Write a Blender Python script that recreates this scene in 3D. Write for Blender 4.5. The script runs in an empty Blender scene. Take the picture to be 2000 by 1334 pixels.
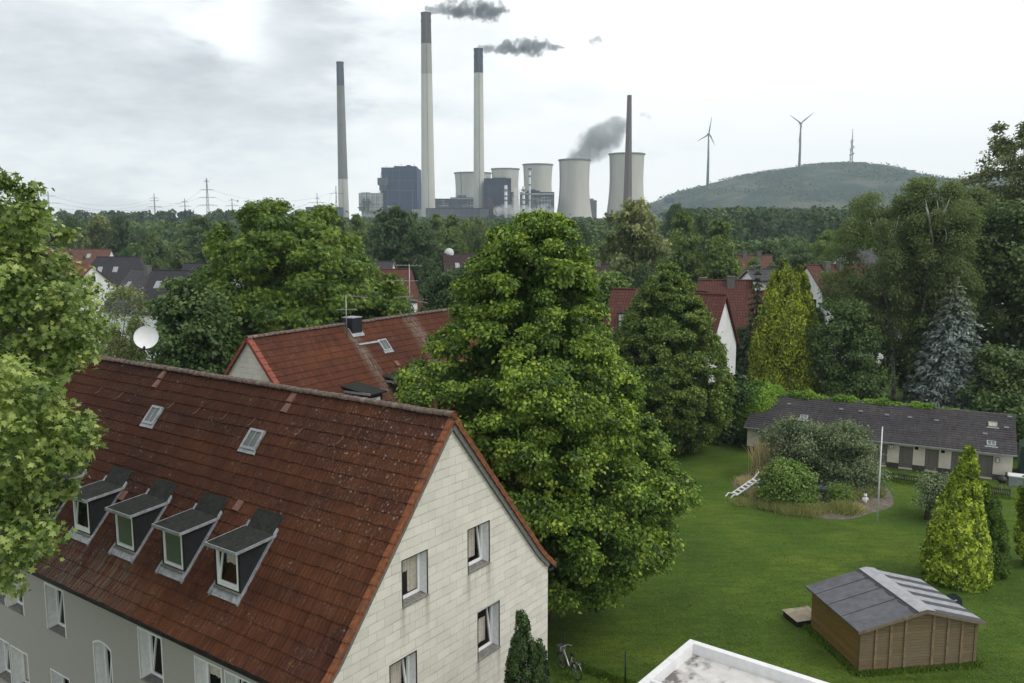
import bpy, math, random
import numpy as np
from mathutils import Vector, Matrix
from mathutils.geometry import tessellate_polygon

scene = bpy.context.scene
COL = scene.collection
random.seed(7)
rad = math.radians

# ------------------------------------------------------------------ camera model (source pixels 2000 x 1334)
FPX, HZN, CAMH = 1680.0, 445.0, 18.3
HAZE = 0.00016; SKYK = 0.12; SUNE = 1.4; EXPO = 0.0
PITCH = math.atan((667 - HZN) / FPX)
CP, SP = math.cos(PITCH), math.sin(PITCH)
def ray(x, y):
    u = x - 1000; v = 667 - y
    return (u, FPX * CP + v * SP, v * CP - FPX * SP)
def at(x, y, Y):
    r = ray(x, y); t = Y / r[1]
    return Vector((r[0] * t, Y, CAMH + r[2] * t))
def atz(x, y, z=0.0):
    r = ray(x, y); t = (z - CAMH) / r[2]
    return Vector((r[0] * t, r[1] * t, z))
def onplane(x, y, A, n):
    r = ray(x, y)
    k = (A[0] * n[0] + A[1] * n[1] + (A[2] - CAMH) * n[2]) / (r[0] * n[0] + r[1] * n[1] + r[2] * n[2])
    return Vector((r[0] * k, r[1] * k, CAMH + r[2] * k))

cam_d = bpy.data.cameras.new("camera")
cam = bpy.data.objects.new("camera", cam_d); COL.objects.link(cam)
cam_d.sensor_width = 36.0; cam_d.lens = 36.0 * FPX / 2000.0
cam_d.clip_start = 0.3; cam_d.clip_end = 12000
cam.location = (0, 0, CAMH)
cam.rotation_euler = (math.pi / 2 - PITCH, 0, 0)
scene.camera = cam

# ------------------------------------------------------------------ helpers
def tag(o, label=None, cat=None, group=None, kind=None):
    if label: o["label"] = label
    if cat: o["category"] = cat
    if group: o["group"] = group
    if kind: o["kind"] = kind
    return o
def thing(name, label, cat, loc=(0, 0, 0), rotz=0.0, group=None):
    o = bpy.data.objects.new(name, None); COL.objects.link(o)
    o.empty_display_size = 0.2
    o.location = loc; o.rotation_euler = (0, 0, rotz)
    return tag(o, label, cat, group)
def link_mesh(name, me, mat, parent=None, smooth=False):
    o = bpy.data.objects.new(name, me); COL.objects.link(o)
    if mat:
        for m in (mat if isinstance(mat, (list, tuple)) else [mat]): me.materials.append(m)
    if smooth: me.polygons.foreach_set("use_smooth", [True] * len(me.polygons))
    if parent: o.parent = parent
    return o
class MB:
    def __init__(s): s.v = []; s.f = []; s.t = []; s.m = []; s.cur = 0.5; s.mi = 0
    def add(s, vs, fs):
        b = len(s.v); s.v.extend([tuple(q) for q in vs])
        for f in fs: s.f.append(tuple(b + i for i in f)); s.t.append(s.cur); s.m.append(s.mi)
        return s
    def poly(s, vs): return s.add(vs, [tuple(range(len(vs)))])
    def box(s, x0, x1, y0, y1, z0, z1):
        return s.add([(x0,y0,z0),(x1,y0,z0),(x1,y1,z0),(x0,y1,z0),(x0,y0,z1),(x1,y0,z1),(x1,y1,z1),(x0,y1,z1)],
                     [(0,3,2,1),(4,5,6,7),(0,1,5,4),(1,2,6,5),(2,3,7,6),(3,0,4,7)])
    def hexa(s, p):  # 8 points, bottom 4 then top 4
        return s.add(p, [(0,3,2,1),(4,5,6,7),(0,1,5,4),(1,2,6,5),(2,3,7,6),(3,0,4,7)])
    def tube(s, pts, r, n=6, cap=True):
        pts = [Vector(p) for p in pts]
        rs = r if isinstance(r, (list, tuple)) else [r] * len(pts)
        vs = []; fs = []
        ref = None
        for i, p in enumerate(pts):
            d = (pts[min(i+1, len(pts)-1)] - pts[max(i-1, 0)])
            if d.length < 1e-9: d = Vector((0,0,1))
            d.normalize()
            if ref is None or abs(ref.dot(d)) > 0.97:
                ref = Vector((0,0,1)) if abs(d.z) < 0.9 else Vector((1,0,0))
            a = d.cross(ref).normalized(); b = d.cross(a)
            ref = -b if False else ref
            for k in range(n):
                an = 2*math.pi*k/n
                vs.append(p + (a*math.cos(an) + b*math.sin(an)) * rs[i])
        for i in range(len(pts)-1):
            for k in range(n):
                fs.append((i*n+k, i*n+(k+1)%n, (i+1)*n+(k+1)%n, (i+1)*n+k))
        if cap:
            fs.append(tuple(range(n-1, -1, -1))); fs.append(tuple((len(pts)-1)*n+k for k in range(n)))
        return s.add(vs, fs)
    def lathe(s, prof, n=32, c=(0,0,0), cap=False):
        vs = []; fs = []
        for (r, z) in prof:
            for k in range(n):
                a = 2*math.pi*k/n
                vs.append((c[0]+r*math.cos(a), c[1]+r*math.sin(a), c[2]+z))
        for i in range(len(prof)-1):
            for k in range(n):
                fs.append((i*n+k, i*n+(k+1)%n, (i+1)*n+(k+1)%n, (i+1)*n+k))
        if cap:
            fs.append(tuple(range(n-1, -1, -1))); fs.append(tuple((len(prof)-1)*n+k for k in range(n)))
        return s.add(vs, fs)
    def sphere(s, c, r, nu=12, nv=8, sc=(1,1,1)):
        prof = [(max(1e-4, r*math.sin(math.pi*i/nv)), -r*math.cos(math.pi*i/nv)) for i in range(nv+1)]
        b = len(s.v); s.lathe(prof, nu)
        for i in range(b, len(s.v)):
            x, y, z = s.v[i]; s.v[i] = (c[0]+x*sc[0], c[1]+y*sc[1], c[2]+z*sc[2])
        return s
    def build(s, name, mat, parent=None, smooth=False):
        me = bpy.data.meshes.new(name); me.from_pydata(s.v, [], s.f); me.update()
        a = me.attributes.new("tint", 'FLOAT', 'FACE'); a.data.foreach_set("value", s.t)
        o = link_mesh(name, me, mat, parent, smooth)
        if isinstance(mat, (list, tuple)): me.polygons.foreach_set("material_index", s.m)
        return o

# ------------------------------------------------------------------ materials
def nmat(name):
    m = bpy.data.materials.new(name); m.use_nodes = True
    nt = m.node_tree; nt.nodes.clear()
    out = nt.nodes.new("ShaderNodeOutputMaterial")
    return m, nt, out
class N:
    def __init__(s, nt): s.nt = nt
    def new(s, t, **k):
        n = s.nt.nodes.new(t)
        for a, b in k.items(): setattr(n, a, b)
        return n
    def L(s, a, b): s.nt.links.new(a, b)
    def noise(s, vec, scale, detail=4, rough=.55, dim='3D'):
        n = s.new("ShaderNodeTexNoise"); n.inputs["Scale"].default_value = scale
        n.inputs["Detail"].default_value = detail; n.inputs["Roughness"].default_value = rough
        if vec is not None: s.L(vec, n.inputs["Vector"])
        return n.outputs["Fac"]
    def ramp(s, fac, stops):
        n = s.new("ShaderNodeValToRGB"); e = n.color_ramp.elements
        while len(e) < len(stops): e.new(.5)
        for i, (p, c) in enumerate(stops):
            e[i].position = p; e[i].color = (*c, 1) if len(c) == 3 else c
        s.L(fac, n.inputs[0]); return n.outputs["Color"]
    def rampv(s, fac, a, b, lo=0., hi=1.):
        n = s.new("ShaderNodeMapRange"); n.inputs[1].default_value = a; n.inputs[2].default_value = b
        n.inputs[3].default_value = lo; n.inputs[4].default_value = hi
        s.L(fac, n.inputs[0]); return n.outputs[0]
    def mix(s, f, a, b, mode='MIX'):
        n = s.new("ShaderNodeMix", data_type='RGBA', blend_type=mode)
        for v, i in ((f, 0), (a, 6), (b, 7)):
            if isinstance(v, (int, float)): n.inputs[i].default_value = v
            elif isinstance(v, tuple): n.inputs[i].default_value = (*v, 1)
            else: s.L(v, n.inputs[i])
        return n.outputs[2]
    def math(s, op, a, b=None, c=None, clamp=False):
        n = s.new("ShaderNodeMath", operation=op); n.use_clamp = clamp
        for i, v in enumerate((a, b, c)):
            if v is None: continue
            if isinstance(v, (int, float)): n.inputs[i].default_value = v
            else: s.L(v, n.inputs[i])
        return n.outputs[0]
    def obj(s): return s.new("ShaderNodeTexCoord").outputs["Object"]
    def sep(s, v):
        n = s.new("ShaderNodeSeparateXYZ"); s.L(v, n.inputs[0]); return n.outputs
    def comb(s, x, y, z):
        n = s.new("ShaderNodeCombineXYZ")
        for i, v in enumerate((x, y, z)):
            if isinstance(v, (int, float)): n.inputs[i].default_value = v
            else: s.L(v, n.inputs[i])
        return n.outputs[0]
    def mapping(s, v, sc=(1,1,1), loc=(0,0,0), rot=(0,0,0)):
        n = s.new("ShaderNodeMapping"); s.L(v, n.inputs[0])
        n.inputs["Scale"].default_value = sc; n.inputs["Location"].default_value = loc; n.inputs["Rotation"].default_value = rot
        return n.outputs[0]
    def attr(s, name="tint"):
        n = s.new("ShaderNodeAttribute"); n.attribute_name = name; return n.outputs["Fac"]
    def bump(s, h, strength=.3, dist=.02):
        n = s.new("ShaderNodeBump"); n.inputs["Strength"].default_value = strength; n.inputs["Distance"].default_value = dist
        s.L(h, n.inputs["Height"]); return n.outputs[0]
    def pbsdf(s, col, rough=.6, metal=0., spec=.5, normal=None):
        n = s.new("ShaderNodeBsdfPrincipled")
        if isinstance(col, tuple): n.inputs["Base Color"].default_value = (*col, 1)
        else: s.L(col, n.inputs["Base Color"])
        if isinstance(rough, (int, float)): n.inputs["Roughness"].default_value = rough
        else: s.L(rough, n.inputs["Roughness"])
        n.inputs["Metallic"].default_value = metal; n.inputs["Specular IOR Level"].default_value = spec
        if normal: s.L(normal, n.inputs["Normal"])
        return n
def plain(name, col, rough=.6, metal=0., var=.25, scale=6., spec=.4, dirt=None):
    m, nt, out = nmat(name); n = N(nt); v = n.obj()
    f = n.noise(v, scale, 6, .6)
    lo = tuple(c*(1-var) for c in col); hi = tuple(min(1, c*(1+var)) for c in col)
    c = n.ramp(f, [(.3, lo), (.7, hi)])
    if dirt:
        f2 = n.noise(v, scale*.35, 7, .65)
        c = n.mix(n.rampv(f2, .5, .72), c, dirt)
    b = n.bump(n.noise(v, scale*8, 3), .15, .01)
    p = n.pbsdf(c, rough, metal, spec, b); n.L(p.outputs[0], out.inputs[0])
    return m
def leafmat(name, dark, mid, light, trans=.38, rough=.55, zgrad=None):
    m, nt, out = nmat(name); n = N(nt)
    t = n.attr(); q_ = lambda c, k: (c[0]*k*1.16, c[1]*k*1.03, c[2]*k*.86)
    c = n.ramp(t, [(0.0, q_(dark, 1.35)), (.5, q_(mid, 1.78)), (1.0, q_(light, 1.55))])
    if zgrad:   # second foliage colour above a height (new growth of another hue)
        z = n.sep(n.obj())[2]
        c2 = n.ramp(t, [(0.0, zgrad[2]), (1.0, zgrad[3])])
        c = n.mix(n.rampv(z, zgrad[0], zgrad[1]), c, c2)
    p = n.pbsdf(c, rough, 0, .35)
    tr = n.new("ShaderNodeBsdfTranslucent"); n.L(n.mix(1.0, c, (1.0, 1.15, .55), 'MULTIPLY'), tr.inputs[0])
    mx = n.new("ShaderNodeMixShader"); mx.inputs[0].default_value = trans
    n.L(p.outputs[0], mx.inputs[1]); n.L(tr.outputs[0], mx.inputs[2]); n.L(mx.outputs[0], out.inputs[0])
    return m
def barkmat(name, a, b, scale=3., stretch=(1,1,.25)):
    m, nt, out = nmat(name); n = N(nt); v = n.mapping(n.obj(), stretch)
    f = n.noise(v, scale, 7, .65)
    c = n.ramp(f, [(.35, a), (.65, b)])
    p = n.pbsdf(c, .9, 0, .2, n.bump(f, .6, .05)); n.L(p.outputs[0], out.inputs[0])
    return m
def tilemat(name, base, dark, rust, lichen=.0, speck=(.28,.26,.22), region=None, moss=False, streaks=None):
    """clay / concrete tile: per tile tint, large weathered zones, streaks down the slope, lichen spots"""
    m, nt, out = nmat(name); n = N(nt); v = n.obj(); s = n.sep(v)
    t = n.attr()
    zone = n.noise(n.mapping(v, (.22, .5, .5)), 1.0, 5, .6)
    c = n.ramp(zone, [(.3, dark), (.5, base), (.7, rust)])
    c = n.mix(n.rampv(t, 0, 1, .0, .45), c, dark)
    streak = n.noise(n.mapping(v, (9., .8, .8)), 1.0, 5, .7)
    c = n.mix(n.rampv(streak, .5, .75, 0, .35), c, tuple(min(1, q*1.5+.01) for q in rust))
    soot = n.noise(n.mapping(v, (5., 1.2, 1.2), (7, 3, 1)), 1.0, 6, .7)
    c = n.mix(n.rampv(soot, .45, .75, 0, .55), c, tuple(q*.35 for q in dark))
    if moss: c = n.mix(n.math('MULTIPLY', n.rampv(n.math('ADD', s[0], n.math('MULTIPLY', s[2], .6)), 11, 20), .55), c, tuple(q*.85 for q in dark))
    if streaks:
        for (x0_, w_, dr, zt_) in streaks:
            xx_ = n.math('ADD', n.math('SUBTRACT', s[0], x0_), n.math('MULTIPLY', n.math('SUBTRACT', s[2], zt_), dr))
            g_ = n.math('MULTIPLY', n.rampv(n.math('ABSOLUTE', xx_), w_, w_*.2), n.rampv(s[2], zt_-4.5, zt_-1.5)); c = n.mix(n.math('MULTIPLY', g_, n.rampv(n.noise(n.mapping(v, (9, 1.5, 1.5)), 1.3, 6, .75), .42, .62, 0, .85)), c, (.22,.21,.18))
    if lichen > 0:
        vor = n.new("ShaderNodeTexVoronoi"); vor.inputs["Scale"].default_value = 4.4
        n.L(n.mapping(v, (1, 1, 1)), vor.inputs["Vector"])
        d2 = n.math('ADD', vor.outputs["Distance"], n.math('MULTIPLY', n.noise(v, 14, 4), .25))
        spot = n.rampv(d2, .32, .26)
        gate = n.noise(v, 1.3, 3)
        if region:   # x from, x to: lichen gets denser towards the far value
            gx = n.rampv(s[0], region[0], region[1]); gz = n.rampv(s[2], region[2], region[3])
            gate = n.math('ADD', gate, n.math('MULTIPLY', n.math('MULTIPLY', gx, gz), .36))
        spot = n.math('MULTIPLY', spot, n.rampv(gate, .56, .68))
        fine = n.math('MULTIPLY', n.rampv(n.noise(n.mapping(v, (1.8, .7, .7)), 15, 5, .78), .57, .64), n.rampv(gate, .42, .66))
        c = n.mix(n.math('MULTIPLY', n.math('MAXIMUM', spot, fine), lichen), c, speck)
    if moss:    # grey washed-out streaks near the far eave
        gx = n.math('MULTIPLY', n.rampv(s[0], 7.5, 10.0), n.rampv(s[0], 16.0, 12.5)); gz = n.rampv(s[2], 8.3, 7.0)
        st = n.rampv(n.noise(n.mapping(v, (14., .9, .9)), 1.0, 4, .7), .47, .6)
        c = n.mix(n.math('MULTIPLY', n.math('MULTIPLY', gx, gz), n.math('MULTIPLY', st, .7)), c, (.13, .125, .11))
        yel = n.rampv(n.noise(v, 2.1, 3), .70, .73); ye2 = n.rampv(s[0], 1.6, .4)
        c = n.mix(n.math('MULTIPLY', yel, n.math('MULTIPLY', ye2, .8)), c, (.25, .19, .03))
    b = n.bump(n.noise(v, 40, 4), .35, .01)
    p = n.pbsdf(c, .88, 0, .08, b); n.L(p.outputs[0], out.inputs[0])
    return m
def shinglemat(name, col, joint, bw, bh, axis=1, off=(0,0), weather=True, sills=()):
    m, nt, out = nmat(name); n = N(nt); v = n.obj(); s = n.sep(v)
    uv = n.comb(s[axis], s[2], 0)
    br = n.new("ShaderNodeTexBrick"); n.L(n.mapping(uv, (1,1,1), (off[0], off[1], 0)), br.inputs["Vector"])
    br.inputs["Scale"].default_value = 1.0; br.inputs["Brick Width"].default_value = bw; br.inputs["Row Height"].default_value = bh
    br.inputs["Mortar Size"].default_value = .009; br.inputs["Mortar Smooth"].default_value = .6; br.offset = .5
    br.inputs["Color1"].default_value = (*col, 1); br.inputs["Color2"].default_value = (*[q*.86 for q in col], 1)
    br.inputs["Mortar"].default_value = (*joint, 1); br.inputs["Bias"].default_value = -.3
    c = br.outputs["Color"]
    f = n.noise(v, .9, 6, .6)
    c = n.mix(n.rampv(f, .42, .72, 0, .3), c, tuple(q*.62 for q in col))
    if weather:
        f2 = n.noise(n.mapping(v, (1, 1, 1.6)), 1.1, 8, .72)
        w = n.math('MULTIPLY', n.rampv(f2, .46, .68), n.rampv(br.outputs["Fac"], 0, 1, .10, .62))
        c = n.mix(w, c, (.13, .125, .11))
        # dirt gathering under each shingle's lower edge
        row = n.math('FRACT', n.math('DIVIDE', n.math('ADD', s[2], off[1]), bh))
        e = n.math('MULTIPLY', n.rampv(row, .22, .0), n.rampv(n.noise(v, 1.5, 4), .45, .65, 0, .4))
        c = n.mix(e, c, (.2, .19, .16))
    for (ua, ub, zb) in sills:   # run-off stains below the window sills
        g_ = n.math('MULTIPLY', n.rampv(s[2], zb-1.3, zb-.05), n.rampv(s[2], zb+.02, zb))
        e_ = n.math('MAXIMUM', n.rampv(n.math('ABSOLUTE', n.math('SUBTRACT', s[axis], ua)), .16, .02), n.rampv(n.math('ABSOLUTE', n.math('SUBTRACT', s[axis], ub)), .16, .02))
        g_ = n.math('MULTIPLY', g_, n.math('MAXIMUM', e_, n.rampv(n.noise(n.mapping(v, (7, 7, .7)), 1.4, 5, .7), .52, .7)))
        g_ = n.math('MULTIPLY', g_, n.rampv(n.math('ABSOLUTE', n.math('SUBTRACT', s[axis], (ua+ub)/2)), abs(ub-ua)/2+.2, abs(ub-ua)/2))
        c = n.mix(n.math('MULTIPLY', g_, .55), c, (.16,.155,.13))
    inv = n.math('SUBTRACT', 1.0, br.outputs["Fac"])
    p = n.pbsdf(c, .7, 0, .3, n.bump(inv, .5, .012)); n.L(p.outputs[0], out.inputs[0])
    return m
def roofsheet(name, col, bw=.3, bh=.36, var=.5, axis=0, lichen=None):
    """tiled roof for houses further off"""
    m, nt, out = nmat(name); n = N(nt); v = n.obj(); s = n.sep(v)
    uv = n.comb(s[axis], n.math('MULTIPLY', s[2], 1.3), 0)
    br = n.new("ShaderNodeTexBrick"); n.L(uv, br.inputs["Vector"])
    br.inputs["Scale"].default_value = 1.0; br.inputs["Brick Width"].default_value = bw; br.inputs["Row Height"].default_value = bh
    br.inputs["Mortar Size"].default_value = .035; br.offset = .0
    br.inputs["Color1"].default_value = (*col, 1); br.inputs["Color2"].default_value = (*[q*(1-var*.6) for q in col], 1)
    br.inputs["Mortar"].default_value = (*[q*.35 for q in col], 1)
    f = n.noise(v, .6, 6, .65)
    c = n.mix(n.rampv(f, .4, .7, 0, var), br.outputs["Color"], tuple(q*.5 for q in col))
    if lichen: c = n.mix(n.rampv(n.noise(v, 3.5, 7, .75), .56, .7, 0, .6), c, lichen)
    inv = n.math('SUBTRACT', 1.0, br.outputs["Fac"])
    p = n.pbsdf(c, .75, 0, .3, n.bump(inv, .6, .04)); n.L(p.outputs[0], out.inputs[0])
    return m
def woodmat(name, a, b, board=.14, axis=2, grey=None):
    m, nt, out = nmat(name); n = N(nt); v = n.obj(); s = n.sep(v)
    pos = n.math('DIVIDE', s[axis], board)
    fr = n.math('FRACT', pos); fl = n.math('FLOOR', pos)
    wn = n.new("ShaderNodeTexWhiteNoise", noise_dimensions='1D'); n.L(fl, wn.inputs["W"])
    sc = (1.2, 1.2, 14) if axis == 2 else (14, 14, 1.2)
    g = n.noise(n.mapping(v, sc), 1.5, 6, .7)
    c = n.ramp(g, [(.3, a), (.7, b)])
    c = n.mix(n.math('MULTIPLY', wn.outputs[0], .4), c, tuple(q*.6 for q in a))
    if grey: c = n.mix(n.rampv(n.noise(v, .8, 5), .4, .65, 0, .8), c, grey)
    gap = n.rampv(fr, .0, .10)
    c = n.mix(gap, tuple(q*.25 for q in a), c)
    p = n.pbsdf(c, .75, 0, .25, n.bump(gap, .6, .02)); n.L(p.outputs[0], out.inputs[0])
    return m
def glassmat(name, tint=(.012,.014,.016), alpha=.88):
    m, nt, out = nmat(name); n = N(nt)
    p = n.pbsdf(tint, .04, 0, .6)
    tr = n.new("ShaderNodeBsdfTransparent"); tr.inputs[0].default_value = (.98, .96, .94, 1)
    mx = n.new("ShaderNodeMixShader"); mx.inputs[0].default_value = alpha
    n.L(p.outputs[0], mx.inputs[1]); n.L(tr.outputs[0], mx.inputs[2]); n.L(mx.outputs[0], out.inputs[0])
    return m

M = {}
M['white'] = plain('white_paint', (.72,.73,.74), .45, 0, .06, 5)
M['pvc'] = plain('white_window_frame', (.78,.79,.80), .3, 0, .03, 5)
M['reveal'] = plain('white_render_reveal', (.80,.81,.83), .8, 0, .12, 7)
M['sill'] = plain('grey_stone_sill', (.17,.165,.15), .8, 0, .35, 9)
M['black'] = plain('black_trim', (.012,.012,.014), .5, 0, .2, 8)
M['dark'] = plain('dark_interior', (.01,.01,.01), .9, 0, .2, 3)
M['slate'] = plain('dark_slate_cladding', (.011,.0115,.014), .75, 0, .35, 5)
M['felt'] = plain('grey_green_roofing_felt', (.027,.030,.027), .95, 0, .4, 9, dirt=(.042,.045,.036), spec=.1)
M['zinc'] = plain('weathered_zinc', (.32,.335,.36), .6, .2, .3, 9, dirt=(.17,.18,.19))
M['lace'] = plain('net_curtain', (.88,.85,.80), .9, 0, .2, 16)
M['glass'] = glassmat('window_glass')
M['glassg'] = glassmat('frosted_glass', (.09,.11,.10), .12)
M['gutter'] = plain('dark_gutter', (.022,.022,.020), .6, .2, .4, 6, dirt=(.05,.048,.035))
M['tile1'] = tilemat('old_red_tile', (.083,.031,.0165), (.040,.018,.014), (.118,.044,.018), .95, (.21,.165,.14), (8., 0., 8.6, 12.2), moss=True)
M['tile2'] = tilemat('red_tile_second_house', (.098,.036,.022), (.062,.026,.018), (.128,.047,.025), .65, (.20,.18,.14), streaks=[(7.2,.6,0.,12.2),(12.9,.9,0.,12.9)])
M['verge'] = plain('orange_verge_tile', (.185,.062,.024), .85, 0, .45, 7, dirt=(.09,.04,.028))
M['ridge'] = plain('lichen_ridge_tile', (.13,.09,.075), .9, 0, .45, 12, dirt=(.24,.21,.18))
M['gable'] = shinglemat('cream_shingle_cladding', (.655,.632,.565), (.47,.455,.405), .62, .277, 1, (.2, .05), sills=[(2.16,1.12,7.73),(-.78,-1.84,7.73),(-1.25,-2.36,4.68),(2.72,1.65,4.64)])
M['board'] = plain('grey_barge_board', (.13,.13,.12), .8, 0, .3, 10)
M['render'] = plain('grey_render', (.345,.330,.308), .95, 0, .10, 60, dirt=(.295,.282,.264))
M['pink'] = plain('faded_vent_tile', (.16,.080,.062), .8, 0, .25, 10)
M['steel'] = plain('galvanised_steel', (.32,.33,.33), .4, .7, .15, 12)
M['greenpaint'] = plain('dark_green_paint', (.010,.035,.020), .5, 0, .2, 12)

# ------------------------------------------------------------------ foliage
def unit(a): return a / np.maximum(1e-9, np.linalg.norm(a, axis=-1, keepdims=True))
T_DIAMOND = np.array([(-.5,0,0),(0,-.30,.05),(.5,0,-.08),(0,.30,.05)])
T_HEART = np.array([(-.45,0,0),(-.15,-.40,.04),(.25,-.26,.0),(.55,0,-.10),(.25,.26,.0),(-.15,.40,.04)])
_a = [(-.5,.0),(-.30,-.18),(-.32,-.52),(-.02,-.26),(.20,-.46),(.22,-.16),(.58,0),(.22,.16),(.20,.46),(-.02,.26),(-.32,.52),(-.30,.18)]
T_MAPLE = np.array([(x, y, -.22*(x+.1)**2-.25*abs(y)*abs(y)) for x, y in _a])
_b = [(-.30,-.04),(-.45,-.42),(-.12,-.13),(.05,-.58),(.10,-.10),(.62,0),(.10,.10),(.05,.58),(-.12,.13),(-.45,.42),(-.30,.04)]
T_PALM = np.array([(x, y, -.45*(x*x+y*y)) for x, y in _b])
T_SPRAY = np.array([(-.5,-.05,0),(-.1,-.30,.03),(.1,-.10,0),(.35,-.22,-.02),(.6,0,-.05),(.35,.22,-.02),(.1,.10,0),(-.1,.30,.03)])
T_BLADE = np.array([(-.5,-.09,0),(.5,0,.0),(-.5,.09,0)])
def leaves_mesh(name, pos, nrm, axis, size, tint, tmpl):
    n = len(pos); K = len(tmpl)
    nrm = unit(nrm); axis = unit(axis - nrm * np.sum(axis*nrm, 1, keepdims=True)); side = np.cross(nrm, axis)
    size = np.asarray(size).reshape(-1, 1, 1) * np.ones((n, 1, 1))
    v = pos[:, None, :] + size * (axis[:, None, :]*tmpl[None, :, 0:1] + side[:, None, :]*tmpl[None, :, 1:2] + nrm[:, None, :]*tmpl[None, :, 2:3])
    me = bpy.data.meshes.new(name)
    me.vertices.add(n*K); me.vertices.foreach_set("co", v.reshape(-1).astype(np.float32))
    me.loops.add(n*K); me.loops.foreach_set("vertex_index", np.arange(n*K, dtype=np.int32))
    me.polygons.add(n); me.polygons.foreach_set("loop_start", np.arange(0, n*K, K, dtype=np.int32))
    me.update(calc_edges=True)
    a = me.attributes.new("tint", 'FLOAT', 'FACE'); a.data.foreach_set("value", np.clip(tint, 0, 1).astype(np.float32))
    return me
def prof_from_px(rows, Y, base):
    """(y, xl, xr) rows of an outline at depth Y -> (z, x offset, half width) relative to base"""
    out = []
    for (y, xl, xr) in rows:
        a = at(xl, y, Y); b = at(xr, y, Y)
        out.append((a.z - base[2], (a.x+b.x)/2 - base[0], max(.15, (b.x-a.x)/2)))
    return sorted(out)
def sphere_dirs(rng, n): return unit(rng.normal(size=(n, 3)))
def crown(rng, prof, nb, rb, ns, rs, nl, ls, tmpl, flat=.75, up=.35, droop=.4, inner=.25, bump=.16, depth=1.0, core=True, name='crown', tvar=.25, rand=.55):
    """boughs on the envelope > shoots on each bough > leaves on each shoot, as one mesh"""
    z = np.array([p[0] for p in prof]); xo = np.array([p[1] for p in prof]); w = np.array([p[2] for p in prof])
    zz = np.linspace(z[0], z[-1], 200); ww = np.interp(zz, z, w)
    pw = ww + .15*ww.max(); pw /= pw.sum()
    bz = rng.choice(zz, nb, p=pw) + rng.normal(0, (z[-1]-z[0])/200, nb)
    th = rng.uniform(0, 2*np.pi, nb)
    bw = np.interp(bz, z, w)
    lump = 1 + bump*np.sin(3*th+bz*.9+rng.uniform(0,6)) * np.sin(bz*1.3+th*2)
    isin = rng.random(nb) < inner
    R = rb * rng.uniform(.65, 1.25, nb) * np.clip(bw/np.max(w)*1.5, .45, 1.0)
    rr = np.where(isin, bw*rng.uniform(.1, .6, nb), np.maximum(0, bw*lump - R*.75))
    bc = np.stack([np.interp(bz, z, xo) + rr*np.cos(th), rr*np.sin(th)*depth, np.minimum(bz, z[-1]-R*.45)], 1)
    out = np.stack([np.cos(th), np.sin(th), np.full(nb, .15)], 1)
    bt = rng.normal(0, tvar*.3, nb)
    # shoots
    k = np.repeat(np.arange(nb), ns)
    d = unit(sphere_dirs(rng, nb*ns) + .75*out[k] + up*np.array([0,0,1.]))
    sp = bc[k] + d * (R[k, None]) * rng.uniform(.55, 1.05, (nb*ns, 1)) * np.array([1,1,flat])
    st = bt[k] + rng.normal(0, tvar*.7, nb*ns)
    # leaves
    j = np.repeat(np.arange(nb*ns), nl)
    off = rng.normal(0, rs, (len(j), 3)) * np.array([1,1,.5])
    p = sp[j] + off
    p[:, 2] -= droop * np.abs(rng.normal(0, rs, len(j)))
    nr = unit(.7*d[j] + .55*np.array([0,0,1.]) + rand*rng.normal(size=(len(j), 3)))
    ax = unit(.8*d[j] + .5*rng.normal(size=(len(j), 3)) - droop*np.array([0,0,1.]))
    t = .5 + st[j] + rng.normal(0, tvar*.4, len(j))
    s = ls * rng.uniform(.45, 1.5, len(j))
    if core:   # sparse dark leaves added deep inside the crown to block see-through light
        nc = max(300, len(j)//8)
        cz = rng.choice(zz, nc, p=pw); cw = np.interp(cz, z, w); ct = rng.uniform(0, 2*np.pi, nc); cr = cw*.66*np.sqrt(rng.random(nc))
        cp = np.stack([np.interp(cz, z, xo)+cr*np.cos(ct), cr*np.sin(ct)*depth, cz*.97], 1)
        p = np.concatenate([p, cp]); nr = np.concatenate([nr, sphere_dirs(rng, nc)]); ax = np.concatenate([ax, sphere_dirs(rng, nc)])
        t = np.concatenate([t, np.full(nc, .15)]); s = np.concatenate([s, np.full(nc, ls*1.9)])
    return leaves_mesh(name, p, nr, ax, s, t, tmpl), bc
def trunk_mb(rng, h, r, bc, nlimb=10, lean=(0, 0), stop=.75, rl=.35, wig=.15):
    mb = MB(); pts = []; rs = []
    top = h*stop
    for i in range(7):
        t = i/6
        pts.append((lean[0]*t+rng.normal(0, wig*.3)*t, lean[1]*t+rng.normal(0, wig*.3)*t, top*t - (.2 if i == 0 else 0))); rs.append(r*(1.25 if i == 0 else 1-.72*t))
    mb.tube(pts, rs, 9)
    if len(bc):
        idx = rng.choice(len(bc), min(nlimb, len(bc)), replace=False)
        for q in idx:
            b = bc[q]; zs = max(top*.22, min(top*.92, b[2]-np.hypot(b[0], b[1])*.7))
            t = zs/top; k = min(5, int(t*6)); f = t*6-k
            s = np.array(pts[k])*(1-f)+np.array(pts[k+1])*f
            m1 = s*.6+b*.4+np.array([0,0,-.3])+rng.normal(0, wig, 3); m2 = s*.25+b*.75+rng.normal(0, wig, 3)
            r0 = r*(1-.72*t)*rl*1.4
            mb.tube([s, m1, m2, b], [r0, r0*.7, r0*.45, r0*.18], 6)
    return mb
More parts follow.
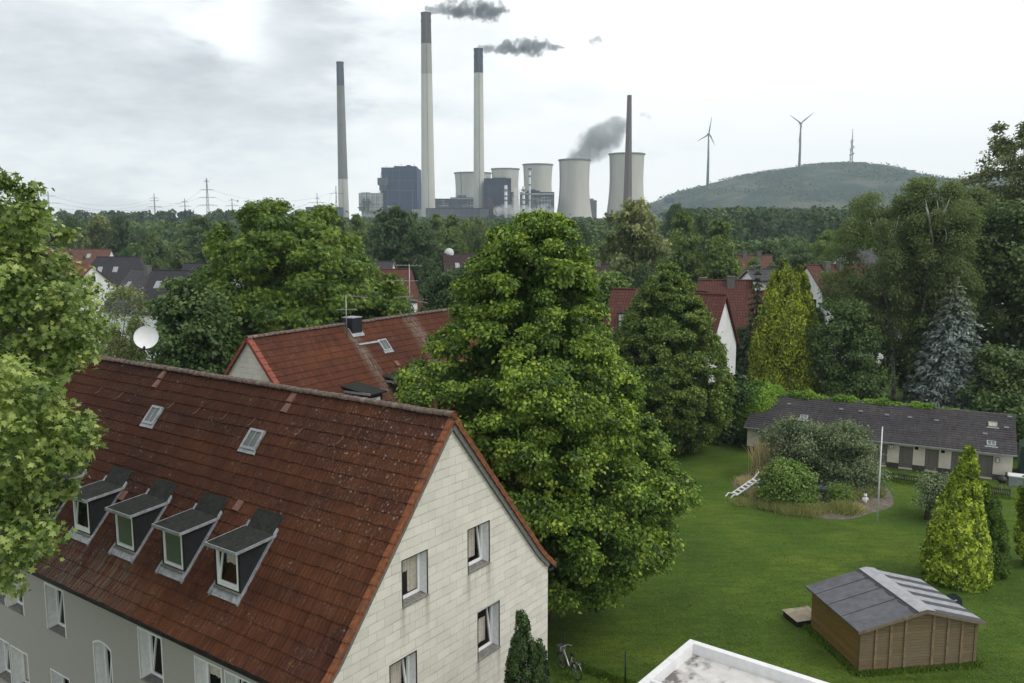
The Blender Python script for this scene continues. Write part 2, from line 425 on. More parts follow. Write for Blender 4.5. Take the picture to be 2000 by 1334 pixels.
LM = {
 'linden': leafmat('linden_leaf', (.018,.046,.008), (.066,.128,.018), (.210,.295,.048), .3),
 'linden2': leafmat('second_linden_leaf', (.020,.046,.010), (.062,.110,.022), (.150,.205,.050), .3),
 'plane': leafmat('plane_tree_leaf', (.030,.064,.016), (.090,.142,.038), (.240,.320,.120), .3),
 'chestnut': leafmat('chestnut_leaf', (.018,.046,.009), (.055,.108,.016), (.135,.205,.032), .25),
 'dark': leafmat('dark_tree_leaf', (.012,.030,.010), (.026,.055,.018), (.050,.090,.030), .2),
 'mid': leafmat('mid_green_leaf', (.020,.046,.016), (.042,.080,.026), (.078,.122,.040), .25),
 'pale': leafmat('pale_flowering_leaf', (.035,.060,.020), (.075,.110,.040), (.240,.260,.140), .25),
 'olive': leafmat('olive_leaf', (.028,.052,.018), (.050,.084,.030), (.088,.125,.046), .25),
 'birch': leafmat('birch_leaf', (.034,.056,.023), (.072,.108,.044), (.130,.172,.082), .4),
 'thuja': leafmat('golden_thuja_spray', (.040,.070,.008), (.125,.180,.014), (.250,.310,.034), .15, .6),
 'lemon': leafmat('lemon_cypress_spray', (.045,.082,.008), (.140,.215,.018), (.330,.430,.060), .25, .6),
 'yew': leafmat('dark_column_spray', (.010,.024,.007), (.022,.048,.012), (.045,.085,.022), .15, .6),
 'column': leafmat('green_column_spray', (.022,.055,.008), (.045,.095,.012), (.080,.145,.018), .15, .6),
 'spruce': leafmat('blue_spruce_needles', (.034,.052,.056), (.088,.122,.136), (.185,.235,.255), .1, .7, (9.0, 13.0, (.05,.07,.035), (.20,.235,.12))),
 'conifer': leafmat('dark_conifer_needles', (.008,.020,.009), (.020,.038,.016), (.042,.062,.026), .1, .7),
 'ivy': leafmat('bright_ivy_leaf', (.032,.080,.010), (.075,.160,.016), (.150,.255,.030), .25),
 'willow': leafmat('grey_willow_leaf', (.040,.068,.040), (.085,.125,.075), (.180,.225,.150), .25),
 'bush': leafmat('green_bush_leaf', (.032,.072,.016), (.070,.130,.028), (.130,.200,.050), .25),
 'reed': leafmat('dry_reed_blade', (.16,.145,.11), (.31,.285,.215), (.52,.49,.40), .4, .8),
 'tuft': leafmat('wild_grass_blade', (.075,.10,.04), (.155,.18,.085), (.33,.33,.20), .35, .8),
 'poplar': leafmat('poplar_leaf', (.035,.055,.025), (.070,.095,.045), (.150,.175,.100), .3),
 'wood': leafmat('far_wood_leaf', (.016,.034,.016), (.028,.053,.024), (.048,.078,.036), .2),
}
BK = {'brown': barkmat('brown_bark', (.03,.024,.018), (.09,.07,.05)), 'birch': barkmat('birch_bark', (.10,.09,.08), (.52,.50,.46), 2.2, (1,1,1.5)),
      'grey': barkmat('grey_bark', (.08,.075,.065), (.22,.20,.17))}
def tree(seed, name, label, base, prof, leaf, bark='brown', r=.3, nlimb=10, group=None, cat='tree', lean=(0,0), stop=.75, rl=.35, **kw):
    rng = np.random.default_rng(seed)
    root = thing(name, label, cat, base, 0, group)
    me, bc = crown(rng, prof, **kw)
    link_mesh('crown', me, LM[leaf], root)
    h = prof[-1][0]
    bc2 = bc.copy()
    trunk_mb(rng, h, r, bc2, nlimb, lean, stop, rl).build('trunk', BK[bark], root, True)
    return root
def spray_cone(rng, prof, n, ls, tmpl=T_SPRAY, lobes=60, updir=.9, bump=.2, name='crown', rnd=.5):
    """dense scale-leaved conifer: sprays standing on lumpy plumes of a tapering envelope"""
    z = np.array([p[0] for p in prof]); xo = np.array([p[1] for p in prof]); w = np.array([p[2] for p in prof])
    zz = np.linspace(z[0], z[-1], 200); ww = np.interp(zz, z, w)+.05; pw = ww+.3*ww.max(); pw /= pw.sum()
    lz = rng.choice(zz, lobes, p=pw); lt = rng.uniform(0, 2*np.pi, lobes); lw = np.interp(lz, z, w)
    lr = np.clip(lw*.34, .14, .95)*rng.uniform(.7, 1.3, lobes)
    lc = np.stack([np.interp(lz, z, xo)+(lw-lr*.6)*np.cos(lt), (lw-lr*.6)*np.sin(lt), lz], 1)
    lo = np.stack([np.cos(lt), np.sin(lt), np.zeros(lobes)], 1)
    k = rng.integers(0, lobes, n)
    d = unit(sphere_dirs(rng, n)+.6*lo[k]+.2*np.array([0,0,1.]))
    p = lc[k]+d*lr[k, None]*rng.uniform(.6, 1.05, (n, 1))*np.array([1,1,1.7])
    p[:, 2] = np.clip(p[:, 2], .02, z[-1]*1.02)
    lim = np.interp(p[:, 2], z, w)*1.26+.10; cx = np.interp(p[:, 2], z, xo)
    rr = np.hypot(p[:, 0]-cx, p[:, 1]); f = np.minimum(1, lim/np.maximum(rr, 1e-6)); p[:, 0] = cx+(p[:, 0]-cx)*f; p[:, 1] *= f
    nr = unit(d+.25*rng.normal(size=(n, 3))+rnd*rng.normal(size=(n, 3))); ax = unit(updir*np.array([0,0,1.])+.5*d+.45*rng.normal(size=(n, 3)))
    t = .45+rng.normal(0, .16, lobes)[k]+rng.normal(0, .34, n)
    nc = n//10; cz = rng.choice(zz, nc, p=pw); cw = np.interp(cz, z, w)*.75; ct = rng.uniform(0, 2*np.pi, nc); cr = cw*np.sqrt(rng.random(nc))  # dark inner sprays added so no light shows through the plumes
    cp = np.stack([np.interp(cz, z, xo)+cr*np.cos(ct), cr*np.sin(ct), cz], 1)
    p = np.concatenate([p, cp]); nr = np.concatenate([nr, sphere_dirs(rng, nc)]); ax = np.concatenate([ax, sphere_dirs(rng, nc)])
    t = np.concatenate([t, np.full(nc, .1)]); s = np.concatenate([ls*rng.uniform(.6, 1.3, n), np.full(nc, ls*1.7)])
    return leaves_mesh(name, p, nr, ax, s, t, tmpl)
def whorl_conifer(rng, h, w, nwh, nbr, ls, per, z0=.4, droop=.35, name='crown', curve=.8):
    """spruce: whorls of drooping branches carrying needle sprays"""
    P_, Nn, A_, T_ = [], [], [], []
    for i in range(nwh):
        t = i/(nwh-1); z = z0+(h-z0)*t; rr = w*(1-t)**curve*(1+.12*math.sin(i*2.3))+.08
        nb = max(4, int(nbr*(1-t*.6)))
        for b in range(nb):
            a = 2*math.pi*(b+rng.random()*.8)/nb+i*.7; L = rr*rng.uniform(.75, 1.12)
            m = max(6, int(per*L/w)+4); s = rng.uniform(.12, 1, m)**.75
            wd = .16*L*(1-s*.6)+.05
            lat = rng.normal(0, 1, m)*wd
            x = np.cos(a)*s*L-np.sin(a)*lat; y = np.sin(a)*s*L+np.cos(a)*lat
            zz = z-droop*L*s*s+.22*L*np.clip(s-.7, 0, 1)+rng.normal(0, .04+.02*L, m)-.1*np.abs(lat)
            P_.append(np.stack([x, y, zz], 1))
            o = np.array([math.cos(a), math.sin(a), 0])
            Nn.append(unit(np.array([0,0,1.])+.45*o+.45*rng.normal(size=(m, 3)))); A_.append(unit(o+.5*rng.normal(size=(m, 3))-.3*np.array([0,0,1.])))
            T_.append(np.clip(.35+.3*s+rng.normal(0, .2, m)+rng.normal(0, .1), 0, 1))
    p = np.concatenate(P_); p[:, 2] = np.maximum(p[:, 2], .05)
    return leaves_mesh(name, p, np.concatenate(Nn), np.concatenate(A_), ls*rng.uniform(.7, 1.3, len(p)), np.concatenate(T_), T_SPRAY)
def conifer(seed, name, label, base, me_fn, leaf, h, r=.16, cat='tree', group=None):
    rng = np.random.default_rng(seed); root = thing(name, label, cat, base, 0, group)
    link_mesh('crown', me_fn(rng), LM[leaf], root)
    MB().tube([(0,0,-.1),(0,0,h*.5),(0,0,h*.93)], [r, r*.6, r*.15], 8).build('trunk', BK['brown'], root, True)
    return root
# ================================================================== near apartment house
def wall_poly(mb, mp, outer, holes=(), d=0.0):
    loops = [[Vector((u, z, 0)) for u, z in outer]] + [[Vector((u, z, 0)) for u, z in h] for h in holes]
    flat = [q for lp in loops for q in lp]
    tris = tessellate_polygon(loops)
    mb.add([mp(q.x, q.y, d) for q in flat], [tuple(t) for t in tris])
def rect(u0, u1, z0, z1): return [(u0, z0), (u1, z0), (u1, z1), (u0, z1)]
def bx(mb, mp, u0, u1, z0, z1, d0, d1, tilt=None):
    """box in wall coordinates (along, up, inwards); tilt = (hinge height, angle) leans the top inwards"""
    c = []
    for z in (z0, z1):
        for (u, d) in ((u0, d0), (u1, d0), (u1, d1), (u0, d1)):
            if tilt:
                dz = z-tilt[0]; c.append(mp(u, tilt[0]+dz*math.cos(tilt[1]), d+dz*math.sin(tilt[1])))
            else: c.append(mp(u, z, d))
    mb.hexa(c)
def ring(mb, mp, u0, u1, z0, z1, w, d0, d1, tilt=None, wb=None):
    wb = wb or w
    bx(mb, mp, u0, u0+w, z0, z1, d0, d1, tilt); bx(mb, mp, u1-w, u1, z0, z1, d0, d1, tilt)
    bx(mb, mp, u0+w, u1-w, z0, z0+wb, d0, d1, tilt); bx(mb, mp, u0+w, u1-w, z1-w, z1, d0, d1, tilt)
def arch_pts(u0, u1, z0, z1, rise=.16, n=8):
    pts = [(u0, z0), (u1, z0)]
    for i in range(n+1):
        t = i/n; pts.append((u1-(u1-u0)*t, z1-rise+rise*(1-(2*t-1)**2)))
    return pts
def make_window(parent, mp, u0, u1, z0, z1, dep=.26, tilt=0., arch=False, curtain=None, trim=None, sillcol='sill', label=None, panes=1, out=.05, trimw=.03, sillh=.0):
    fr = MB()
    ring(fr, mp, u0, u1, z0+sillh, z1, .06, dep, dep+.07)
    n = panes; W = (u1-u0-.12)/n
    tl = (z0+.08+sillh, tilt) if tilt else None
    for i in range(n):
        a = u0+.06+i*W+(.0 if i == 0 else .0)
        ring(fr, mp, a+.005, a+W-.005, z0+.07+sillh, z1-.07, .055, dep-.012, dep+.045, tl)
    w = fr.build('window', M['pvc'], parent)
    if label: w["label"] = label
    g = MB(); bx(g, mp, u0+.11, u1-.11, z0+.13+sillh, z1-.13, dep+.012, dep+.02, tl); g.build('pane', M['glass'], w)
    rv = MB()
    pts = arch_pts(u0, u1, z0, z1) if arch else rect(u0, u1, z0, z1)
    for i in range(len(pts)):
        a, b = pts[i], pts[(i+1) % len(pts)]
        if i == 0: continue
        rv.poly([mp(a[0], a[1], -.0), mp(b[0], b[1], 0), mp(b[0], b[1], dep+.03), mp(a[0], a[1], dep+.03)])
    rv.build('reveal', M['reveal'], w)
    s = MB(); s.hexa([mp(u0-.02, z0-.04, -out), mp(u1+.02, z0-.04, -out), mp(u1+.0, z0-.04, dep), mp(u0, z0-.04, dep),
                      mp(u0-.02, z0-.01, -out), mp(u1+.02, z0-.01, -out), mp(u1-.001, z0+.03, dep), mp(u0+.001, z0+.03, dep)])
    s.build('sill', M[sillcol], w)
    if trim:
        t = MB(); p = pts
        for i in range(1, len(p)):
            a, b = p[i], p[(i+1) % len(p)]
            cu, cz = (u0+u1)/2, (z0+z1)/2
            def o(q, k): return (q[0]+(k if q[0] > cu else -k), q[1]+(k if q[1] > cz else 0))
            a2, b2 = o(a, trimw), o(b, trimw)
            t.hexa([mp(a[0], a[1], -.012), mp(b[0], b[1], -.012), mp(b2[0], b2[1], -.012), mp(a2[0], a2[1], -.012),
                    mp(a[0], a[1], .02), mp(b[0], b[1], .02), mp(b2[0], b2[1], .02), mp(a2[0], a2[1], .02)])
        t.build('trim', M[trim], w)
    if curtain:
        c = MB(); kinds = curtain.split('+')
        for kd in kinds:
            if kd == 'full': ca, cb, ch = u0+.12, u1-.12, z0+.14
            elif kd == 'valance': ca, cb, ch = u0+.12, u1-.12, z1-(z1-z0)*.42
            elif kd == 'side': ca, cb, ch = u1-.12-(u1-u0)*.34, u1-.12, z0+.14
            elif kd == 'low': ca, cb, ch = u0+.12, u1-.12, z0+.14
            zt = z1-.14 if kd != 'low' else z0+(z1-z0)*.62
            nn = 26; vs = []
            for i in range(nn+1):
                t = i/nn; u = ca+(cb-ca)*t; dd = dep+(.24 if tilt else .08)+.022*math.sin(i*1.9)+.01*math.sin(i*.7)
                hb = ch+(.035*abs(math.sin(i*.8)) if kd == 'valance' else 0)
                vs += [mp(u, hb, dd), mp(u, zt, dd-.01)]
            c.add(vs, [(2*i, 2*i+2, 2*i+3, 2*i+1) for i in range(nn)])
        c.build('curtain', M['lace'], w)
    return w
def tile_field(name, parent, mat, S, x0, x1, edges, tw=.30, seed=1, jit=.006, rolls=2, th=.028, skip=None):
    """real roof tiles: S(x, d, h) places a point at x along, d down the slope, h above it"""
    rng = np.random.default_rng(seed); mb = MB()
    if rolls == 2: prof = [(0,.014),(.13,.0),(.36,.0),(.5,.014),(.63,.0),(.86,.0),(1,.014)]
    else: prof = [(0,.0),(.25,.004),(.5,.0),(.75,.004),(.97,.0)]
    nx = int(round((x1-x0)/tw)); tw = (x1-x0)/nx
    for r in range(len(edges)-1):
        da, db = edges[r], edges[r+1]
        for c in range(nx):
            xa = x0+c*tw
            if skip and skip(xa+tw/2, (da+db)/2): continue
            j = rng.normal(0, jit); jd = rng.normal(0, jit*1.2); h2 = th+rng.normal(0, jit*.6)
            mb.cur = float(np.clip(rng.normal(.4, .28), 0, 1))
            k = len(prof); vs = []
            for (u, h) in prof: vs.append(S(xa+u*tw, da-.02, h+.002))
            for (u, h) in prof: vs.append(S(xa+u*tw, db+jd+j*.4*u, h+h2))
            for (u, h) in prof: vs.append(S(xa+u*tw, db+jd+j*.4*u, h-.004))
            fs = [(i, i+1, k+i+1, k+i) for i in range(k-1)] + [(k+i, k+i+1, 2*k+i+1, 2*k+i) for i in range(k-1)]
            mb.add(vs, fs)
    return mb.build(name, mat, parent)
def ridge_caps(name, parent, mat, x0, x1, zr, r=.13, step=.36, y=0., seed=3):
    rng = np.random.default_rng(seed); mb = MB(); x = x0; n = 8
    while x < x1:
        e = min(x+step+.03, x1); dz = rng.normal(0, .006); mb.cur = rng.random()
        for (ra, rb2) in ((r*.86, r*1.16),):
            vs = []
            for (xx, rr) in ((x, rb2), (e, ra), (x, rb2-.04)):
                for k in range(n+1):
                    a = math.pi*(k/n)*1.1-.05*math.pi
                    vs.append((xx, y+rr*math.cos(a), zr+dz+rr*math.sin(a)*.85))
            m = n+1
            mb.add(vs, [(k, k+1, m+k+1, m+k) for k in range(n)]+[(k, k+1, 2*m+k+1, 2*m+k) for k in range(n)])
        x += step
    return mb.build(name, mat, parent, False)

H1A = Vector((-1.8, 24.698, 0)); TH1 = math.atan2(math.sin(rad(35.7)), -math.cos(rad(35.7)))
gdir = Vector((math.sin(rad(35.7)), math.cos(rad(35.7)), 0)); ldir = Vector((-math.cos(rad(35.7)), math.sin(rad(35.7)), 0))
h1 = thing('apartment_house', 'nearest long house with dark red tiled roof, cream shingled gable and grey rendered front', 'house', H1A, TH1)
HL = 20.35; ZR = 12.84; AL = math.atan(1.18)
def slope(d, d0=7.25, a2=rad(37)):
    if d <= d0: return d*math.cos(AL), ZR-d*math.sin(AL), AL
    t = min(1, (d-d0)/.5); a = AL+(a2-AL)*t; am = AL+(a2-AL)*t*.5
    return d0*math.cos(AL)+(d-d0)*math.cos(am), ZR-d0*math.sin(AL)-(d-d0)*math.sin(am), a
def SF(sgn):
    def S(x, d, h):
        y, z, a = slope(max(0, d)); return (x, sgn*(y+h*math.sin(a)), z+h*math.cos(a))
    return S
edges = [0.0]+[.083+.397*k for k in range(1, 22)]
SFR, SBK = SF(1), SF(-1)
# ---- walls
mpG = lambda u, z, d: (d, -u, z)            # gable: u = across (right positive), d inwards
mpF = lambda u, z, d: (u, 5.25-d, z)        # street front
def roofline(w): return ZR-.10-1.18*abs(w)
gw = [(-2.16, -1.12, 7.77, 9.09), (.78, 1.84, 7.77, 9.12), (1.25, 2.36, 4.72, 6.27), (-2.72, -1.65, 4.68, 6.23)]
gab = MB()
yy = [slope(.02+8.1*k/24)[0] for k in range(25)]; 
right = [(min(5.25, slope(d)[0]), slope(d)[1]-.10) for d in (8.0, 7.8, 7.6, 7.4, 7.1, 5, 3, 1)]
right = [(5.25, 0)]+[(5.25, slope(7.95)[1]-.10)]+[q for q in right if q[0] < 5.2]
left = [(-q[0], q[1]) for q in reversed(right)]
outer = right+[(0, ZR-.1)]+left
wall_poly(gab, mpG, outer, [rect(*w) for w in gw])
gab.build('gable_wall', M['gable'], h1)
fw = [(12.86, 14.08, 4.34, 6.0), (15.84, 17.08, 4.34, 6.0), (17.28, 18.5, 4.34, 6.0), (7.06, 8.27, 4.34, 6.0), (4.13, 5.34, 4.34, 5.95), (2.70, 3.91, 4.34, 5.95),
      (12.86, 14.08, 1.2, 2.8), (15.84, 17.06, 1.2, 2.8), (17.27, 18.5, 1.2, 2.82), (7.06, 8.27, 1.2, 2.8)]
aw = (10.0, 11.03, 2.5, 4.86)
fr = MB()
wall_poly(fr, mpF, [(0, 0), (HL, 0), (HL, 6.52), (0, 6.52)], [rect(*w) for w in fw]+[arch_pts(*aw)])
fr.build('front_wall', M['render'], h1)
bk = MB(); bk.poly([(0, -5.25, 0), (HL, -5.25, 0), (HL, -5.25, 6.5), (0, -5.25, 6.5)]); bk.build('back_wall', M['render'], h1)
fg = MB(); wall_poly(fg, lambda u, z, d: (HL-d, -u, z), outer); fg.build('far_gable_wall', M['gable'], h1)
ti = [.0, .13, .13, .14]; cu = ['valance+side', 'full', 'low', 'full']
for i, w in enumerate(gw):
    make_window(h1, mpG, *w, dep=.27, tilt=ti[i], curtain=cu[i], trim='black', trimw=.028)
tl = [.15, .13, 0, .15, 0, .12, 0, 0, .1, 0]; cf = [None, 'low', None, None, 'valance', None, None, 'full', None, None]
for i, w in enumerate(fw):
    make_window(h1, mpF, *w, dep=.34, tilt=tl[i], curtain=cf[i], trim='white', trimw=.05, out=.0)
make_window(h1, mpF, *aw, dep=.34, tilt=.12, arch=True, trim='white', trimw=.05, label='arched stairwell window')
# ---- roof
tile_field('roof', h1, M['tile1'], SFR, .02, HL, edges, .30, 11)
tile_field('rear_roof', h1, M['tile1'], SBK, .02, HL, edges, .30, 12)
und = MB()
for sg in (1, -1):
    S = SF(sg); ds = [0, 3, 6, 7.25, 7.6, 8.0, 8.4]
    for a, b in zip(ds, ds[1:]): und.poly([S(-.1, a, -.03), S(HL+.05, a, -.03), S(HL+.05, b, -.03), S(-.1, b, -.03)])
und.build('roof_deck', M['dark'], h1)
ridge_caps('ridge_tiles', h1, M['ridge'], -.12, HL+.05, ZR+.02)
ec = MB(); ec.lathe([(.001, 0), (.13, 0), (.14, .05)], 12); 
for i, q in enumerate(ec.v): ec.v[i] = (-.13-q[2], q[0], ZR+.05+q[1]*.9)
ec.build('ridge_end_cap', M['verge'], h1)
def verge(parent, S, x, edges, mat, out=.12, seed=5, tw=.14):
    rng = np.random.default_rng(seed); mb = MB()
    for a, b in zip(edges, edges[1:]):
        mb.cur = rng.random(); j = rng.normal(0, .004)
        a2 = a-.03
        mb.add([S(x, a2, .045), S(x+tw, a2, .045), S(x+tw, b, .075+j), S(x, b, .075+j),
                S(x-out*0-.015, a2, .03), S(x-.015, b, .06+j), S(x-.015, a2, -.11), S(x-.015, b, -.09+j), S(x+tw, b, .03), S(x, b, -.06), S(x+.02, b, -.09), S(x+.02, a2, -.11)],
               [(0,1,2,3), (0,3,5,4), (4,5,7,6), (3,2,8,9), (6,7,10,11)])
    return mb.build('verge_tiles', mat, parent)
verge(h1, SFR, -.14, edges, M['verge']); verge(h1, SBK, -.14, edges, M['verge'], seed=6)
bb = MB()
for S in (SFR, SBK):
    ds = [0.12, 2, 4, 6, 7.25, 7.5, 7.75, 8.1]
    for a, b in zip(ds, ds[1:]):
        bb.hexa([S(-.10, a, -.25), S(.0-.004, a, -.25), S(-.004, b, -.25), S(-.10, b, -.25), S(-.10, a, -.10), S(-.004, a, -.10), S(-.004, b, -.10), S(-.10, b, -.10)])
bb.build('barge_board', M['board'], h1)
gt = MB(); y0, z0, _ = slope(8.42)
for sg in (1, -1):
    n = 7
    prof = [(y0+.03-.075*math.cos(math.pi*k/n), z0-.02-.075*math.sin(math.pi*k/n)) for k in range(n+1)]
    vs = [(x, sg*p[0], p[1]) for x in (-.12, HL) for p in prof]+[(x, sg*(p[0]), p[1]-.012) for x in (-.12, HL) for p in prof]
    m = n+1; gt.add(vs, [(k, k+1, m+k+1, m+k) for k in range(n)]+[(2*m+k, 2*m+k+1, 3*m+k+1, 3*m+k) for k in range(n)])
    gt.box(-.10, HL, *sorted((sg*(y0-.30), sg*(y0-.05))), z0-.16, z0-.06)
    gt.box(-.02, HL, *sorted((sg*5.252, sg*(y0-.30))), z0-.20, z0-.13)
gt.build('gutter', M['gutter'], h1)
# ---- dormers
def dormer(parent, x, mp_tilt, curtain, seed, frosted=False, label=None):
    yf = 4.34; x0, x1 = x, x+1.22
    zr = lambda y: ZR-1.18*y+.03
    d = MB()
    for xx in (x0, x1-.05):   # cheeks
        pts = [(yf, zr(yf)), (yf, 9.06), (3.12, 9.16)]
        vs = [(xx, p[0], p[1]-(.05 if i != 1 else 0)) for i, p in enumerate(pts)]+[(xx+.05, p[0], p[1]-(.05 if i != 1 else 0)) for i, p in enumerate(pts)]
        d.add(vs, [(0,1,2), (5,4,3), (0,3,4,1), (1,4,5,2), (2,5,3,0)])
    fz = zr(yf)-.03
    mp = lambda u, z, dd: (u, yf-dd, z)
    wall_poly(d, mp, rect(x0+.05, x1-.05, fz, 9.06), [rect(x0+.10, x1-.13, fz+.14, 8.98)], -.002)
    dm = d.build('dormer', M['slate'], parent)
    if label: dm["label"] = label
    w = MB(); u0, u1, a, b = x0+.10, x1-.13, fz+.14, 8.98
    ring(w, mp, u0, u1, a, b, .055, -.015, .06, wb=.09)
    tlt = (a+.09, mp_tilt) if mp_tilt else None
    if tlt: ring(w, mp, u0+.06, u1-.05, a+.10, b-.06, .05, -.005, .05, tlt)
    wo = w.build('window', M['pvc'], dm)
    g = MB(); bx(g, mp, u0+.06, u1-.06, a+.10, b-.06, .03, .037, tlt); g.build('pane', M['glassg' if frosted else 'glass'], dm)
    s = MB(); s.box(x0+.04, x1-.02, yf+.01, yf+.10, fz+.04, fz+.10); s.build('sill', M['sill'], dm)
    if curtain:
        c = MB(); nn = 18; vs = []
        for i in range(nn+1):
            u = u0+.08+(u1-u0-.16)*i/nn; dd = .30+.02*math.sin(i*1.7); vs += [mp(u, b-.52+.03*math.sin(i), dd), mp(u, b-.05, dd)]
        c.add(vs, [(2*i, 2*i+2, 2*i+3, 2*i+1) for i in range(nn)]); c.build('curtain', M['lace'], dm)
    r = MB(); e = .10      # flat felt roof, then a steeper apron running up under the tiles
    yb = 3.10; yt = 2.72; zt = zr(yt)+.05
    r.hexa([(x0-e, yf+.20, 9.07), (x1+e, yf+.20, 9.07), (x1+e, yb, 9.19), (x0-e, yb, 9.19), (x0-e, yf+.20, 9.13), (x1+e, yf+.20, 9.13), (x1+e, yb, 9.25), (x0-e, yb, 9.25)])
    r.hexa([(x0+.0, yb+.02, 9.10), (x1-.0, yb+.02, 9.10), (x1-.0, yt, zt-.10), (x0+.0, yt, zt-.10), (x0+.0, yb+.02, 9.255), (x1-.0, yb+.02, 9.255), (x1-.0, yt, zt+.01), (x0+.0, yt, zt+.01)])
    r.build('dormer_roof', M['felt'], dm)
    z = MB()      # zinc: drip edges, apron flashing below, side flashings
    z.box(x0-e-.02, x1+e+.02, yf+.195, yf+.225, 9.04, 9.145)
    for xx in (x0-e-.02, x1+e):
        z.hexa([(xx, yf+.2, 9.05), (xx+.02, yf+.2, 9.05), (xx+.02, yb, 9.17), (xx, yb, 9.17), (xx, yf+.2, 9.14), (xx+.02, yf+.2, 9.14), (xx+.02, yb, 9.262), (xx, yb, 9.262)])
    n = 22
    if True:
        vs = []
        for i in range(n+1):
            u = x0-.08+(x1-x0+.2)*i/n; hh = .05+.018*math.sin(i*math.pi/1.5)
            vs += [(u, yf+.0, zr(yf)+.055), (u, yf+.12, zr(yf+.12)+hh+.02), (u, yf+.19+.025*math.sin(i*math.pi/1.5), zr(yf+.20)+hh)]
        z.add(vs, [(3*i, 3*i+3, 3*i+4, 3*i+1) for i in range(n)]+[(3*i+1, 3*i+4, 3*i+5, 3*i+2) for i in range(n)])
    for xx in (x0-.09, x1+.0):
        z.hexa([(xx, yf+.2, zr(yf+.2)+.0), (xx+.09, yf+.2, zr(yf+.2)), (xx+.09, 3.0, zr(3.0)), (xx, 3.0, zr(3.0)),
                (xx, yf+.2, zr(yf+.2)+.075), (xx+.09, yf+.2, zr(yf+.2)+.075), (xx+.09, 3.0, zr(3.0)+.075), (xx, 3.0, zr(3.0)+.075)])
    z.build('flashing', M['zinc'], dm)
dormer(h1, 4.30, .17, True, 1, label='dormer with its window tilted open'); dormer(h1, 7.02, 0, False, 2, True); dormer(h1, 9.74, 0, False, 3, True); dormer(h1, 12.46, .12, False, 4); dormer(h1, 15.18, 0, False, 5)
def skylight(parent, S, x0, x1, d0, d1, open_=False):
    s = MB(); h = .10
    def B(a, b, c, e, h0, h1_): s.hexa([S(a, c, h0), S(b, c, h0), S(b, e, h0), S(a, e, h0), S(a, c, h1_), S(b, c, h1_), S(b, e, h1_), S(a, e, h1_)])
    B(x0, x0+.09, d0, d1, 0, h); B(x1-.09, x1, d0, d1, 0, h); B(x0+.09, x1-.09, d0, d0+.09, 0, h); B(x0+.09, x1-.09, d1-.09, d1, 0, h)
    B(x0-.05, x1+.05, d1, d1+.14, 0, .06); B((x0+x1)/2-.012, (x0+x1)/2+.012, d0+.09, d1-.09, .06, .09)
    o = s.build('skylight', M['zinc'], parent)
    g = MB(); g.poly([S(x0+.09, d0+.09, .07), S(x1-.09, d0+.09, .07), S(x1-.09, d1-.09, .07), S(x0+.09, d1-.09, .07)]); g.build('pane', M['glassg'], o)
skylight(h1, SFR, 12.97, 13.66, 1.58, 2.33); skylight(h1, SFR, 7.04, 7.80, 1.66, 2.40)
vt = [(14.20, .10), (14.20, .50), (6.62, .12), (6.62, .52), (6.30, 4.06), (12.05, 4.86)]
for x, d in vt:
    v_ = MB(); S = SFR
    v_.hexa([S(x, d, .02), S(x+.26, d, .02), S(x+.26, d+.36, .03), S(x, d+.36, .03), S(x+.02, d, .05), S(x+.24, d, .05), S(x+.24, d+.36, .10), S(x+.02, d+.36, .10)])
    v_.build('vent_tile', M['pink'], h1)
hk = MB()
for x in (11.0, 12.6, 9.4, 7.9, 16, 17.6, 5.5, 3.6):    # roof hooks
    hk.tube([SFR(x, 1.28, .04), SFR(x, 1.55, .10), SFR(x+.02, 1.62, .17)], .012, 5)
hk.build('roof_hooks', M['pink'], h1)

# satellite dish
dp = H1A+ldir*16.0+gdir*.25
dish = thing('satellite_dish', 'large white satellite dish on a pole at the ridge of the nearest roof', 'satellite dish', (dp.x, dp.y, 12.9))
MB().tube([(0,0,-.35),(0,0,.62),(0,.02,.95)], .03, 8).build('pole', M['steel'], dish, True)
dd = MB(); prof = [(.001, .0)]+[(.47*k/8, .13*(k/8)**2) for k in range(1, 9)]+[(.475, .14), (.46, .12)]
dd.lathe(prof, 40)
R = Matrix.Rotation(rad(12), 4, 'Z') @ Matrix.Rotation(rad(68), 4, 'X')
for i, q in enumerate(dd.v): v2 = R @ Vector(q); dd.v[i] = (v2.x, v2.y-.02, v2.z+1.02)
dd.build('reflector', M['white'], dish, True)
ar = MB(); ar.tube([(0,.0,.62), (.05,-.30,.50), (.10,-.52,.62)], .016, 6); ar.sphere((.10,-.54,.70), .055, 8, 6, (1,1,1.3)); ar.build('feed_arm', M['black'], dish, True)
cb = MB(); pts = [(.08+.09*math.sin(t*.9), -.46+.4*t/8, .60-.11*math.sin(t*.55)-.08*t*.9) for t in range(9)]
cb.tube(pts, .012, 5); cb.build('cable', M['white'], dish, True)

# ================================================================== second red-roofed house behind
Q2 = Vector((-13.17, 42.6, 0)); A2 = rad(90-30.85)
h2 = thing('apartment_house', 'red tiled house behind the nearest roof, its ridge carrying a slate chimney', 'house', Q2, A2)
ZR = 12.84
e2 = [0.0]+[.083+.397*k for k in range(1, 22)]
L2 = 26.0
tile_field('roof', h2, M['tile2'], SF(-1), .02, L2, e2, .30, 21)
tile_field('rear_roof', h2, M['tile2'], SF(1), .02, L2, [0]+[.083+.8*k for k in range(1, 11)], .60, 22)
dk = MB()
for sg in (1, -1):
    S = SF(sg)
    for a, b in zip([0, 7.25, 7.8], [7.25, 7.8, 8.4]): dk.poly([S(-.1, a, -.03), S(L2, a, -.03), S(L2, b, -.03), S(-.1, b, -.03)])
dk.build('roof_deck', M['dark'], h2)
ridge_caps('ridge_tiles', h2, M['ridge'], -.12, L2, ZR+.02, seed=8)
M['verge2'] = plain('bright_red_verge_tile', (.22,.052,.028), .65, 0, .3, 7)
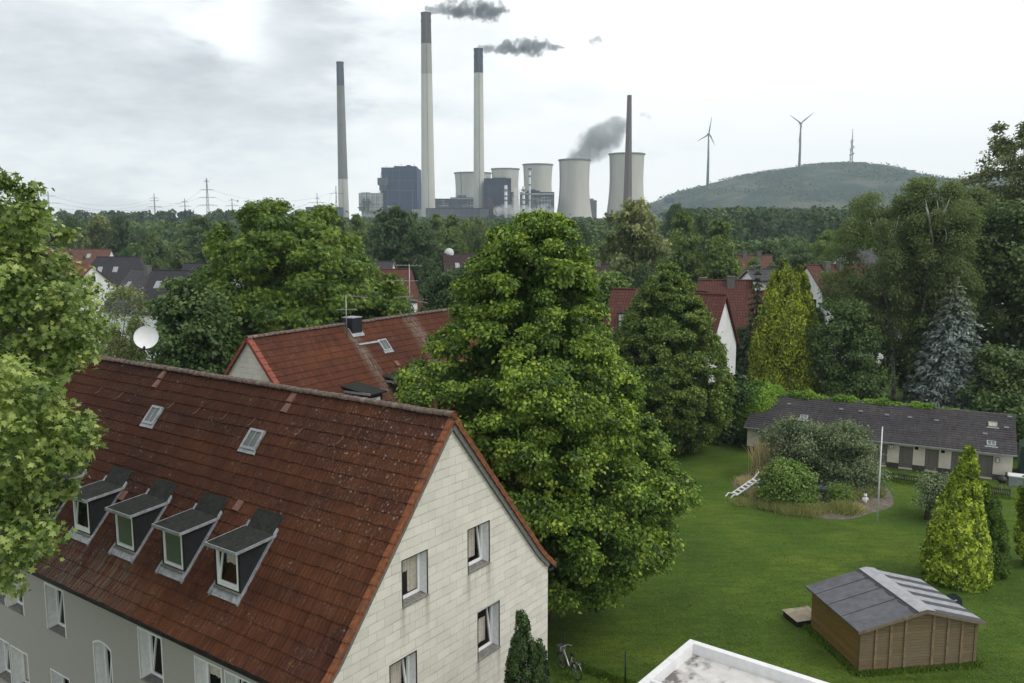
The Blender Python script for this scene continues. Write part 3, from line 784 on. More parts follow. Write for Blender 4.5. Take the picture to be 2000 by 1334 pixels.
verge(h2, SF(1), -.14, e2, M['verge2'], tw=.5); verge(h2, SF(-1), -.14, e2, M['verge2'], tw=.32)
g2 = MB(); wall_poly(g2, lambda u, z, d: (d, u, z), outer); g2.build('gable_wall', M['gable'], h2)
g3 = MB(); wall_poly(g3, lambda u, z, d: (L2-.1, u, z), outer); g3.poly([(0,5.25,0),(L2,5.25,0),(L2,5.25,6.5),(0,5.25,6.5)]); g3.poly([(0,-5.25,0),(L2,-5.25,0),(L2,-5.25,6.5),(0,-5.25,6.5)])
g3.build('side_walls', M['render'], h2)
c2, s2 = math.cos(A2), math.sin(A2)
def loc2(p): dx, dy = p.x-Q2.x, p.y-Q2.y; return (dx*c2+dy*s2, -dx*s2+dy*c2, p.z)
def nwk(v, c, s): return Vector((v[0]*c-v[1]*s, v[0]*s+v[1]*c, v[2]))
n2 = nwk((0, -math.sin(AL), math.cos(AL)), c2, s2)
def on2(px, py):
    p = loc2(onplane(px, py, (Q2.x, Q2.y, ZR), n2)); return p[0], abs(p[1])/math.cos(AL)
cx, cd = on2(698, 655)
ch = MB(); S = SF(-1); yb = S(cx, cd, 0)[1]; zb = S(cx, cd, 0)[2]
ch.box(cx-.42, cx+.42, yb, yb+.75, zb-.3, zb+1.0); co = ch.build('chimney', M['slate'], h2)
MB().box(cx-.44, cx+.44, yb-.02, yb+.77, zb+1.0, zb+1.05).build('chimney_cap', M['zinc'], co)
MB().hexa([S(cx-.5, cd-.5, .03), S(cx+.5, cd-.5, .03), S(cx+.5, cd+.12, .03), S(cx-.5, cd+.12, .03), S(cx-.5, cd-.5, .09), S(cx+.5, cd-.5, .09), S(cx+.5, cd+.12, .09), S(cx-.5, cd+.12, .09)]).build('flashing', M['zinc'], co)
sx, sd = on2(752, 676)
skylight(h2, SF(-1), sx-.4, sx+.35, sd-.45, sd+.35)
lx, ld = on2(712, 671)
MB().hexa([S(lx-.6, ld, .02), S(sx-.4, sd-.4, .02), S(sx-.4, sd-.28, .02), S(lx-.6, ld+.1, .02), S(lx-.6, ld, .10), S(sx-.4, sd-.4, .10), S(sx-.4, sd-.28, .10), S(lx-.6, ld+.1, .10)]).build('roof_tread', M['zinc'], h2)
for (px, py) in ((690, 762), (770, 742)):
    x, d = on2(px, py); yb, zb = S(x, d, 0)[1], S(x, d, 0)[2]
    dm = MB()
    for xx in (x-.6, x+.55): dm.add([(xx, yb-.1, zb), (xx, yb-1.5, zb-.05), (xx, yb-1.5, zb-1.7), (xx+.05, yb-.1, zb), (xx+.05, yb-1.5, zb-.05), (xx+.05, yb-1.5, zb-1.7)], [(0,1,2), (5,4,3), (0,3,4,1), (1,4,5,2)])
    dm.poly([(x-.6, yb-1.5, zb-.05), (x+.6, yb-1.5, zb-.05), (x+.6, yb-1.5, zb-1.7), (x-.6, yb-1.5, zb-1.7)])
    do = dm.build('dormer', M['slate'], h2)
    MB().hexa([(x-.72, yb+.25, zb+.25), (x+.72, yb+.25, zb+.25), (x+.72, yb-1.75, zb-.05), (x-.72, yb-1.75, zb-.05), (x-.72, yb+.25, zb+.32), (x+.72, yb+.25, zb+.32), (x+.72, yb-1.75, zb+.03), (x-.72, yb-1.75, zb+.03)]).build('dormer_roof', M['felt'], do)
    MB().box(x-.74, x-.70, yb-1.77, yb+.2, zb-.02, zb+.10).box(x+.70, x+.74, yb-1.77, yb+.2, zb-.02, zb+.10).build('flashing', M['zinc'], do)
    MB().box(x-.38, x+.38, yb-1.53, yb-1.50, zb-1.35, zb-.25).build('window', M['pvc'], do)
for px, py in ((768, 706), (700, 754)):
    x, d = on2(px, py); MB().hexa([S(x, d, .02), S(x+.3, d, .02), S(x+.3, d+.38, .03), S(x, d+.38, .03), S(x, d, .05), S(x+.3, d, .05), S(x+.3, d+.38, .10), S(x, d+.38, .10)]).build('vent_tile', M['pink'], h2)
def antenna(label, px, py0, py1, bars, plane_pt):
    base = plane_pt; t = thing('roof_antenna', label, 'antenna', base, 0, 'aerials on the second red roof')
    k = base.y/1680.0*1.02; hh = (py0-py1)*k
    MB().tube([(0,0,-.3),(0,0,hh)], .028, 6).build('mast', M['steel'], t, True)
    for (dy, xl, xr, tilt, ne) in bars:
        z = dy*k; b = MB(); b.tube([(xl*k, 0, z), (xr*k, .1, z+tilt)], .016, 5)
        for i in range(ne):
            x = (xl+(xr-xl)*(i+.5)/ne)*k; b.tube([(x, -.28, z+.03), (x, .28, z+.03)], .009, 4)
        b.build('aerial', M['steel'], t)
x, d = on2(681, 664); pw = nwk(S(x, d-.2, 0), c2, s2)+Q2; pw = Vector((pw.x, pw.y, S(x, d, 0)[2]))
antenna('thin aerial with one crossbar beside the slate chimney', 681, 664, 578, [(58, -19, 20, 0, 7), (85, -2, 42, -.1, 6)], pw)
x, d = on2(801, 632); pw = nwk(S(x, d, 0), c2, s2)+Q2; pw = Vector((pw.x, pw.y, S(x, d, 0)[2]))
antenna('tall aerial with several crossbars further along the second roof', 801, 632, 518, [(112, -33, 25, -.05, 8), (82, -46, 16, 0, 9), (50, -30, 5, .1, 7), (46, 0, 34, -.2, 6)], pw)
# ================================================================== ground, lawn
def ground_material():
    m, nt, out = nmat('lawn_and_fields'); n = N(nt)
    v = n.new("ShaderNodeNewGeometry").outputs["Position"]
    a = n.noise(v, .16, 6, .6); b = n.noise(v, 1.6, 6, .7); c_ = n.noise(n.mapping(v, (1, 1, 1)), 9, 6, .8)
    c = n.ramp(a, [(.3, (.036,.076,.008)), (.5, (.066,.122,.012)), (.66, (.128,.178,.022))])
    c = n.mix(n.rampv(b, .42, .7, 0, .5), c, (.075,.105,.022))
    st_ = n.noise(n.mapping(v, (.5, 2.4, 1), (0,0,0), (0,0,.5)), 1.0, 6, .7)
    c = n.mix(n.rampv(st_, .42, .66, 0, .6), c, (.026,.050,.007)); c = n.mix(n.rampv(c_, .45, .8, 0, .12), c, (.09,.12,.03))
    fine_ = n.noise(n.mapping(v, (1, 1.5, 1), (4, 2, 0)), 4.2, 7, .8); c = n.mix(n.rampv(fine_, .5, .66, 0, .5), c, (.024,.052,.007)); fin2 = n.noise(n.mapping(v, (1.3, 1, 1), (1, 7, 0)), 2.6, 8, .8); c = n.mix(n.rampv(fin2, .52, .68, 0, .5), c, (.105,.135,.026))
    bare = n.noise(n.mapping(v, (.35, 1.4, 1)), 1.1, 7, .7)
    c = n.mix(n.rampv(bare, .62, .76, 0, .6), c, (.16,.14,.075))
    p = n.pbsdf(c, .95, 0, .15, n.bump(n.math('ADD', c_, b), .3, .04)); n.L(p.outputs[0], out.inputs[0])
    return m
gm = ground_material()
g = MB(); R_ = 6500
ring_r = [0, 30, 60, 120, 300, 900, 2500, R_]
g.v.append((0, 0, 0))
for r in ring_r[1:]:
    for k in range(32): g.v.append((r*math.cos(k*math.pi/16), r*math.sin(k*math.pi/16), 0))
for k in range(32): g.f.append((0, 1+k, 1+(k+1) % 32)); g.t.append(.5); g.m.append(0)
for i in range(len(ring_r)-2):
    for k in range(32): g.f.append((1+i*32+k, 1+(i+1)*32+k, 1+(i+1)*32+(k+1) % 32, 1+i*32+(k+1) % 32)); g.t.append(.5); g.m.append(0)
tag(g.build('ground', gm), 'mown green garden lawn and the land beyond', 'ground', kind='structure')
LM['grass'] = leafmat('lawn_grass_blade', (.034,.072,.008), (.056,.106,.012), (.105,.158,.024), .35, .9)
def lawn_grass():
    rng = np.random.default_rng(90); n = 140000
    Y = 29+ (92-29)*rng.random(n)**1.35; X = rng.uniform(-1, 1, n)*0+ (rng.uniform(-.02, .64, n))*Y
    keep = ((X-21)**2/31+(Y-58.5)**2/40 > 1) & (X > 1.8)
    X, Y = X[keep], Y[keep]; n = len(X)
    cl = np.sin(X*1.7+np.sin(Y*.9)*2)*np.sin(Y*1.3+np.sin(X*.7)*2)
    pos = np.stack([X, Y, np.full(n, .04)], 1)
    nr = unit(np.stack([.35*rng.normal(size=n), .35*rng.normal(size=n), np.ones(n)], 1)); ax = unit(np.stack([rng.normal(size=n), rng.normal(size=n), .35*np.ones(n)], 1))
    t = .45+.10*cl+rng.normal(0, .32, n)
    s_ = rng.uniform(.05, .11, n)
    # longer grass along shed, gable wall, annex and fences, added for contact shadows
    E_ = []
    def edge(a, b, m, w=.10):
        t_ = rng.random(m); E_.append(np.stack([a[0]+(b[0]-a[0])*t_+rng.normal(0, w, m), a[1]+(b[1]-a[1])*t_+rng.normal(0, w, m), np.full(m, .07)], 1))
    ca, sa = math.cos(SA), math.sin(SA); C_ = [(SHP.x+x*ca-y*sa, SHP.y+x*sa+y*ca) for x, y in ((-.12,-.12),(SW+.12,-.12),(SW+.12,SL+.12),(-.12,SL+.12))]
    for i in range(4): edge(C_[i], C_[(i+1) % 4], 1500)
    gr = H1A+gdir*5.35; edge((H1A.x, H1A.y), (gr.x, gr.y), 1500, .12); q0, q1 = atz(1102, 1292), atz(1300, 1366); edge((q0.x, q0.y), (q1.x, q1.y), 2500, .12)
    e0, e1 = atz(1728, 938), atz(1975, 974); edge((e0.x, e0.y), (e1.x, e1.y), 2500, .2)
    E_ = np.concatenate(E_); m = len(E_); pos = np.concatenate([pos, E_]); nr = np.concatenate([nr, unit(rng.normal(size=(m, 3))*np.array([1,1,.2]))]); ax = np.concatenate([ax, unit(np.stack([.35*rng.normal(size=m), .35*rng.normal(size=m), np.ones(m)], 1))])
    t = np.concatenate([t, rng.normal(.45, .25, m)]); s_ = np.concatenate([s_, rng.uniform(.12, .32, m)])
    T = T_BLADE.copy(); T[:, 1] *= 2.4
    return leaves_mesh('grass', pos, nr, ax, s_, t, T)

# ================================================================== garden shed
M['shedw'] = woodmat('brown_shed_boards', (.135,.098,.052), (.260,.192,.105), .13, 2, (.18,.145,.10))
M['shedo'] = woodmat('ochre_shed_boards', (.215,.128,.036), (.365,.230,.075), .13, 2)
M['batten'] = plain('light_batten_wood', (.20,.145,.085), .8, 0, .3, 8)
M['shedfelt'] = plain('blue_grey_roofing_felt', (.105,.108,.122), .8, 0, .25, 3, dirt=(.075,.078,.088))
def sheet_mat():
    m, nt, out = nmat('patchy_silver_felt'); n = N(nt); v = n.obj(); s = n.sep(v)
    # dark tar bands across white-silver sheets
    fr = n.math('FRACT', n.math('DIVIDE', n.math('ADD', s[1], n.math('MULTIPLY', n.noise(v, 2.2, 5, .7), .14)), .92))
    band = n.rampv(n.math('ABSOLUTE', n.math('SUBTRACT', fr, .5))  , .24, .30)
    st = n.rampv(n.noise(n.mapping(v, (.9, 12, 1)), 1.0, 5, .7), .60, .64)
    reg = n.rampv(n.noise(v, .9, 3), .42, .55)
    k = n.math('MAXIMUM', band, n.math('MULTIPLY', st, reg))
    edge = n.rampv(s[0], 3.02, 2.98); k = n.math('MAXIMUM', k, edge)
    c = n.mix(k, n.ramp(n.noise(v, 4, 5), [(.3, (.22,.225,.25)), (.7, (.36,.37,.40))]), (.055,.058,.066))
    p = n.pbsdf(c, .55, 0, .4); n.L(p.outputs[0], out.inputs[0]); return m
M['sheet'] = sheet_mat()
SHP = Vector((14.36, 33.52, 0)); SA = rad(8.2)
shed = thing('garden_shed', 'brown wooden garden shed with low pitched felt roof standing on the lawn', 'shed', SHP, SA)
SW, SL = 5.24, 4.12; ze, zrg = 1.98, 2.66
w_ = MB()
w_.add([(0,0,.05),(SW,0,.05),(SW,0,ze-.06),(SW/2+.15,0,zrg-.10),(0,0,ze-.06)], [(0,1,2,3,4)]); w_.add([(0,SL,.05),(SW,SL,.05),(SW,SL,ze-.06),(SW/2,SL,zrg-.10),(0,SL,ze-.06)], [(0,1,2,3,4)])
w_.poly([(SW,0,.05),(SW,SL,.05),(SW,SL,ze-.06),(SW,0,ze-.06)]); w_.build('wall', M['shedw'], shed)
MB().poly([(0,0,.05),(0,SL,.05),(0,SL,ze-.06),(0,0,ze-.06)]).build('side_wall', M['shedo'], shed)
for u in (.62, 1.28, 1.93, 3.18, 3.85, 4.50):
    zt = ze-.06+(zrg-ze-.04)*(1-abs(u-SW/2-.1)/(SW/2))-.10; MB().box(u, u+.11, -.05, -.003, .12, zt).build('batten', M['batten'], shed)
MB().box(-.03, .10, -.035, .0-.002, .05, ze-.1).box(-.035, -.002, -.0, .12, .05, ze-.1).box(SW-.10, SW+.03, -.035, -.002, .05, ze-.1).build('corner_boards', M['shedw'], shed)
xm = SW/2+.10; ov = .24
rl = MB()
rl.hexa([(-ov, -.22, ze-.10), (xm, -.22, zrg-.06), (xm, SL+.22, zrg-.06), (-ov, SL+.22, ze-.10), (-ov, -.22, ze-.02), (xm, -.22, zrg+.02), (xm, SL+.22, zrg+.02), (-ov, SL+.22, ze-.02)])
ro = rl.build('roof', M['shedfelt'], shed)
r2 = MB(); r2.hexa([(xm+.001, -.22, zrg-.06), (SW+ov, -.22, ze-.10), (SW+ov, SL+.22, ze-.10), (xm+.001, SL+.22, zrg-.06), (xm+.001, -.22, zrg+.02), (SW+ov, -.22, ze-.02), (SW+ov, SL+.22, ze-.02), (xm+.001, SL+.22, zrg+.02)])
r2.build('roof_sheet', M['sheet'], shed)
sm = MB()
for yv in (1.15, 2.3, 3.4):
    sm.hexa([(-ov, yv, ze-.018), (xm-.4, yv+.05, zrg-.07), (xm-.4, yv+.07, zrg-.07), (-ov, yv+.02, ze-.018), (-ov, yv, ze-.008), (xm-.4, yv+.05, zrg-.058), (xm-.4, yv+.07, zrg-.058), (-ov, yv+.02, ze-.008)])
sm.build('seams', M['slate'], ro)
cp = MB(); cp.hexa([(xm-.34, -.23, zrg-.035), (xm, -.23, zrg+.03), (xm, SL+.23, zrg+.03), (xm-.34, SL+.23, zrg-.035), (xm-.34, -.23, zrg-.02), (xm, -.23, zrg+.05), (xm, SL+.23, zrg+.05), (xm-.34, SL+.23, zrg-.02)])
cp.hexa([(xm+.002, -.23, zrg+.03), (xm+.42, -.23, zrg-.05), (xm+.42, SL+.23, zrg-.05), (xm+.002, SL+.23, zrg+.03), (xm+.002, -.23, zrg+.05), (xm+.42, -.23, zrg-.03), (xm+.42, SL+.23, zrg-.03), (xm+.002, SL+.23, zrg+.05)])
cp.build('ridge_sheet', plain('silver_ridge_felt', (.34,.345,.37), .5, .0, .12, 5, dirt=(.25,.255,.27)), shed)
tar = MB(); nn = 30; vs = []
for i in range(nn+1):
    y_ = -.22+(SL+.44)*i/nn; a_ = xm-.34; wdt = .15+.05*math.sin(i*1.1)+.03*math.sin(i*2.7); zz_ = lambda x: zrg-.0-(xm-x)*(zrg-ze)/(xm+ov)+.028
    vs += [(a_-wdt, y_, zz_(a_-wdt)), (a_+.02, y_, zz_(a_)+.008)]
tar.add(vs, [(2*i, 2*i+2, 2*i+3, 2*i+1) for i in range(nn)]); tar.build('tar_strip', M['black'], shed)
fb = MB(); fb.hexa([(-ov, -.25, ze-.16), (xm, -.25, zrg-.12), (xm, -.222, zrg-.12), (-ov, -.222, ze-.16), (-ov, -.25, ze-.03), (xm, -.25, zrg+.01), (xm, -.222, zrg+.01), (-ov, -.222, ze-.03)])
fb.hexa([(xm+.002, -.25, zrg-.12), (SW+ov, -.25, ze-.16), (SW+ov, -.222, ze-.16), (xm+.002, -.222, zrg-.12), (xm+.002, -.25, zrg+.01), (SW+ov, -.25, ze-.03), (SW+ov, -.222, ze-.03), (xm+.002, -.222, zrg+.01)])
fb.build('fascia', plain('weathered_fascia_wood', (.16,.125,.09), .8, 0, .3, 6), shed)
MB().box(.02, SW-.02, .04, SL-.02, -.05, .05).build('base', M['dark'], shed)
# things beside the shed
dk = thing('satellite_dish', 'small dark grey satellite dish behind the right side of the garden shed', 'satellite dish', (20.0, 37.2, 0), 0)
dd = MB(); dd.lathe([(.001, 0)]+[(.40*k/6, .09*(k/6)**2) for k in range(1, 7)]+[(.41, .10)], 28)
R = Matrix.Rotation(rad(-14), 4, 'Z') @ Matrix.Rotation(rad(82), 4, 'X')
for i, q in enumerate(dd.v): v2 = R @ Vector(q); dd.v[i] = (v2.x, v2.y, v2.z*1.08+1.42)
rf = dd.build('reflector', plain('slate_grey_dish', (.05,.06,.075), .45, 0, .15, 6), dk, True)
MB().tube([(0,.1,0),(0,.1,1.3)], .03, 8).build('pole', M['steel'], dk, True)
lg = MB(); pts = [(-.10+.026*i, -.16, 1.56+.028*math.sin(i*2.4)+.004*i) for i in range(10)]; lg.tube(pts, .011, 4); lg.tube([(-.06,-.16,1.52),(-.07,-.16,1.62)], .011, 4); lg.tube([(.07,-.16,1.55),(.075,-.16,1.64)], .011, 4)
lg.build('logo', M['white'], rf)
sb = thing('sandbox', 'low wooden box with a torn pale cover against the shed', 'sandbox', atz(1566, 1212), SA+.1)
MB().box(-.62, -.58, -.6, .6, 0, .28).box(.58, .62, -.6, .6, 0, .28).box(-.58, .58, -.6, -.56, 0, .28).box(-.58, .58, .56, .6, 0, .28).build('frame', M['black'], sb)
MB().hexa([(-.68,-.66,.29),(.6,-.66,.33),(.7,.6,.36),(-.68,.66,.31),(-.68,-.66,.31),(.6,-.66,.35),(.7,.6,.38),(-.68,.66,.33)]).build('cover', plain('pale_board_cover', (.32,.27,.19), .8, 0, .3, 3, dirt=(.06,.055,.05)), sb)

# ================================================================== long grey outbuilding
OL = Vector((19.44, 69.49, 0)); OR = Vector((36.29, 60.65, 0)); od = (OR-OL).normalized(); OA = math.atan2(od.y, od.x); OLn = (OR-OL).length
ob = thing('garage_row', 'long low outbuilding with dark grey tiled roof and a row of wooden doors', 'outbuilding', OL, OA)
co_, so_ = math.cos(OA), math.sin(OA)
mpO = lambda u, z, d: (u, d, z)
nO = Vector((-od.y, od.x, 0))
def onO(px, py):
    p = onplane(px, py, OL, nO); return ((p-OL).dot(od), p.z)
M['cream'] = plain('stained_cream_render', (.60,.555,.48), .9, 0, .15, 1.2, dirt=(.28,.245,.205))
M['door'] = woodmat('weathered_grey_door', (.115,.100,.090), (.220,.195,.175), .15, 0, (.16,.15,.135))
M['tile3'] = tilemat('dark_grey_concrete_tile', (.066,.061,.064), (.046,.043,.046), (.082,.075,.076), .35, (.14,.13,.12))
doors = []; M['plinth'] = plain('dark_plinth', (.06,.05,.05), .9, 0, .4, 3)
for (xa, xb, yt) in ((1484, 1512, 868), (1707.5, 1733.6, 872), (1756.6, 1783.6, 879), (1807, 1834, 885), (1858, 1885, 892), (1911, 1940, 898)):
    ua, ub = onO(xa, yt)[0], onO(xb, yt)[0]; doors.append((ua, ub, .12, 1.78))
wl = MB(); vents = [onO(1790, 876), onO(1841.6, 882.5), onO(1741, 872)]
holes = [rect(*d) for d in doors]+[rect(v[0]-.13, v[0]+.13, v[1]-.12, v[1]+.12) for v in vents[:2]]
wall_poly(wl, mpO, [(0, 0), (OLn, 0), (OLn, 2.2), (0, 2.2)], holes)
for h in holes:
    for i in range(4):
        a, b_ = h[i], h[(i+1) % 4]; wl.poly([mpO(a[0], a[1], 0), mpO(b_[0], b_[1], 0), mpO(b_[0], b_[1], .15), mpO(a[0], a[1], .15)])
for x in (0, OLn): wl.poly([(x, 0, 0), (x, 8.2, 0), (x, 8.2, 2.5), (x, 5.75, 3.75), (x, 0, 2.15)])
wl.poly([(0, 8.2, 0), (OLn, 8.2, 0), (OLn, 8.2, 2.5), (0, 8.2, 2.5)])
wl.build('wall', M['cream'], ob)
us = [-.01]+[q for d in doors for q in (d[0], d[1])]+[OLn+.01]
for i in range(0, len(us), 2): MB().box(us[i], us[i+1], -.025, -.002, 0, .42).build('plinth', M['plinth'], ob)
for d in doors:
    m_ = MB(); m_.box(d[0]+.02, d[1]-.02, .06, .10, d[2], d[3]-.02); do = m_.build('door', M['door'], ob)
    MB().box(d[0]+.06, d[1]-.06, .035, .058, d[2]+.25, d[2]+.36).box(d[0]+.06, d[1]-.06, .035, .058, d[3]-.36, d[3]-.25).build('ledge', M['board'], do)
MB().box(0.1, OLn-.1, .3, .35, 0, 2.1).build('inner_wall', M['dark'], ob)
SE = lambda x, d, h: (x, -.38+d*math.cos(rad(16.4))+h*0, 2.06+d*math.sin(rad(16.4))+h)
ang = math.atan2(3.8-2.08, 6.1)
def SO(x, d, h):     # d from the ridge down to the eave
    return (x+.0, 5.75-d*math.cos(ang)-h*math.sin(ang), 3.82-d*math.sin(ang)+h*math.cos(ang))
Ls = 6.13/math.cos(ang); nr_ = 17
tile_field('roof', ob, M['tile3'], SO, -.25, OLn+.25, [Ls*k/nr_ for k in range(nr_+1)], .33, 31, .008, 1, .03)
MB().poly([(-.25, 5.75, 3.80), (OLn+.25, 5.75, 3.80), (OLn+.25, 8.4, 2.4), (-.25, 8.4, 2.4)]).poly([SO(-.2, 0, -.02), SO(OLn+.2, 0, -.02), SO(OLn+.2, Ls-.02, -.02), SO(-.2, Ls-.02, -.02)]).build('rear_roof', M['tile3'], ob)
ridge_caps('ridge_tiles', ob, plain('grey_ridge_tile', (.075,.068,.066), .9, 0, .4, 8, dirt=(.16,.15,.13)), -.25, OLn+.25, 3.80, .12, .4, 5.75, 33)
MB().box(-.2, OLn+.25, -.50, -.39, 2.0, 2.07).build('gutter', M['zinc'], ob)
MB().box(-.2, OLn+.2, -.38, -.0, 2.02, 2.05).build('soffit', M['reveal'], ob)
for (px, py, nm) in ((1570, 817, 0), (1939, 831, 1), (1936, 868, 0)):
    nn_ = Vector((-od.y*-math.sin(ang)*0, 0, 0))
    nw = Vector((0, -math.sin(ang), math.cos(ang))); nw = Vector((nw.x*co_-nw.y*so_, nw.x*so_+nw.y*co_, nw.z))
    p = onplane(px, py, Vector((OL.x, OL.y, 0))+Vector((-so_*5.75, co_*5.75, 3.82)), nw); dx, dy = p.x-OL.x, p.y-OL.y
    u = dx*co_+dy*so_; v = -dx*so_+dy*co_; d = (5.75-v)/math.cos(ang)
    s = MB()
    def B(a, b, c, e, h0, h1_): s.hexa([SO(a, c, h0), SO(b, c, h0), SO(b, e, h0), SO(a, e, h0), SO(a, c, h1_), SO(b, c, h1_), SO(b, e, h1_), SO(a, e, h1_)])
    a0, a1, c0, c1 = u-.30, u+.30, d-.36, d+.36
    B(a0, a0+.07, c0, c1, 0, .14); B(a1-.07, a1, c0, c1, 0, .14); B(a0+.07, a1-.07, c0, c0+.07, 0, .14); B(a0+.07, a1-.07, c1-.07, c1, 0, .14); B(u-.02, u+.02, c0+.07, c1-.07, .02, .13); B(a0-.12, a1+.12, c1, c1+.16, 0, .05)
    o = s.build('roof_hatch', M['zinc'], ob)
    MB().poly([SO(a0+.07, c0+.07, .1), SO(a1-.07, c0+.07, .1), SO(a1-.07, c1-.07, .1), SO(a0+.07, c1-.07, .1)]).build('pane', M['glassg'] if not nm else plain('yellowed_board', (.42,.40,.22), .7), o)
for (px, py) in ((1681, 804), (1732, 811), (1777, 816), (1829, 822), (1924, 848), (1966, 836), (1972, 815), (1643, 800), (1541, 790)):
    nw = Vector((0, -math.sin(ang), math.cos(ang))); nw = Vector((nw.x*co_-nw.y*so_, nw.x*so_+nw.y*co_, nw.z))
    p = onplane(px, py, Vector((OL.x, OL.y, 0))+Vector((-so_*5.75, co_*5.75, 3.82)), nw); dx, dy = p.x-OL.x, p.y-OL.y
    u = dx*co_+dy*so_; v = -dx*so_+dy*co_; d = (5.75-v)/math.cos(ang)
    MB().hexa([SO(u-.17, d-.18, .03), SO(u+.17, d-.18, .03), SO(u+.17, d+.18, .05), SO(u-.17, d+.18, .05), SO(u-.16, d-.18, .05), SO(u+.16, d-.18, .05), SO(u+.16, d+.18, .09), SO(u-.16, d+.18, .09)]).build('glass_tile', plain('pale_grey_tile', (.15,.15,.155), .5, 0, .3, 9) if 'gt' not in M else M['gt'], ob)
def number_lamp(px, py, txt):
    u, z = onO(px, py)
    o = MB(); o.box(u-.14, u+.14, -.16, -.02, z-.18, z+.14); L_ = o.build('number_lamp', M['black'], ob)
    MB().box(u-.11, u+.11, -.175, -.162, z-.15, z+.11).build('lamp_glass', M['white'], L_)
    cd = bpy.data.curves.new('number', 'FONT'); cd.body = txt; cd.size = .26; cd.align_x = 'CENTER'; cd.align_y = 'CENTER'; cd.extrude = .003
    t0_ = bpy.data.objects.new('number', cd); COL.objects.link(t0_); bpy.context.view_layer.update(); me_ = bpy.data.meshes.new_from_object(t0_.evaluated_get(bpy.context.evaluated_depsgraph_get())); bpy.data.objects.remove(t0_); me_.materials.clear(); me_.materials.append(M['black']); t = bpy.data.objects.new('number', me_); COL.objects.link(t); t.parent = L_; t.location = (u, -.182, z-.02); t.rotation_euler = (math.pi/2, 0, 0)
number_lamp(1475, 837, '1'); number_lamp(1741, 871, '6'); number_lamp(1948.7, 897, '10')
# picket fence in front
fa, fb_ = atz(1728, 936), atz(1972, 972); fd = (fb_-fa); FA = math.atan2(fd.y, fd.x); FLn = fd.length
fn = thing('picket_fence', 'low dark wooden picket fence in front of the outbuilding doors', 'fence', fa, FA)
rng = np.random.default_rng(5)
M['oldwood'] = plain('dark_old_wood', (.055,.045,.042), .9, 0, .4, 5)
k = 0; u = 0
pk = MB()
while u < FLn: pk.box(u, u+.05, -.02, .0, .06, .62+rng.normal(0, .02)); u += .11
pk.build('pickets', M['oldwood'], fn)
MB().box(0, FLn, .002, .04, .15, .21).box(0, FLn, .002, .04, .46, .52).build('rails', M['oldwood'], fn)
for i in range(7):
    u = FLn*i/6; MB().box(u-.05, u+.05, .045, .13, 0, .82).build('post', plain('grey_post', (.17,.15,.13), .9) if 'post' not in M else M['post'], fn)
# flagpole
fp = thing('flagpole', 'thin white flagpole without a flag standing on the lawn by the planted bed', 'flagpole', atz(1713, 1018))
MB().tube([(0,0,-.1),(0,0,3),(0,0,6.0)], [.05,.045,.035], 10).build('pole', M['white'], fp, True)
MB().sphere((0,0,6.03), .05, 8, 6).build('finial', M['white'], fp, True)
# ladder
la, lb = atz(1434, 966, .1), atz(1478, 936, .9)
ld = thing('ladder', 'white ladder lying slanted at the left edge of the planted bed', 'ladder', (la.x, la.y, 0))
dv = (lb-la); sdv = Vector((-dv.y, dv.x, 0)).normalized()*.25; lm = MB()
for sg in (-1, 1):
    o = sdv*sg; P0 = Vector((0,0,.12))+o
    lm.tube([P0-dv*.28+Vector((0,0,.06)), P0-dv*.14+Vector((0,0,.20)), P0, P0+dv, P0+dv*1.22+Vector((0,0,.22))], .05, 6)
lm.build('rails', M['white'], ld)
for i in range(6):
    c_ = Vector((0,0,.12))+dv*(i+.3)/6; r_ = MB(); r_.hexa([c_-sdv-dv*.02, c_+sdv-dv*.02, c_+sdv+dv*.03, c_-sdv+dv*.03, c_-sdv-dv*.02+Vector((0,0,.05)), c_+sdv-dv*.02+Vector((0,0,.05)), c_+sdv+dv*.03+Vector((0,0,.05)), c_-sdv+dv*.03+Vector((0,0,.05))]); r_.build('rung', M['white'], ld)
# planted bed
BC = Vector((21.0, 58.4, 0))
bd = MB(); n_ = 48; pts = []
for k in range(n_):
    a = 2*math.pi*k/n_; rr = 1+.05*math.sin(3*a+1)+.03*math.sin(7*a); pts.append((BC.x+5.3*rr*math.cos(a), BC.y+5.6*rr*math.sin(a)))
bd.v = [(BC.x, BC.y, .25)]+[(BC.x+(x-BC.x)*.7, BC.y+(y-BC.y)*.7, .20) for x, y in pts]+[(x, y, .006) for x, y in pts]
for k in range(n_):
    bd.f += [(0, 1+k, 1+(k+1) % n_), (1+k, 1+n_+k, 1+n_+(k+1) % n_, 1+(k+1) % n_)]; bd.t += [.5, .5]; bd.m += [0, 0]
tag(bd.build('bed_soil', plain('stony_bed_soil', (.12,.10,.075), .95, 0, .45, 5, dirt=(.20,.18,.15))), 'stony soil of the round planted bed', 'soil', kind='structure')
def tuft_mesh(rng, cx, cy, n, rx, h, ls, tv=.25, lean=.4, width=1.0):
    x = cx+rng.normal(0, rx*.45, n); y = cy+rng.normal(0, rx*.45, n)
    o = np.stack([x-cx, y-cy, np.zeros(n)], 1); hh = h*rng.uniform(.5, 1.15, n)
    ax = unit(np.stack([rng.normal(0, lean*.5, n), rng.normal(0, lean*.5, n), np.ones(n)], 1)+lean*o/max(rx, .01))
    pos = np.stack([x, y, hh*.45], 1)+ax*0
    T = T_BLADE.copy(); T[:, 1] *= width
    return pos, unit(rng.normal(size=(n, 3))*np.array([1,1,.1])), ax, hh, .5+rng.normal(0, tv, n), T
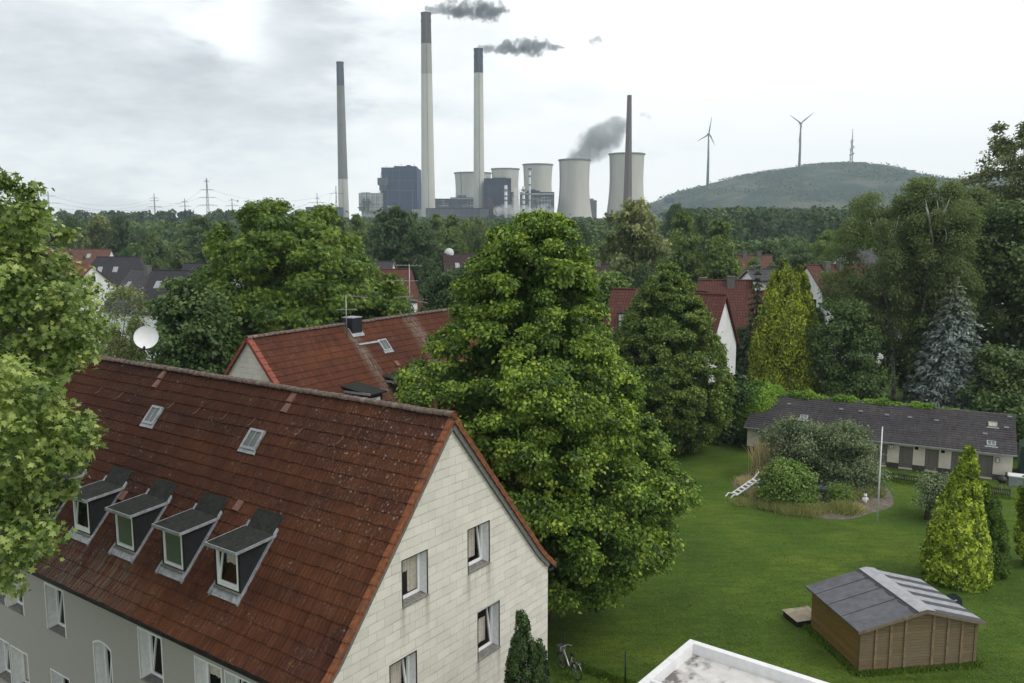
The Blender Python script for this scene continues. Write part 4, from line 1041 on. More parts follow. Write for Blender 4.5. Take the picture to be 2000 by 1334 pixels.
def tuft(seed, name, label, base, n, rx, h, leaf, lean=.4, group=None, cat='grass tuft', width=1.0, dz=.15):
    rng = np.random.default_rng(seed); p, nr, ax, s, t, T = tuft_mesh(rng, 0, 0, n, rx, h, h, lean=lean, width=width)
    o = link_mesh(name, leaves_mesh(name, p, nr, ax, s, t, T), LM[leaf]); o.location = (base.x, base.y, dz); return tag(o, label, cat, group)
tuft(1, 'reed_clump', 'tall clump of dry straw coloured reeds at the back left of the bed', atz(1500, 932), 2200, .95, 2.7, 'reed', .30, cat='reeds', width=.2)
for i, (px, py, n, rx, h, lf, lab) in enumerate([
    (1462, 948, 700, .7, .9, 'reed', 'faded low grass just right of the white ladder'), (1450, 985, 500, .6, .6, 'tuft', 'grass tuft below the white ladder at the edge of the bed'),
    (1505, 992, 700, .7, .8, 'tuft', 'grass tuft at the front left rim of the bed'), (1540, 1000, 900, .7, .95, 'tuft', 'feathery grass tuft left of the middle of the front rim'),
    (1578, 1003, 900, .7, 1.0, 'tuft', 'feathery grass tuft in the middle of the front rim'), (1616, 1000, 700, .5, .7, 'tuft', 'yellowish grass tuft right of the middle of the front rim'),
    (1648, 1000, 900, .7, 1.05, 'tuft', 'bright grass tuft at the front rim below the small white figurine'), (1672, 996, 700, .5, .55, 'reed', 'dry grass tuft at the right front rim of the bed'),
    (1664, 972, 900, .8, 1.2, 'tuft', 'tall grass tuft left of the small white figurine'), (1708, 970, 800, .5, .9, 'tuft', 'grass tuft between the figurine and the flagpole'),
    (1632, 982, 500, .4, .6, 'tuft', 'small grass tuft behind the front rim near the bed centre'), (1478, 968, 500, .6, .6, 'reed', 'straw coloured low tuft below the ladder top')]):
    tuft(50+i, 'grass_tuft', lab, atz(px, py), n*3, rx*1.2, h*.72, lf, .7, 'grass tufts round the planted bed', width=.28, dz=.05)
fgn = thing('figurine', 'small white garden figurine among grasses in the bed', 'figurine', atz(1689, 986))
MB().sphere((0,0,.32), .16, 12, 8, (1,.8,1.7)).sphere((0,-.02,.64), .11, 12, 8).tube([(-.12,0,.5),(-.2,-.05,.3)], .05, 6).tube([(.12,0,.5),(.2,-.05,.3)], .05, 6).sphere((-.07,0,.75), .04, 8, 6).sphere((.07,0,.75), .04, 8, 6).build('body', M['white'], fgn, True)
tb = thing('garden_tub', 'dark blue covered tub half hidden by the green bush in the bed', 'tub', atz(1602, 968))
MB().lathe([(.55,0),(.62,.5),(.60,.62),(.35,.82),(.001,.88)], 24).build('body', plain('dark_blue_plastic', (.012,.018,.06), .4), tb, True)
st = thing('stone', 'single white stone on the lawn edge left of the bed front', 'stone', atz(1452, 984))
MB().sphere((0,0,.10), .22, 9, 6, (1.2,.9,.7)).build('boulder', M['reveal'], st, True)
tp = thing('plastic_sheet', 'crumpled pale blue sheet at the foot of the ladder top', 'sheet', atz(1481, 951))
r3 = np.random.default_rng(4); sh = MB(); nn = 8
for i in range(nn+1):
    for j in range(nn+1): sh.v.append((-.9+1.8*i/nn+r3.normal(0, .04), -.5+1.0*j/nn+r3.normal(0, .04), .22+r3.uniform(0, .2)))
for i in range(nn):
    for j in range(nn): sh.f.append((i*(nn+1)+j, (i+1)*(nn+1)+j, (i+1)*(nn+1)+j+1, i*(nn+1)+j+1)); sh.t.append(.5); sh.m.append(0)
sh.build('sheet', plain('pale_blue_plastic', (.22,.28,.33), .4), tp)
lp = thing('lumber_pile', 'few grey boards lying at the right edge of the bed beside the flagpole', 'boards', atz(1726, 975))
for i in range(5): MB().hexa([(x*math.cos(.5)-y*math.sin(.5)+.1*i, x*math.sin(.5)+y*math.cos(.5), z+.03*i) for z in (.0, .04) for x, y in ((-.9, i*.16), (.9, i*.16), (.9, i*.16+.12), (-.9, i*.16+.12))]).build('board', M['sill'], lp)

# ================================================================== white flat-roofed annex at the bottom edge
GZ = 3.2; GA = atz(1348, 1248, GZ); ga = thing('flat_roof_annex', 'white walled annex with a stained flat roof at the bottom edge', 'annex', (GA.x, GA.y, 0), math.atan2(-.61, .79))
W_, D_ = 7.5, 8.0; t_ = .26; split = 3.35
pa = MB()
pa.box(0, W_, -t_, 0, 0, GZ); pa.box(0, t_, -D_, -t_, 0, GZ-.0); pa.box(W_-t_, W_, -D_, -t_, 0, GZ)
pa.build('parapet', plain('white_parapet', (.74,.74,.75), .7, 0, .06, 4, dirt=(.60,.60,.60)), ga)
pc = MB(); pc.box(t_+.002, W_-t_-.002, -split-.13, -split, GZ-.40, GZ-.03); pc.build('dividing_kerb', M['white'], ga)
def stain_mat():
    m, nt, out = nmat('stained_bitumen'); n = N(nt); v = n.obj(); s = n.sep(v)
    base = n.ramp(n.noise(v, 2.5, 6), [(.3, (.50,.49,.47)), (.7, (.62,.61,.59))])
    pud = n.noise(n.mapping(v, (1.0, .75, 1), (1.5, .4, 0)), 1.1, 6, .6)
    near = n.rampv(s[0], 2.4, .3); k = n.math('ADD', pud, n.math('SUBTRACT', n.math('MULTIPLY', near, .22), .10))
    c = n.mix(n.rampv(k, .60, .66), base, (.085,.075,.072))
    c = n.mix(n.rampv(k, .55, .58, 0, .35), c, (.22,.21,.20))
    p = n.pbsdf(c, .6, 0, .4); n.L(p.outputs[0], out.inputs[0]); return m
MB().poly([(t_, -t_, GZ-.40), (W_-t_, -t_, GZ-.40), (W_-t_, -D_, GZ-.40), (t_, -D_, GZ-.40)]).build('flat_roof', stain_mat(), ga)

# ================================================================== bicycle and wire fence
ba, bb_ = atz(1124, 1326), atz(1099, 1307)
bk_ = thing('bicycle', 'silver bicycle leaning on its stand by the corner of the cream gable', 'bicycle', (ba+bb_)/2, math.atan2((bb_-ba).y, (bb_-ba).x))
def wheel(x, rad_=.33):
    w = MB(); n = 24
    for (R0, r0) in ((rad_, .022),):
        vs = []; fs = []
        for i in range(n):
            a = 2*math.pi*i/n
            for j in range(6):
                b_ = 2*math.pi*j/6; vs.append((x+(R0+r0*math.cos(b_))*math.cos(a), r0*math.sin(b_), rad_+.02+(R0+r0*math.cos(b_))*math.sin(a)))
        for i in range(n):
            for j in range(6): fs.append((i*6+j, ((i+1) % n)*6+j, ((i+1) % n)*6+(j+1) % 6, i*6+(j+1) % 6))
        w.add(vs, fs)
    wo = w.build('wheel', M['black'], bk_, True)
    rm = MB()
    for i in range(12):
        a = math.pi*2*i/12; rm.tube([(x, 0, rad_+.02), (x+rad_*.94*math.cos(a), 0, rad_+.02+rad_*.94*math.sin(a))], .006, 4, False)
    rm.tube([(x+rad_*.93*math.cos(2*math.pi*i/20), 0, rad_+.02+rad_*.93*math.sin(2*math.pi*i/20)) for i in range(21)], .012, 4, False)
    rm.build('rim', M['steel'], wo)
    fd_ = MB(); fd_.tube([(x+.37*math.cos(a), 0, rad_+.02+.37*math.sin(a)) for a in [math.pi*(.05+.85*i/10) for i in range(11)]], .024, 5); fd_.build('mudguard', M['steel'], bk_, True)
wheel(-.53); wheel(.53)
f = MB(); M['bike'] = plain('silver_bike_paint', (.55,.52,.53), .3, .3, .05, 5)
f.tube([(.38,0,.88),(.05,0,.40),(-.05,0,.30)], .032, 8); f.tube([(-.05,0,.30),(-.20,0,.86)], .024, 8); f.tube([(-.53,0,.35),(-.05,0,.30)], .016, 6); f.tube([(-.53,0,.35),(-.17,0,.72)], .014, 6)
f.tube([(.36,0,.98),(.40,0,.80),(.46,.06,.60),(.53,.05,.35)], .018, 6); f.tube([(.40,0,.80),(.46,-.06,.60),(.53,-.05,.35)], .018, 6); f.build('frame', M['bike'], bk_, True)
hb = MB(); hb.tube([(.36,0,.95),(.34,0,1.08)], .015, 6); hb.tube([(.22,-.30,1.06),(.34,-.18,1.10),(.36,0,1.08),(.34,.18,1.10),(.22,.30,1.06)], .016, 6); hb.build('handlebar', M['steel'], bk_, True)
MB().sphere((-.23,0,.93), .1, 12, 8, (1.4,.85,.45)).build('saddle', M['black'], bk_, True)
MB().box(.46,.72,-.16,.16,.78,.80).box(.46,.47,-.16,.16,.80,1.0).box(.71,.72,-.16,.16,.80,1.0).box(.47,.71,-.16,-.15,.80,1.0).box(.47,.71,.15,.16,.80,1.0).build('basket', M['steel'], bk_)
MB().tube([(-.75,-.05,.74),(-.3,-.05,.74)], .012, 5).tube([(-.75,.05,.74),(-.3,.05,.74)], .012, 5).tube([(-.72,-.06,.74),(-.72,.06,.74)], .012, 5).tube([(-.55,.04,.74),(-.53,.05,.36)], .01, 5).build('carrier', M['steel'], bk_, True)
MB().tube([(-.05,-.09,.30),(-.05,.09,.30)], .015, 6).tube([(.0,-.1,.18),(-.05,-.09,.30)], .01, 5).tube([(-.10,.1,.42),(-.05,.09,.30)], .01, 5).tube([(-.1,0,.3),(-.12,.2,.02)], .012, 5).build('pedals', M['black'], bk_)
p0, p1 = atz(1102, 1292), atz(1221, 1336); p2 = p1+(p1-p0)*1.0; pm1 = p0-(p1-p0)*.2
wf = thing('wire_fence', 'dark green wire mesh fence with steel posts beside the bicycle', 'fence', p0)
dv = p1-p0
for k in (0, 1, 2):
    o = dv*k; MB().tube([(o.x, o.y, -.1), (o.x, o.y, 1.35)], .035, 8).tube([(o.x, o.y, 1.35), (o.x, o.y, 1.38)], .04, 8).build('post', M['greenpaint'], wf, True)
ms = MB(); nv = 60
for i in range(nv+1):
    o = dv*(2*i/nv); ms.tube([(o.x, o.y, .08), (o.x, o.y, 1.2)], .0025, 3, False)
for z in (.1, .3, .5, .7, .9, 1.05, 1.2): ms.tube([(0,0,z), (dv.x*2, dv.y*2, z)], .003, 3, False)
ms.build('mesh', M['greenpaint'], wf)
# right edge: container, white box, barbecue
ct = thing('green_container', 'dark green container behind the right end of the outbuilding', 'container', at(1990, 930, 62), OA)
ct.location.z = 0
cm = MB(); cm.box(0, 5, 0, 2.4, .1, 2.2)
for i in range(20): cm.box(.1+i*.25, .22+i*.25, -.03, -.002, .15, 2.1)
cm.build('body', plain('dark_green_steel', (.010,.035,.030), .5, 0, .2, 4), ct)
MB().box(-.03, 5.03, -.04, 2.44, 2.2, 2.27).build('lid', M['greenpaint'], ct)
wb = thing('storage_box', 'small white topped storage box right of the outbuilding', 'box', atz(1985, 948), OA)
MB().box(-.5, .5, -.4, .4, 0, .7).build('body', plain('grey_box_panel', (.22,.25,.24), .6), wb); MB().box(-.56, .56, -.46, .46, .7, .78).build('lid', M['white'], wb)
bq = thing('barbecue', 'round black barbecue at the right end of the picket fence', 'barbecue', atz(1956, 955))
MB().lathe([(.001,.42),(.2,.45),(.31,.58),(.33,.7),(.31,.74),(.22,.9),(.001,.98)], 20).build('kettle', M['black'], bq, True)
for k in range(3): MB().tube([(.2*math.cos(k*2.1), .2*math.sin(k*2.1), .5), (.36*math.cos(k*2.1), .36*math.sin(k*2.1), 0)], .02, 5).build('leg', M['steel'], bq)
MB().tube([(.25,0,.7),(.25,0,1.25)], .05, 8).build('flue', M['black'], bq, True)
tag(link_mesh('grass', lawn_grass(), LM['grass']), 'short grass blades all over the garden lawn', 'grass', kind='stuff')
# ================================================================== houses further off
M['hwhite'] = plain('white_house_render', (.74,.75,.76), .9, 0, .06, 1.5, dirt=(.6,.6,.58))
RT = {'red': roofsheet('red_roof', (.130,.040,.029), lichen=(.17,.11,.09)), 'bright': roofsheet('bright_red_roof', (.28,.055,.03)),
      'brown': roofsheet('red_brown_roof', (.17,.075,.055)), 'dark': roofsheet('dark_slate_roof', (.045,.043,.05), lichen=(.09,.085,.08)),
      'grey': roofsheet('grey_roof', (.075,.074,.082), lichen=(.12,.12,.12)), 'umber': roofsheet('dark_brown_roof', (.060,.035,.032))}
M['wglass'] = plain('dim_window', (.03,.035,.045), .1, 0, .3, 3)
def small_house(label, px, py, Y, phi, L, hw, rise, roof, wins=(), chims=(), sky=(), hip=0., wall='hwhite', ov=.35, group=None, dorm=()):
    """apex of the visible gable at pixel (px, py) and depth Y; ridge runs along phi; wins: (side, u, z below ridge, w, h)"""
    ap = at(px, py, Y); zr = ap.z; ze = zr-rise
    t = thing('house', label, 'house', (ap.x, ap.y, 0), rad(phi), group)
    w = MB()
    w.poly([(hip*0, -hw, 0), (0, hw, 0), (0, hw, ze-.05)]+([(0, 0, zr-.12)] if not hip else [])+[(0, -hw, ze-.05)])
    w.poly([(L, -hw, 0), (L, hw, 0), (L, hw, ze-.05)]+([(L, 0, zr-.12)] if not hip else [])+[(L, -hw, ze-.05)])
    for s in (-1, 1): w.poly([(0, s*hw, 0), (L, s*hw, 0), (L, s*hw, ze-.05), (0, s*hw, ze-.05)])
    w.build('wall', M[wall], t)
    r = MB(); e = hw+ov; k = rise/hw; zl = ze-ov*k; th = .12
    for s in (-1, 1):
        a = [(-ov*.6, s*e, zl), (L+ov*.6, s*e, zl), (L+ov*.6-hip, 0, zr), (-ov*.6+hip, 0, zr)]
        r.hexa(a+[(q[0], q[1], q[2]+th) for q in a])
    if hip:
        for (xe, xr) in ((-ov*.6, -ov*.6+hip), (L+ov*.6, L+ov*.6-hip)): r.poly([(xe, -e, zl+th), (xe, e, zl+th), (xr, 0, zr+th)])
    r.tube([(-ov*.6+hip, 0, zr+th), (L+ov*.6-hip, 0, zr+th)], .11, 6)
    r.build('roof', RT[roof], t)
    if not hip:
        v = MB()
        for s in (-1, 1): v.hexa([(-ov*.6-.04, s*e, zl-.08), (-ov*.6-.003, s*e, zl-.08), (-ov*.6-.003, 0, zr-.08), (-ov*.6-.04, 0, zr-.08), (-ov*.6-.04, s*e, zl+th+.02), (-ov*.6-.003, s*e, zl+th+.02), (-ov*.6-.003, 0, zr+th+.02), (-ov*.6-.04, 0, zr+th+.02)])
        v.build('verge', RT['red'] if roof != 'grey' else M['sill'], t)
    for (side, u, dz, ww, hh) in wins:
        z = zr-dz; o = MB(); g_ = MB()
        if side == 'g': o.box(-.05, -.002, u-ww/2, u+ww/2, z-hh/2, z+hh/2); g_.box(-.07, -.052, u-ww/2+.08, u+ww/2-.08, z-hh/2+.08, z+hh/2-.08)
        elif side == 'r': o.box(u-ww/2, u+ww/2, -hw-.05, -hw-.002, z-hh/2, z+hh/2); g_.box(u-ww/2+.08, u+ww/2-.08, -hw-.07, -hw-.052, z-hh/2+.08, z+hh/2-.08)
        else: o.box(u-ww/2, u+ww/2, hw+.002, hw+.05, z-hh/2, z+hh/2); g_.box(u-ww/2+.08, u+ww/2-.08, hw+.052, hw+.07, z-hh/2+.08, z+hh/2-.08)
        wo = o.build('window', M['pvc'], t); g_.build('pane', M['wglass'], wo)
    for (x, y, h_) in chims:
        c = MB(); c.box(x-.4, x+.4, y-.35, y+.35, zr-abs(y)*k-1.0, zr+h_); c.box(x-.46, x+.46, y-.41, y+.41, zr+h_, zr+h_+.10); c.build('chimney', M['board'], t)
    for (x, d, s) in sky:
        y = s*d; z = zr+th-d*k; m_ = MB(); m_.hexa([(x-.45, y-s*.0, z+.02), (x+.45, y, z+.02), (x+.45, y+s*.85, z+.02-.85*k), (x-.45, y+s*.85, z+.02-.85*k), (x-.45, y, z+.12), (x+.45, y, z+.12), (x+.45, y+s*.85, z+.12-.85*k), (x-.45, y+s*.85, z+.12-.85*k)]); m_.build('skylight', M['zinc'], t)
    for (x, d, s) in dorm:
        z = zr-d*k; y = s*d; m_ = MB(); m_.box(x-.8, x+.8, *sorted((y, y+s*1.1)), z-1.1*k-.1, z+.1); do = m_.build('dormer', M['hwhite'], t); MB().box(x-.95, x+.95, *sorted((y-s*.1, y+s*1.25)), z+.102, z+.2).build('dormer_roof', M['felt'], do)
    return t
small_house('white gabled house with bright red roof at the left beside the leafy branches', 180, 520, 137, 130, 11, 4.6, 4.6, 'bright', wins=[('g', 0, 2.0, .9, 1.1)])
small_house('hipped house with dark slate roof and two skylights behind the white gable', 158, 503, 168, 4, 14, 5.5, 6.0, 'dark', sky=[(4.3, 1.8, -1), (7.2, 1.8, -1)], hip=3.2)
small_house('house with long red brown roof far left below the tree belt', 88, 488, 200, 2, 15, 5.5, 5.5, 'brown', sky=[(10.5, 1.1, -1)], chims=[(3, -.6, .5)])
small_house('house with weathered mid grey roof and a chimney at its right end', 262, 526, 126, -35, 7.0, 5.2, 5.4, 'grey', chims=[(4.4, -.6, .6)], sky=[(1.8, 1.8, -1)])
small_house('house with charcoal roof and pale valley flashing left of the big chestnut', 303, 529, 122, -12, 12, 5.2, 5.4, 'dark', sky=[(1.6, 1.5, -1), (6.9, 1.8, -1)])
small_house('flat looking dark roofed house just above the charcoal roof', 362, 515, 150, -4, 10, 5, 5, 'dark', chims=[(4.6, -.5, 1.0)])
small_house('house with red roof slope and white dormer behind the tall aerial', 799, 527, 112, 208, 12, 5.8, 6.4, 'red', dorm=[(1.6, 3.6, 1)])
small_house('small grey gabled house peeping out above the red slope', 768, 512, 145, 165, 8, 4.5, 5, 'grey')
cd_ = small_house('dark brown roofed house with white gable in the middle distance', 866, 497, 180, 12, 8.5, 5.2, 5.6, 'umber', wins=[('g', -1, 3.8, 1, 1.2)], sky=[(2.6, 1.8, -1)])
small_house('dark red roof half hidden right of the tall central linden', 1150, 517, 118, 5, 2.6, 5, 5.2, 'umber', chims=[(1.2, 0, .5)], wall='board')
small_house('red roofed white house between the two lindens', 1201, 566, 86, -24, 9, 4.6, 5.0, 'red', wins=[('r', 2.0, 6.2, 1.0, 1.2)], dorm=[(2.2, 2.0, -1)])
small_house('wide red roofed house with grey chimney behind the smaller linden', 1343, 549, 99, -4, 9.5, 5.4, 5.8, 'red', chims=[(4.8, -.5, .5), (1.8, .4, .3)], hip=1.4)
small_house('white gable end with weathered red roof close behind the smaller linden', 1415, 578, 77, 147, 8, 3.7, 4.6, 'red', wins=[('g', .8, 5.5, .3, .3), ('g', .3, 3.2, .25, .25), ('g', -1.4, 7.4, .9, 1.1)])
small_house('white gabled house with red roof right of the golden conifers', 1577, 520, 116, 28, 11, 5.2, 5.8, 'red', wins=[('g', .3, 1.6, .6, 1.0), ('g', -1.4, 4.9, 1.1, 1.3), ('g', 1.5, 4.9, 1.1, 1.3), ('g', -2.5, 7.6, 1.2, 1.3)], chims=[(3, -.5, .5), (5.6, -.5, .6)], sky=[(3, 1.4, -1)])
small_house('pale gable with grey roof peeping over the white gabled house', 1652, 487, 165, 40, 9, 5.4, 5.8, 'grey')
small_house('white house with red roof glimpsed through the birches', 1800, 492, 120, 12, 10, 5, 5.4, 'red', wins=[('r', 2, 6.6, 1.2, 1.2), ('r', 5, 6.6, 1.2, 1.2)])
small_house('distant red roof with a chimney above the dark conifer', 1440, 499, 185, -8, 7, 4.8, 4.8, 'brown', chims=[(1.5, -.4, .9), (4.5, -.4, .9)])
small_house('low grey roofed shed between the conifers and the wide red roof', 1462, 528, 100, 3, 3.4, 2.6, 1.0, 'grey', chims=[(1.0, 0, .5)])
ds = thing('satellite_dish', 'round white dish on the ridge of the dark brown roofed house', 'satellite dish', at(877, 494, 180))
d_ = MB(); d_.lathe([(.001,0),(.9,.12),(1.0,.2)], 20)
for i, q in enumerate(d_.v): d_.v[i] = (q[0], q[2], q[1])
d_.build('reflector', M['white'], ds, True); MB().tube([(0,.05,-1.2),(0,.05,0)], .05, 6).build('pole', M['steel'], ds)

# ================================================================== trees
def base_at(px, Y, y=600): p = at(px, y, Y); return Vector((p.x, p.y, 0))
# tall central linden
b = base_at(1062, 38.5)
pf = prof_from_px([(416,1030,1062),(432,1000,1112),(470,960,1138),(530,922,1158),(600,905,1172),(650,878,1188),(690,845,1212),(720,795,1226),(755,768,1242),(800,775,1254),(870,825,1270),(920,845,1320),(970,830,1322),(1030,850,1302),(1090,900,1262),(1135,960,1170)], 38.5, b)
tree(101, 'linden_tree', 'tallest linden with bright green crown in the centre of the garden', b, pf, 'linden', r=.42, nlimb=16, nb=620, rb=.60, ns=13, rs=.18, nl=34, ls=.135, tmpl=T_HEART, up=.5, droop=.55, inner=.06, bump=.14, tvar=.36, rand=.6)
b = base_at(1290, 69.5)
pf = prof_from_px([(514,1301,1309),(530,1285,1328),(560,1262,1350),(620,1222,1378),(700,1196,1408),(760,1186,1426),(810,1215,1425),(850,1248,1390),(882,1290,1340)], 69.5, b)
tree(102, 'linden_tree', 'smaller cone shaped linden behind the lawn, right of the tallest one', b, pf, 'linden2', r=.35, nlimb=12, nb=560, rb=.52, ns=10, rs=.18, nl=30, ls=.16, tvar=.34, rand=.7, tmpl=T_HEART, up=.5, droop=.45, inner=.05, bump=.07)
# chestnut
b = base_at(590, 66)
pf = prof_from_px([(396,500,545),(412,488,560),(440,462,640),(480,445,690),(520,435,725),(560,425,752),(600,400,778),(640,380,780),(690,370,745),(740,380,720),(800,400,700)], 66, b)
tree(103, 'chestnut_tree', 'huge horse chestnut filling the space left of the second red roof', b, pf, 'chestnut', r=.5, nlimb=14, nb=300, rb=1.15, ns=16, rs=.30, nl=34, ls=.32, tvar=.36, rand=.65, tmpl=T_PALM, up=.55, droop=.55, inner=.15, bump=.3)
b = base_at(640, 70)
pf = prof_from_px([(404,608,634),(430,585,665),(470,570,695),(530,560,728),(600,560,758),(700,560,755)], 70, b)
tree(104, 'chestnut_tree', 'second chestnut merging with the huge one on its right side', b, pf, 'chestnut', r=.4, nlimb=10, nb=90, rb=1.3, ns=18, rs=.34, nl=32, ls=.32, tvar=.36, rand=.65, tmpl=T_PALM, up=.55, droop=.55, inner=.1, bump=.25)
b = base_at(370, 58)
pf = prof_from_px([(548,345,395),(575,322,430),(610,305,450),(660,300,455),(720,310,450),(800,330,430)], 58, b)
tree(105, 'maple_tree', 'darker leafy tree between the satellite dish and the huge chestnut', b, pf, 'mid', r=.3, nlimb=12, nb=80, rb=1.2, ns=15, rs=.35, nl=22, ls=.26, tmpl=T_HEART, up=.3, droop=.3, inner=.3, bump=.2)
b = base_at(235, 62)
pf = prof_from_px([(562,225,262),(580,205,290),(610,198,300),(650,205,292),(700,220,280)], 62, b)
tree(106, 'locust_tree', 'light airy tree with thin foliage above the left end of the nearest roof', b, pf, 'pale', bark='brown', r=.16, nlimb=18, nb=46, rb=.8, ns=12, rs=.3, nl=11, ls=.17, tmpl=T_DIAMOND, up=.3, droop=.5, inner=.2, bump=.25, core=False, rl=.5)
# plane tree at left
b = Vector((-17.0, 21.5, 0))
def lobes_crown(rng, lobes, ns, rs, nl, ls, tmpl, **kw):
    """crown made of explicit boughs (x, y, z, r)"""
    P_, Nn, Ax, T_ = [], [], [], []
    for (x, y, z, r) in lobes:
        c = np.array([x, y, z]); ns_ = max(10, int(ns*r*r)); bt = rng.normal(0, .12)
        d = sphere_dirs(rng, ns_); d[:, 2] += .25; d[:, 1] -= .15; d = unit(d)
        sp = c+d*r*rng.uniform(.45, 1.08, (ns_, 1))*np.array([1,1,.85])
        j = np.repeat(np.arange(ns_), nl); off = rng.normal(0, rs, (len(j), 3))*np.array([1,1,.6]); p = sp[j]+off; p[:, 2] -= .5*np.abs(rng.normal(0, rs, len(j)))
        P_.append(p); Nn.append(unit(.55*d[j]+.6*np.array([0,0,1.])+.55*rng.normal(size=(len(j), 3)))); Ax.append(unit(.8*d[j]+.55*rng.normal(size=(len(j), 3))-.35*np.array([0,0,1.])))
        T_.append(.5+bt+np.repeat(rng.normal(0, .22, ns_), nl)+rng.normal(0, .18, len(j)))
    p = np.concatenate(P_)
    return leaves_mesh('crown', p, np.concatenate(Nn), np.concatenate(Ax), ls*rng.uniform(.55, 1.25, len(p)), np.concatenate(T_), tmpl)
rng = np.random.default_rng(107)
PL = []
def pls(rows, Ys):
    for (x, y, rp) in rows:
        for Y in Ys:
            yy = Y+rng.normal(0, .6); q = at(x+rng.normal(0, 12), y+rng.normal(0, 8), yy); PL.append((q.x-b.x, q.y-b.y, q.z, rp/1680*yy))
pls([(5,410,35),(38,425,38),(70,450,26),(-30,440,70),(10,480,60),(50,500,45),(100,520,42),(135,545,28),(60,570,85),(120,600,60),(165,620,28),(180,645,22),(120,660,60),(165,675,22),(60,690,80),(130,700,28),(20,720,60)], (22.5, 24.8))
pls([(-60,560,120),(-120,700,150),(-60,820,130),(-100,950,120)], (22, 25))
pls([(20,740,60),(70,765,35),(30,810,75),(90,830,50),(135,828,24),(158,843,17),(20,890,80),(85,885,48),(120,905,26),(40,960,65),(95,965,36),(125,950,18),(85,1015,30),(30,1035,50),(90,1060,20),(10,1090,38),(42,1085,20),(15,1130,22)], (19.2, 20.8))
pls([(60,392,14),(72,410,12),(40,375,12),(5,330,8),(15,352,10),(85,430,12),(100,440,10)], (22.8,))
root = thing('plane_tree', 'plane tree with lobed leaves reaching in over the left edge', 'tree', b)
link_mesh('crown', lobes_crown(rng, PL, 60, .16, 11, .17, T_MAPLE), LM['plane'], root)
tb_ = MB(); tb_.tube([(0,0,-.2),(0,0,4),(.2,0,9),(.5,.2,14),(.8,.3,18)], [.45,.38,.3,.2,.08], 10)
for i in range(0, len(PL), 3):
    x, y, z, r = PL[i]; zs = max(3, z-abs(x)*.5-1.0); tb_.tube([(.2,0,min(zs, 15)), (x*.5, y*.5, min(zs, 15)*.5+z*.5-.2), (x, y, z)], [.13,.07,.02], 6)
for (x, y) in ((60,392),(40,375),(5,330),(85,430)):
    q = at(x, y, 22.8); q0 = at(x-20, y+90, 22.8); tb_.tube([(q0.x-b.x, q0.y-b.y, q0.z), (q.x-b.x, q.y-b.y, q.z)], [.03,.012], 5)
tb_.build('trunk', BK['grey'], root, True)
# conifers right
def conif_px(seed, name, label, px, Y, rows, leaf, n, ls, lobes=70, bump=.2, lean=0, group=None, cat='tree'):
    px = (rows[-1][1]+rows[-1][2])/2; b = base_at(px, Y, rows[-1][0]); pf = prof_from_px(rows, Y, b); pf = [(max(.1, p[0]), p[1], p[2]) for p in pf]
    if pf[0][0] > .5: pf = [(.1, pf[0][1], pf[0][2]*.85)]+pf
    return conifer(seed, name, label, b, lambda rng: spray_cone(rng, pf, n, ls, lobes=lobes), leaf, pf[-1][0], cat=cat, group=group)
conif_px(110, 'golden_conifer', 'left and taller of the two golden green conifers behind the outbuilding', 1526, 82, [(509,1523,1533),(535,1511,1546),(580,1496,1562),(640,1480,1580),(700,1470,1590),(755,1466,1596)], 'thuja', 60000, .25, 300)
conif_px(111, 'golden_conifer', 'right and slimmer of the two golden green conifers behind the outbuilding', 1566, 83, [(519,1556,1564),(545,1545,1576),(580,1538,1584),(640,1530,1594),(700,1526,1602),(760,1526,1602)], 'thuja', 52000, .25, 260)
b = base_at(1478, 84)
conifer(112, 'dark_fir', 'dark fir left of the golden green conifers', b, lambda rng: whorl_conifer(rng, at(1482, 522, 84).z, 2.6, 26, 12, .38, 26, .3, .5), 'conifer', at(1482, 522, 84).z, .2)
b = base_at(1866, 77); hS = at(1866, 543, 77).z
conifer(113, 'blue_spruce', 'silvery blue spruce standing behind the right end of the outbuilding', b, lambda rng: whorl_conifer(rng, hS, 4.35, 40, 18, .34, 85, .6, .28, curve=.72), 'spruce', hS, .22)
b = base_at(1870, 43.1); 
conif_px(114, 'lemon_conifer', 'bright yellow conifer standing on the lawn at the right', 1868, 43.1, [(880,1889,1896),(910,1876,1906),(950,1858,1908),(1000,1838,1912),(1050,1820,1918),(1100,1810,1924),(1135,1812,1922)], 'lemon', 30000, .27, 230)
conif_px(115, 'column_conifer', 'dark green column shaped conifer just right of the bright yellow one', 1942, 43.6, [(978,1940,1948),(1000,1928,1958),(1040,1920,1964),(1090,1918,1968),(1130,1920,1966)], 'column', 22000, .12, 150)
conif_px(116, 'lemon_conifer', 'small thin yellow conifer between the bright yellow one and the dark column', 1925, 45.0, [(945,1923,1930),(975,1912,1938),(1020,1905,1945),(1080,1905,1950),(1120,1905,1950)], 'lemon', 9000, .16, 40)
conif_px(117, 'golden_conifer', 'yellow green conifer cut off by the right edge', 2012, 45.0, [(925,2000,2012),(960,1992,2030),(1020,1985,2040),(1080,1990,2040)], 'lemon', 9000, .16, 40)
conif_px(118, 'column_conifer', 'narrow dark green conifer in front of the cream gable', 1020, 23.6, [(1204,1018,1023),(1225,1010,1031),(1260,999,1042),(1310,990,1052),(1380,988,1060),(1500,985,1062)], 'yew', 30000, .08, 190)
conif_px(119, 'column_conifer', 'short dark conifer beside the narrow one at the gable corner', 1050, 23.9, [(1258,1045,1049),(1280,1040,1056),(1330,1036,1062),(1420,1034,1066)], 'yew', 12000, .075, 90)
conif_px(120, 'column_conifer', 'lowest dark conifer at the corner of the cream gable', 1062, 24.2, [(1268,1060,1063),(1290,1054,1070),(1330,1050,1078),(1420,1048,1082)], 'yew', 11000, .075, 80)
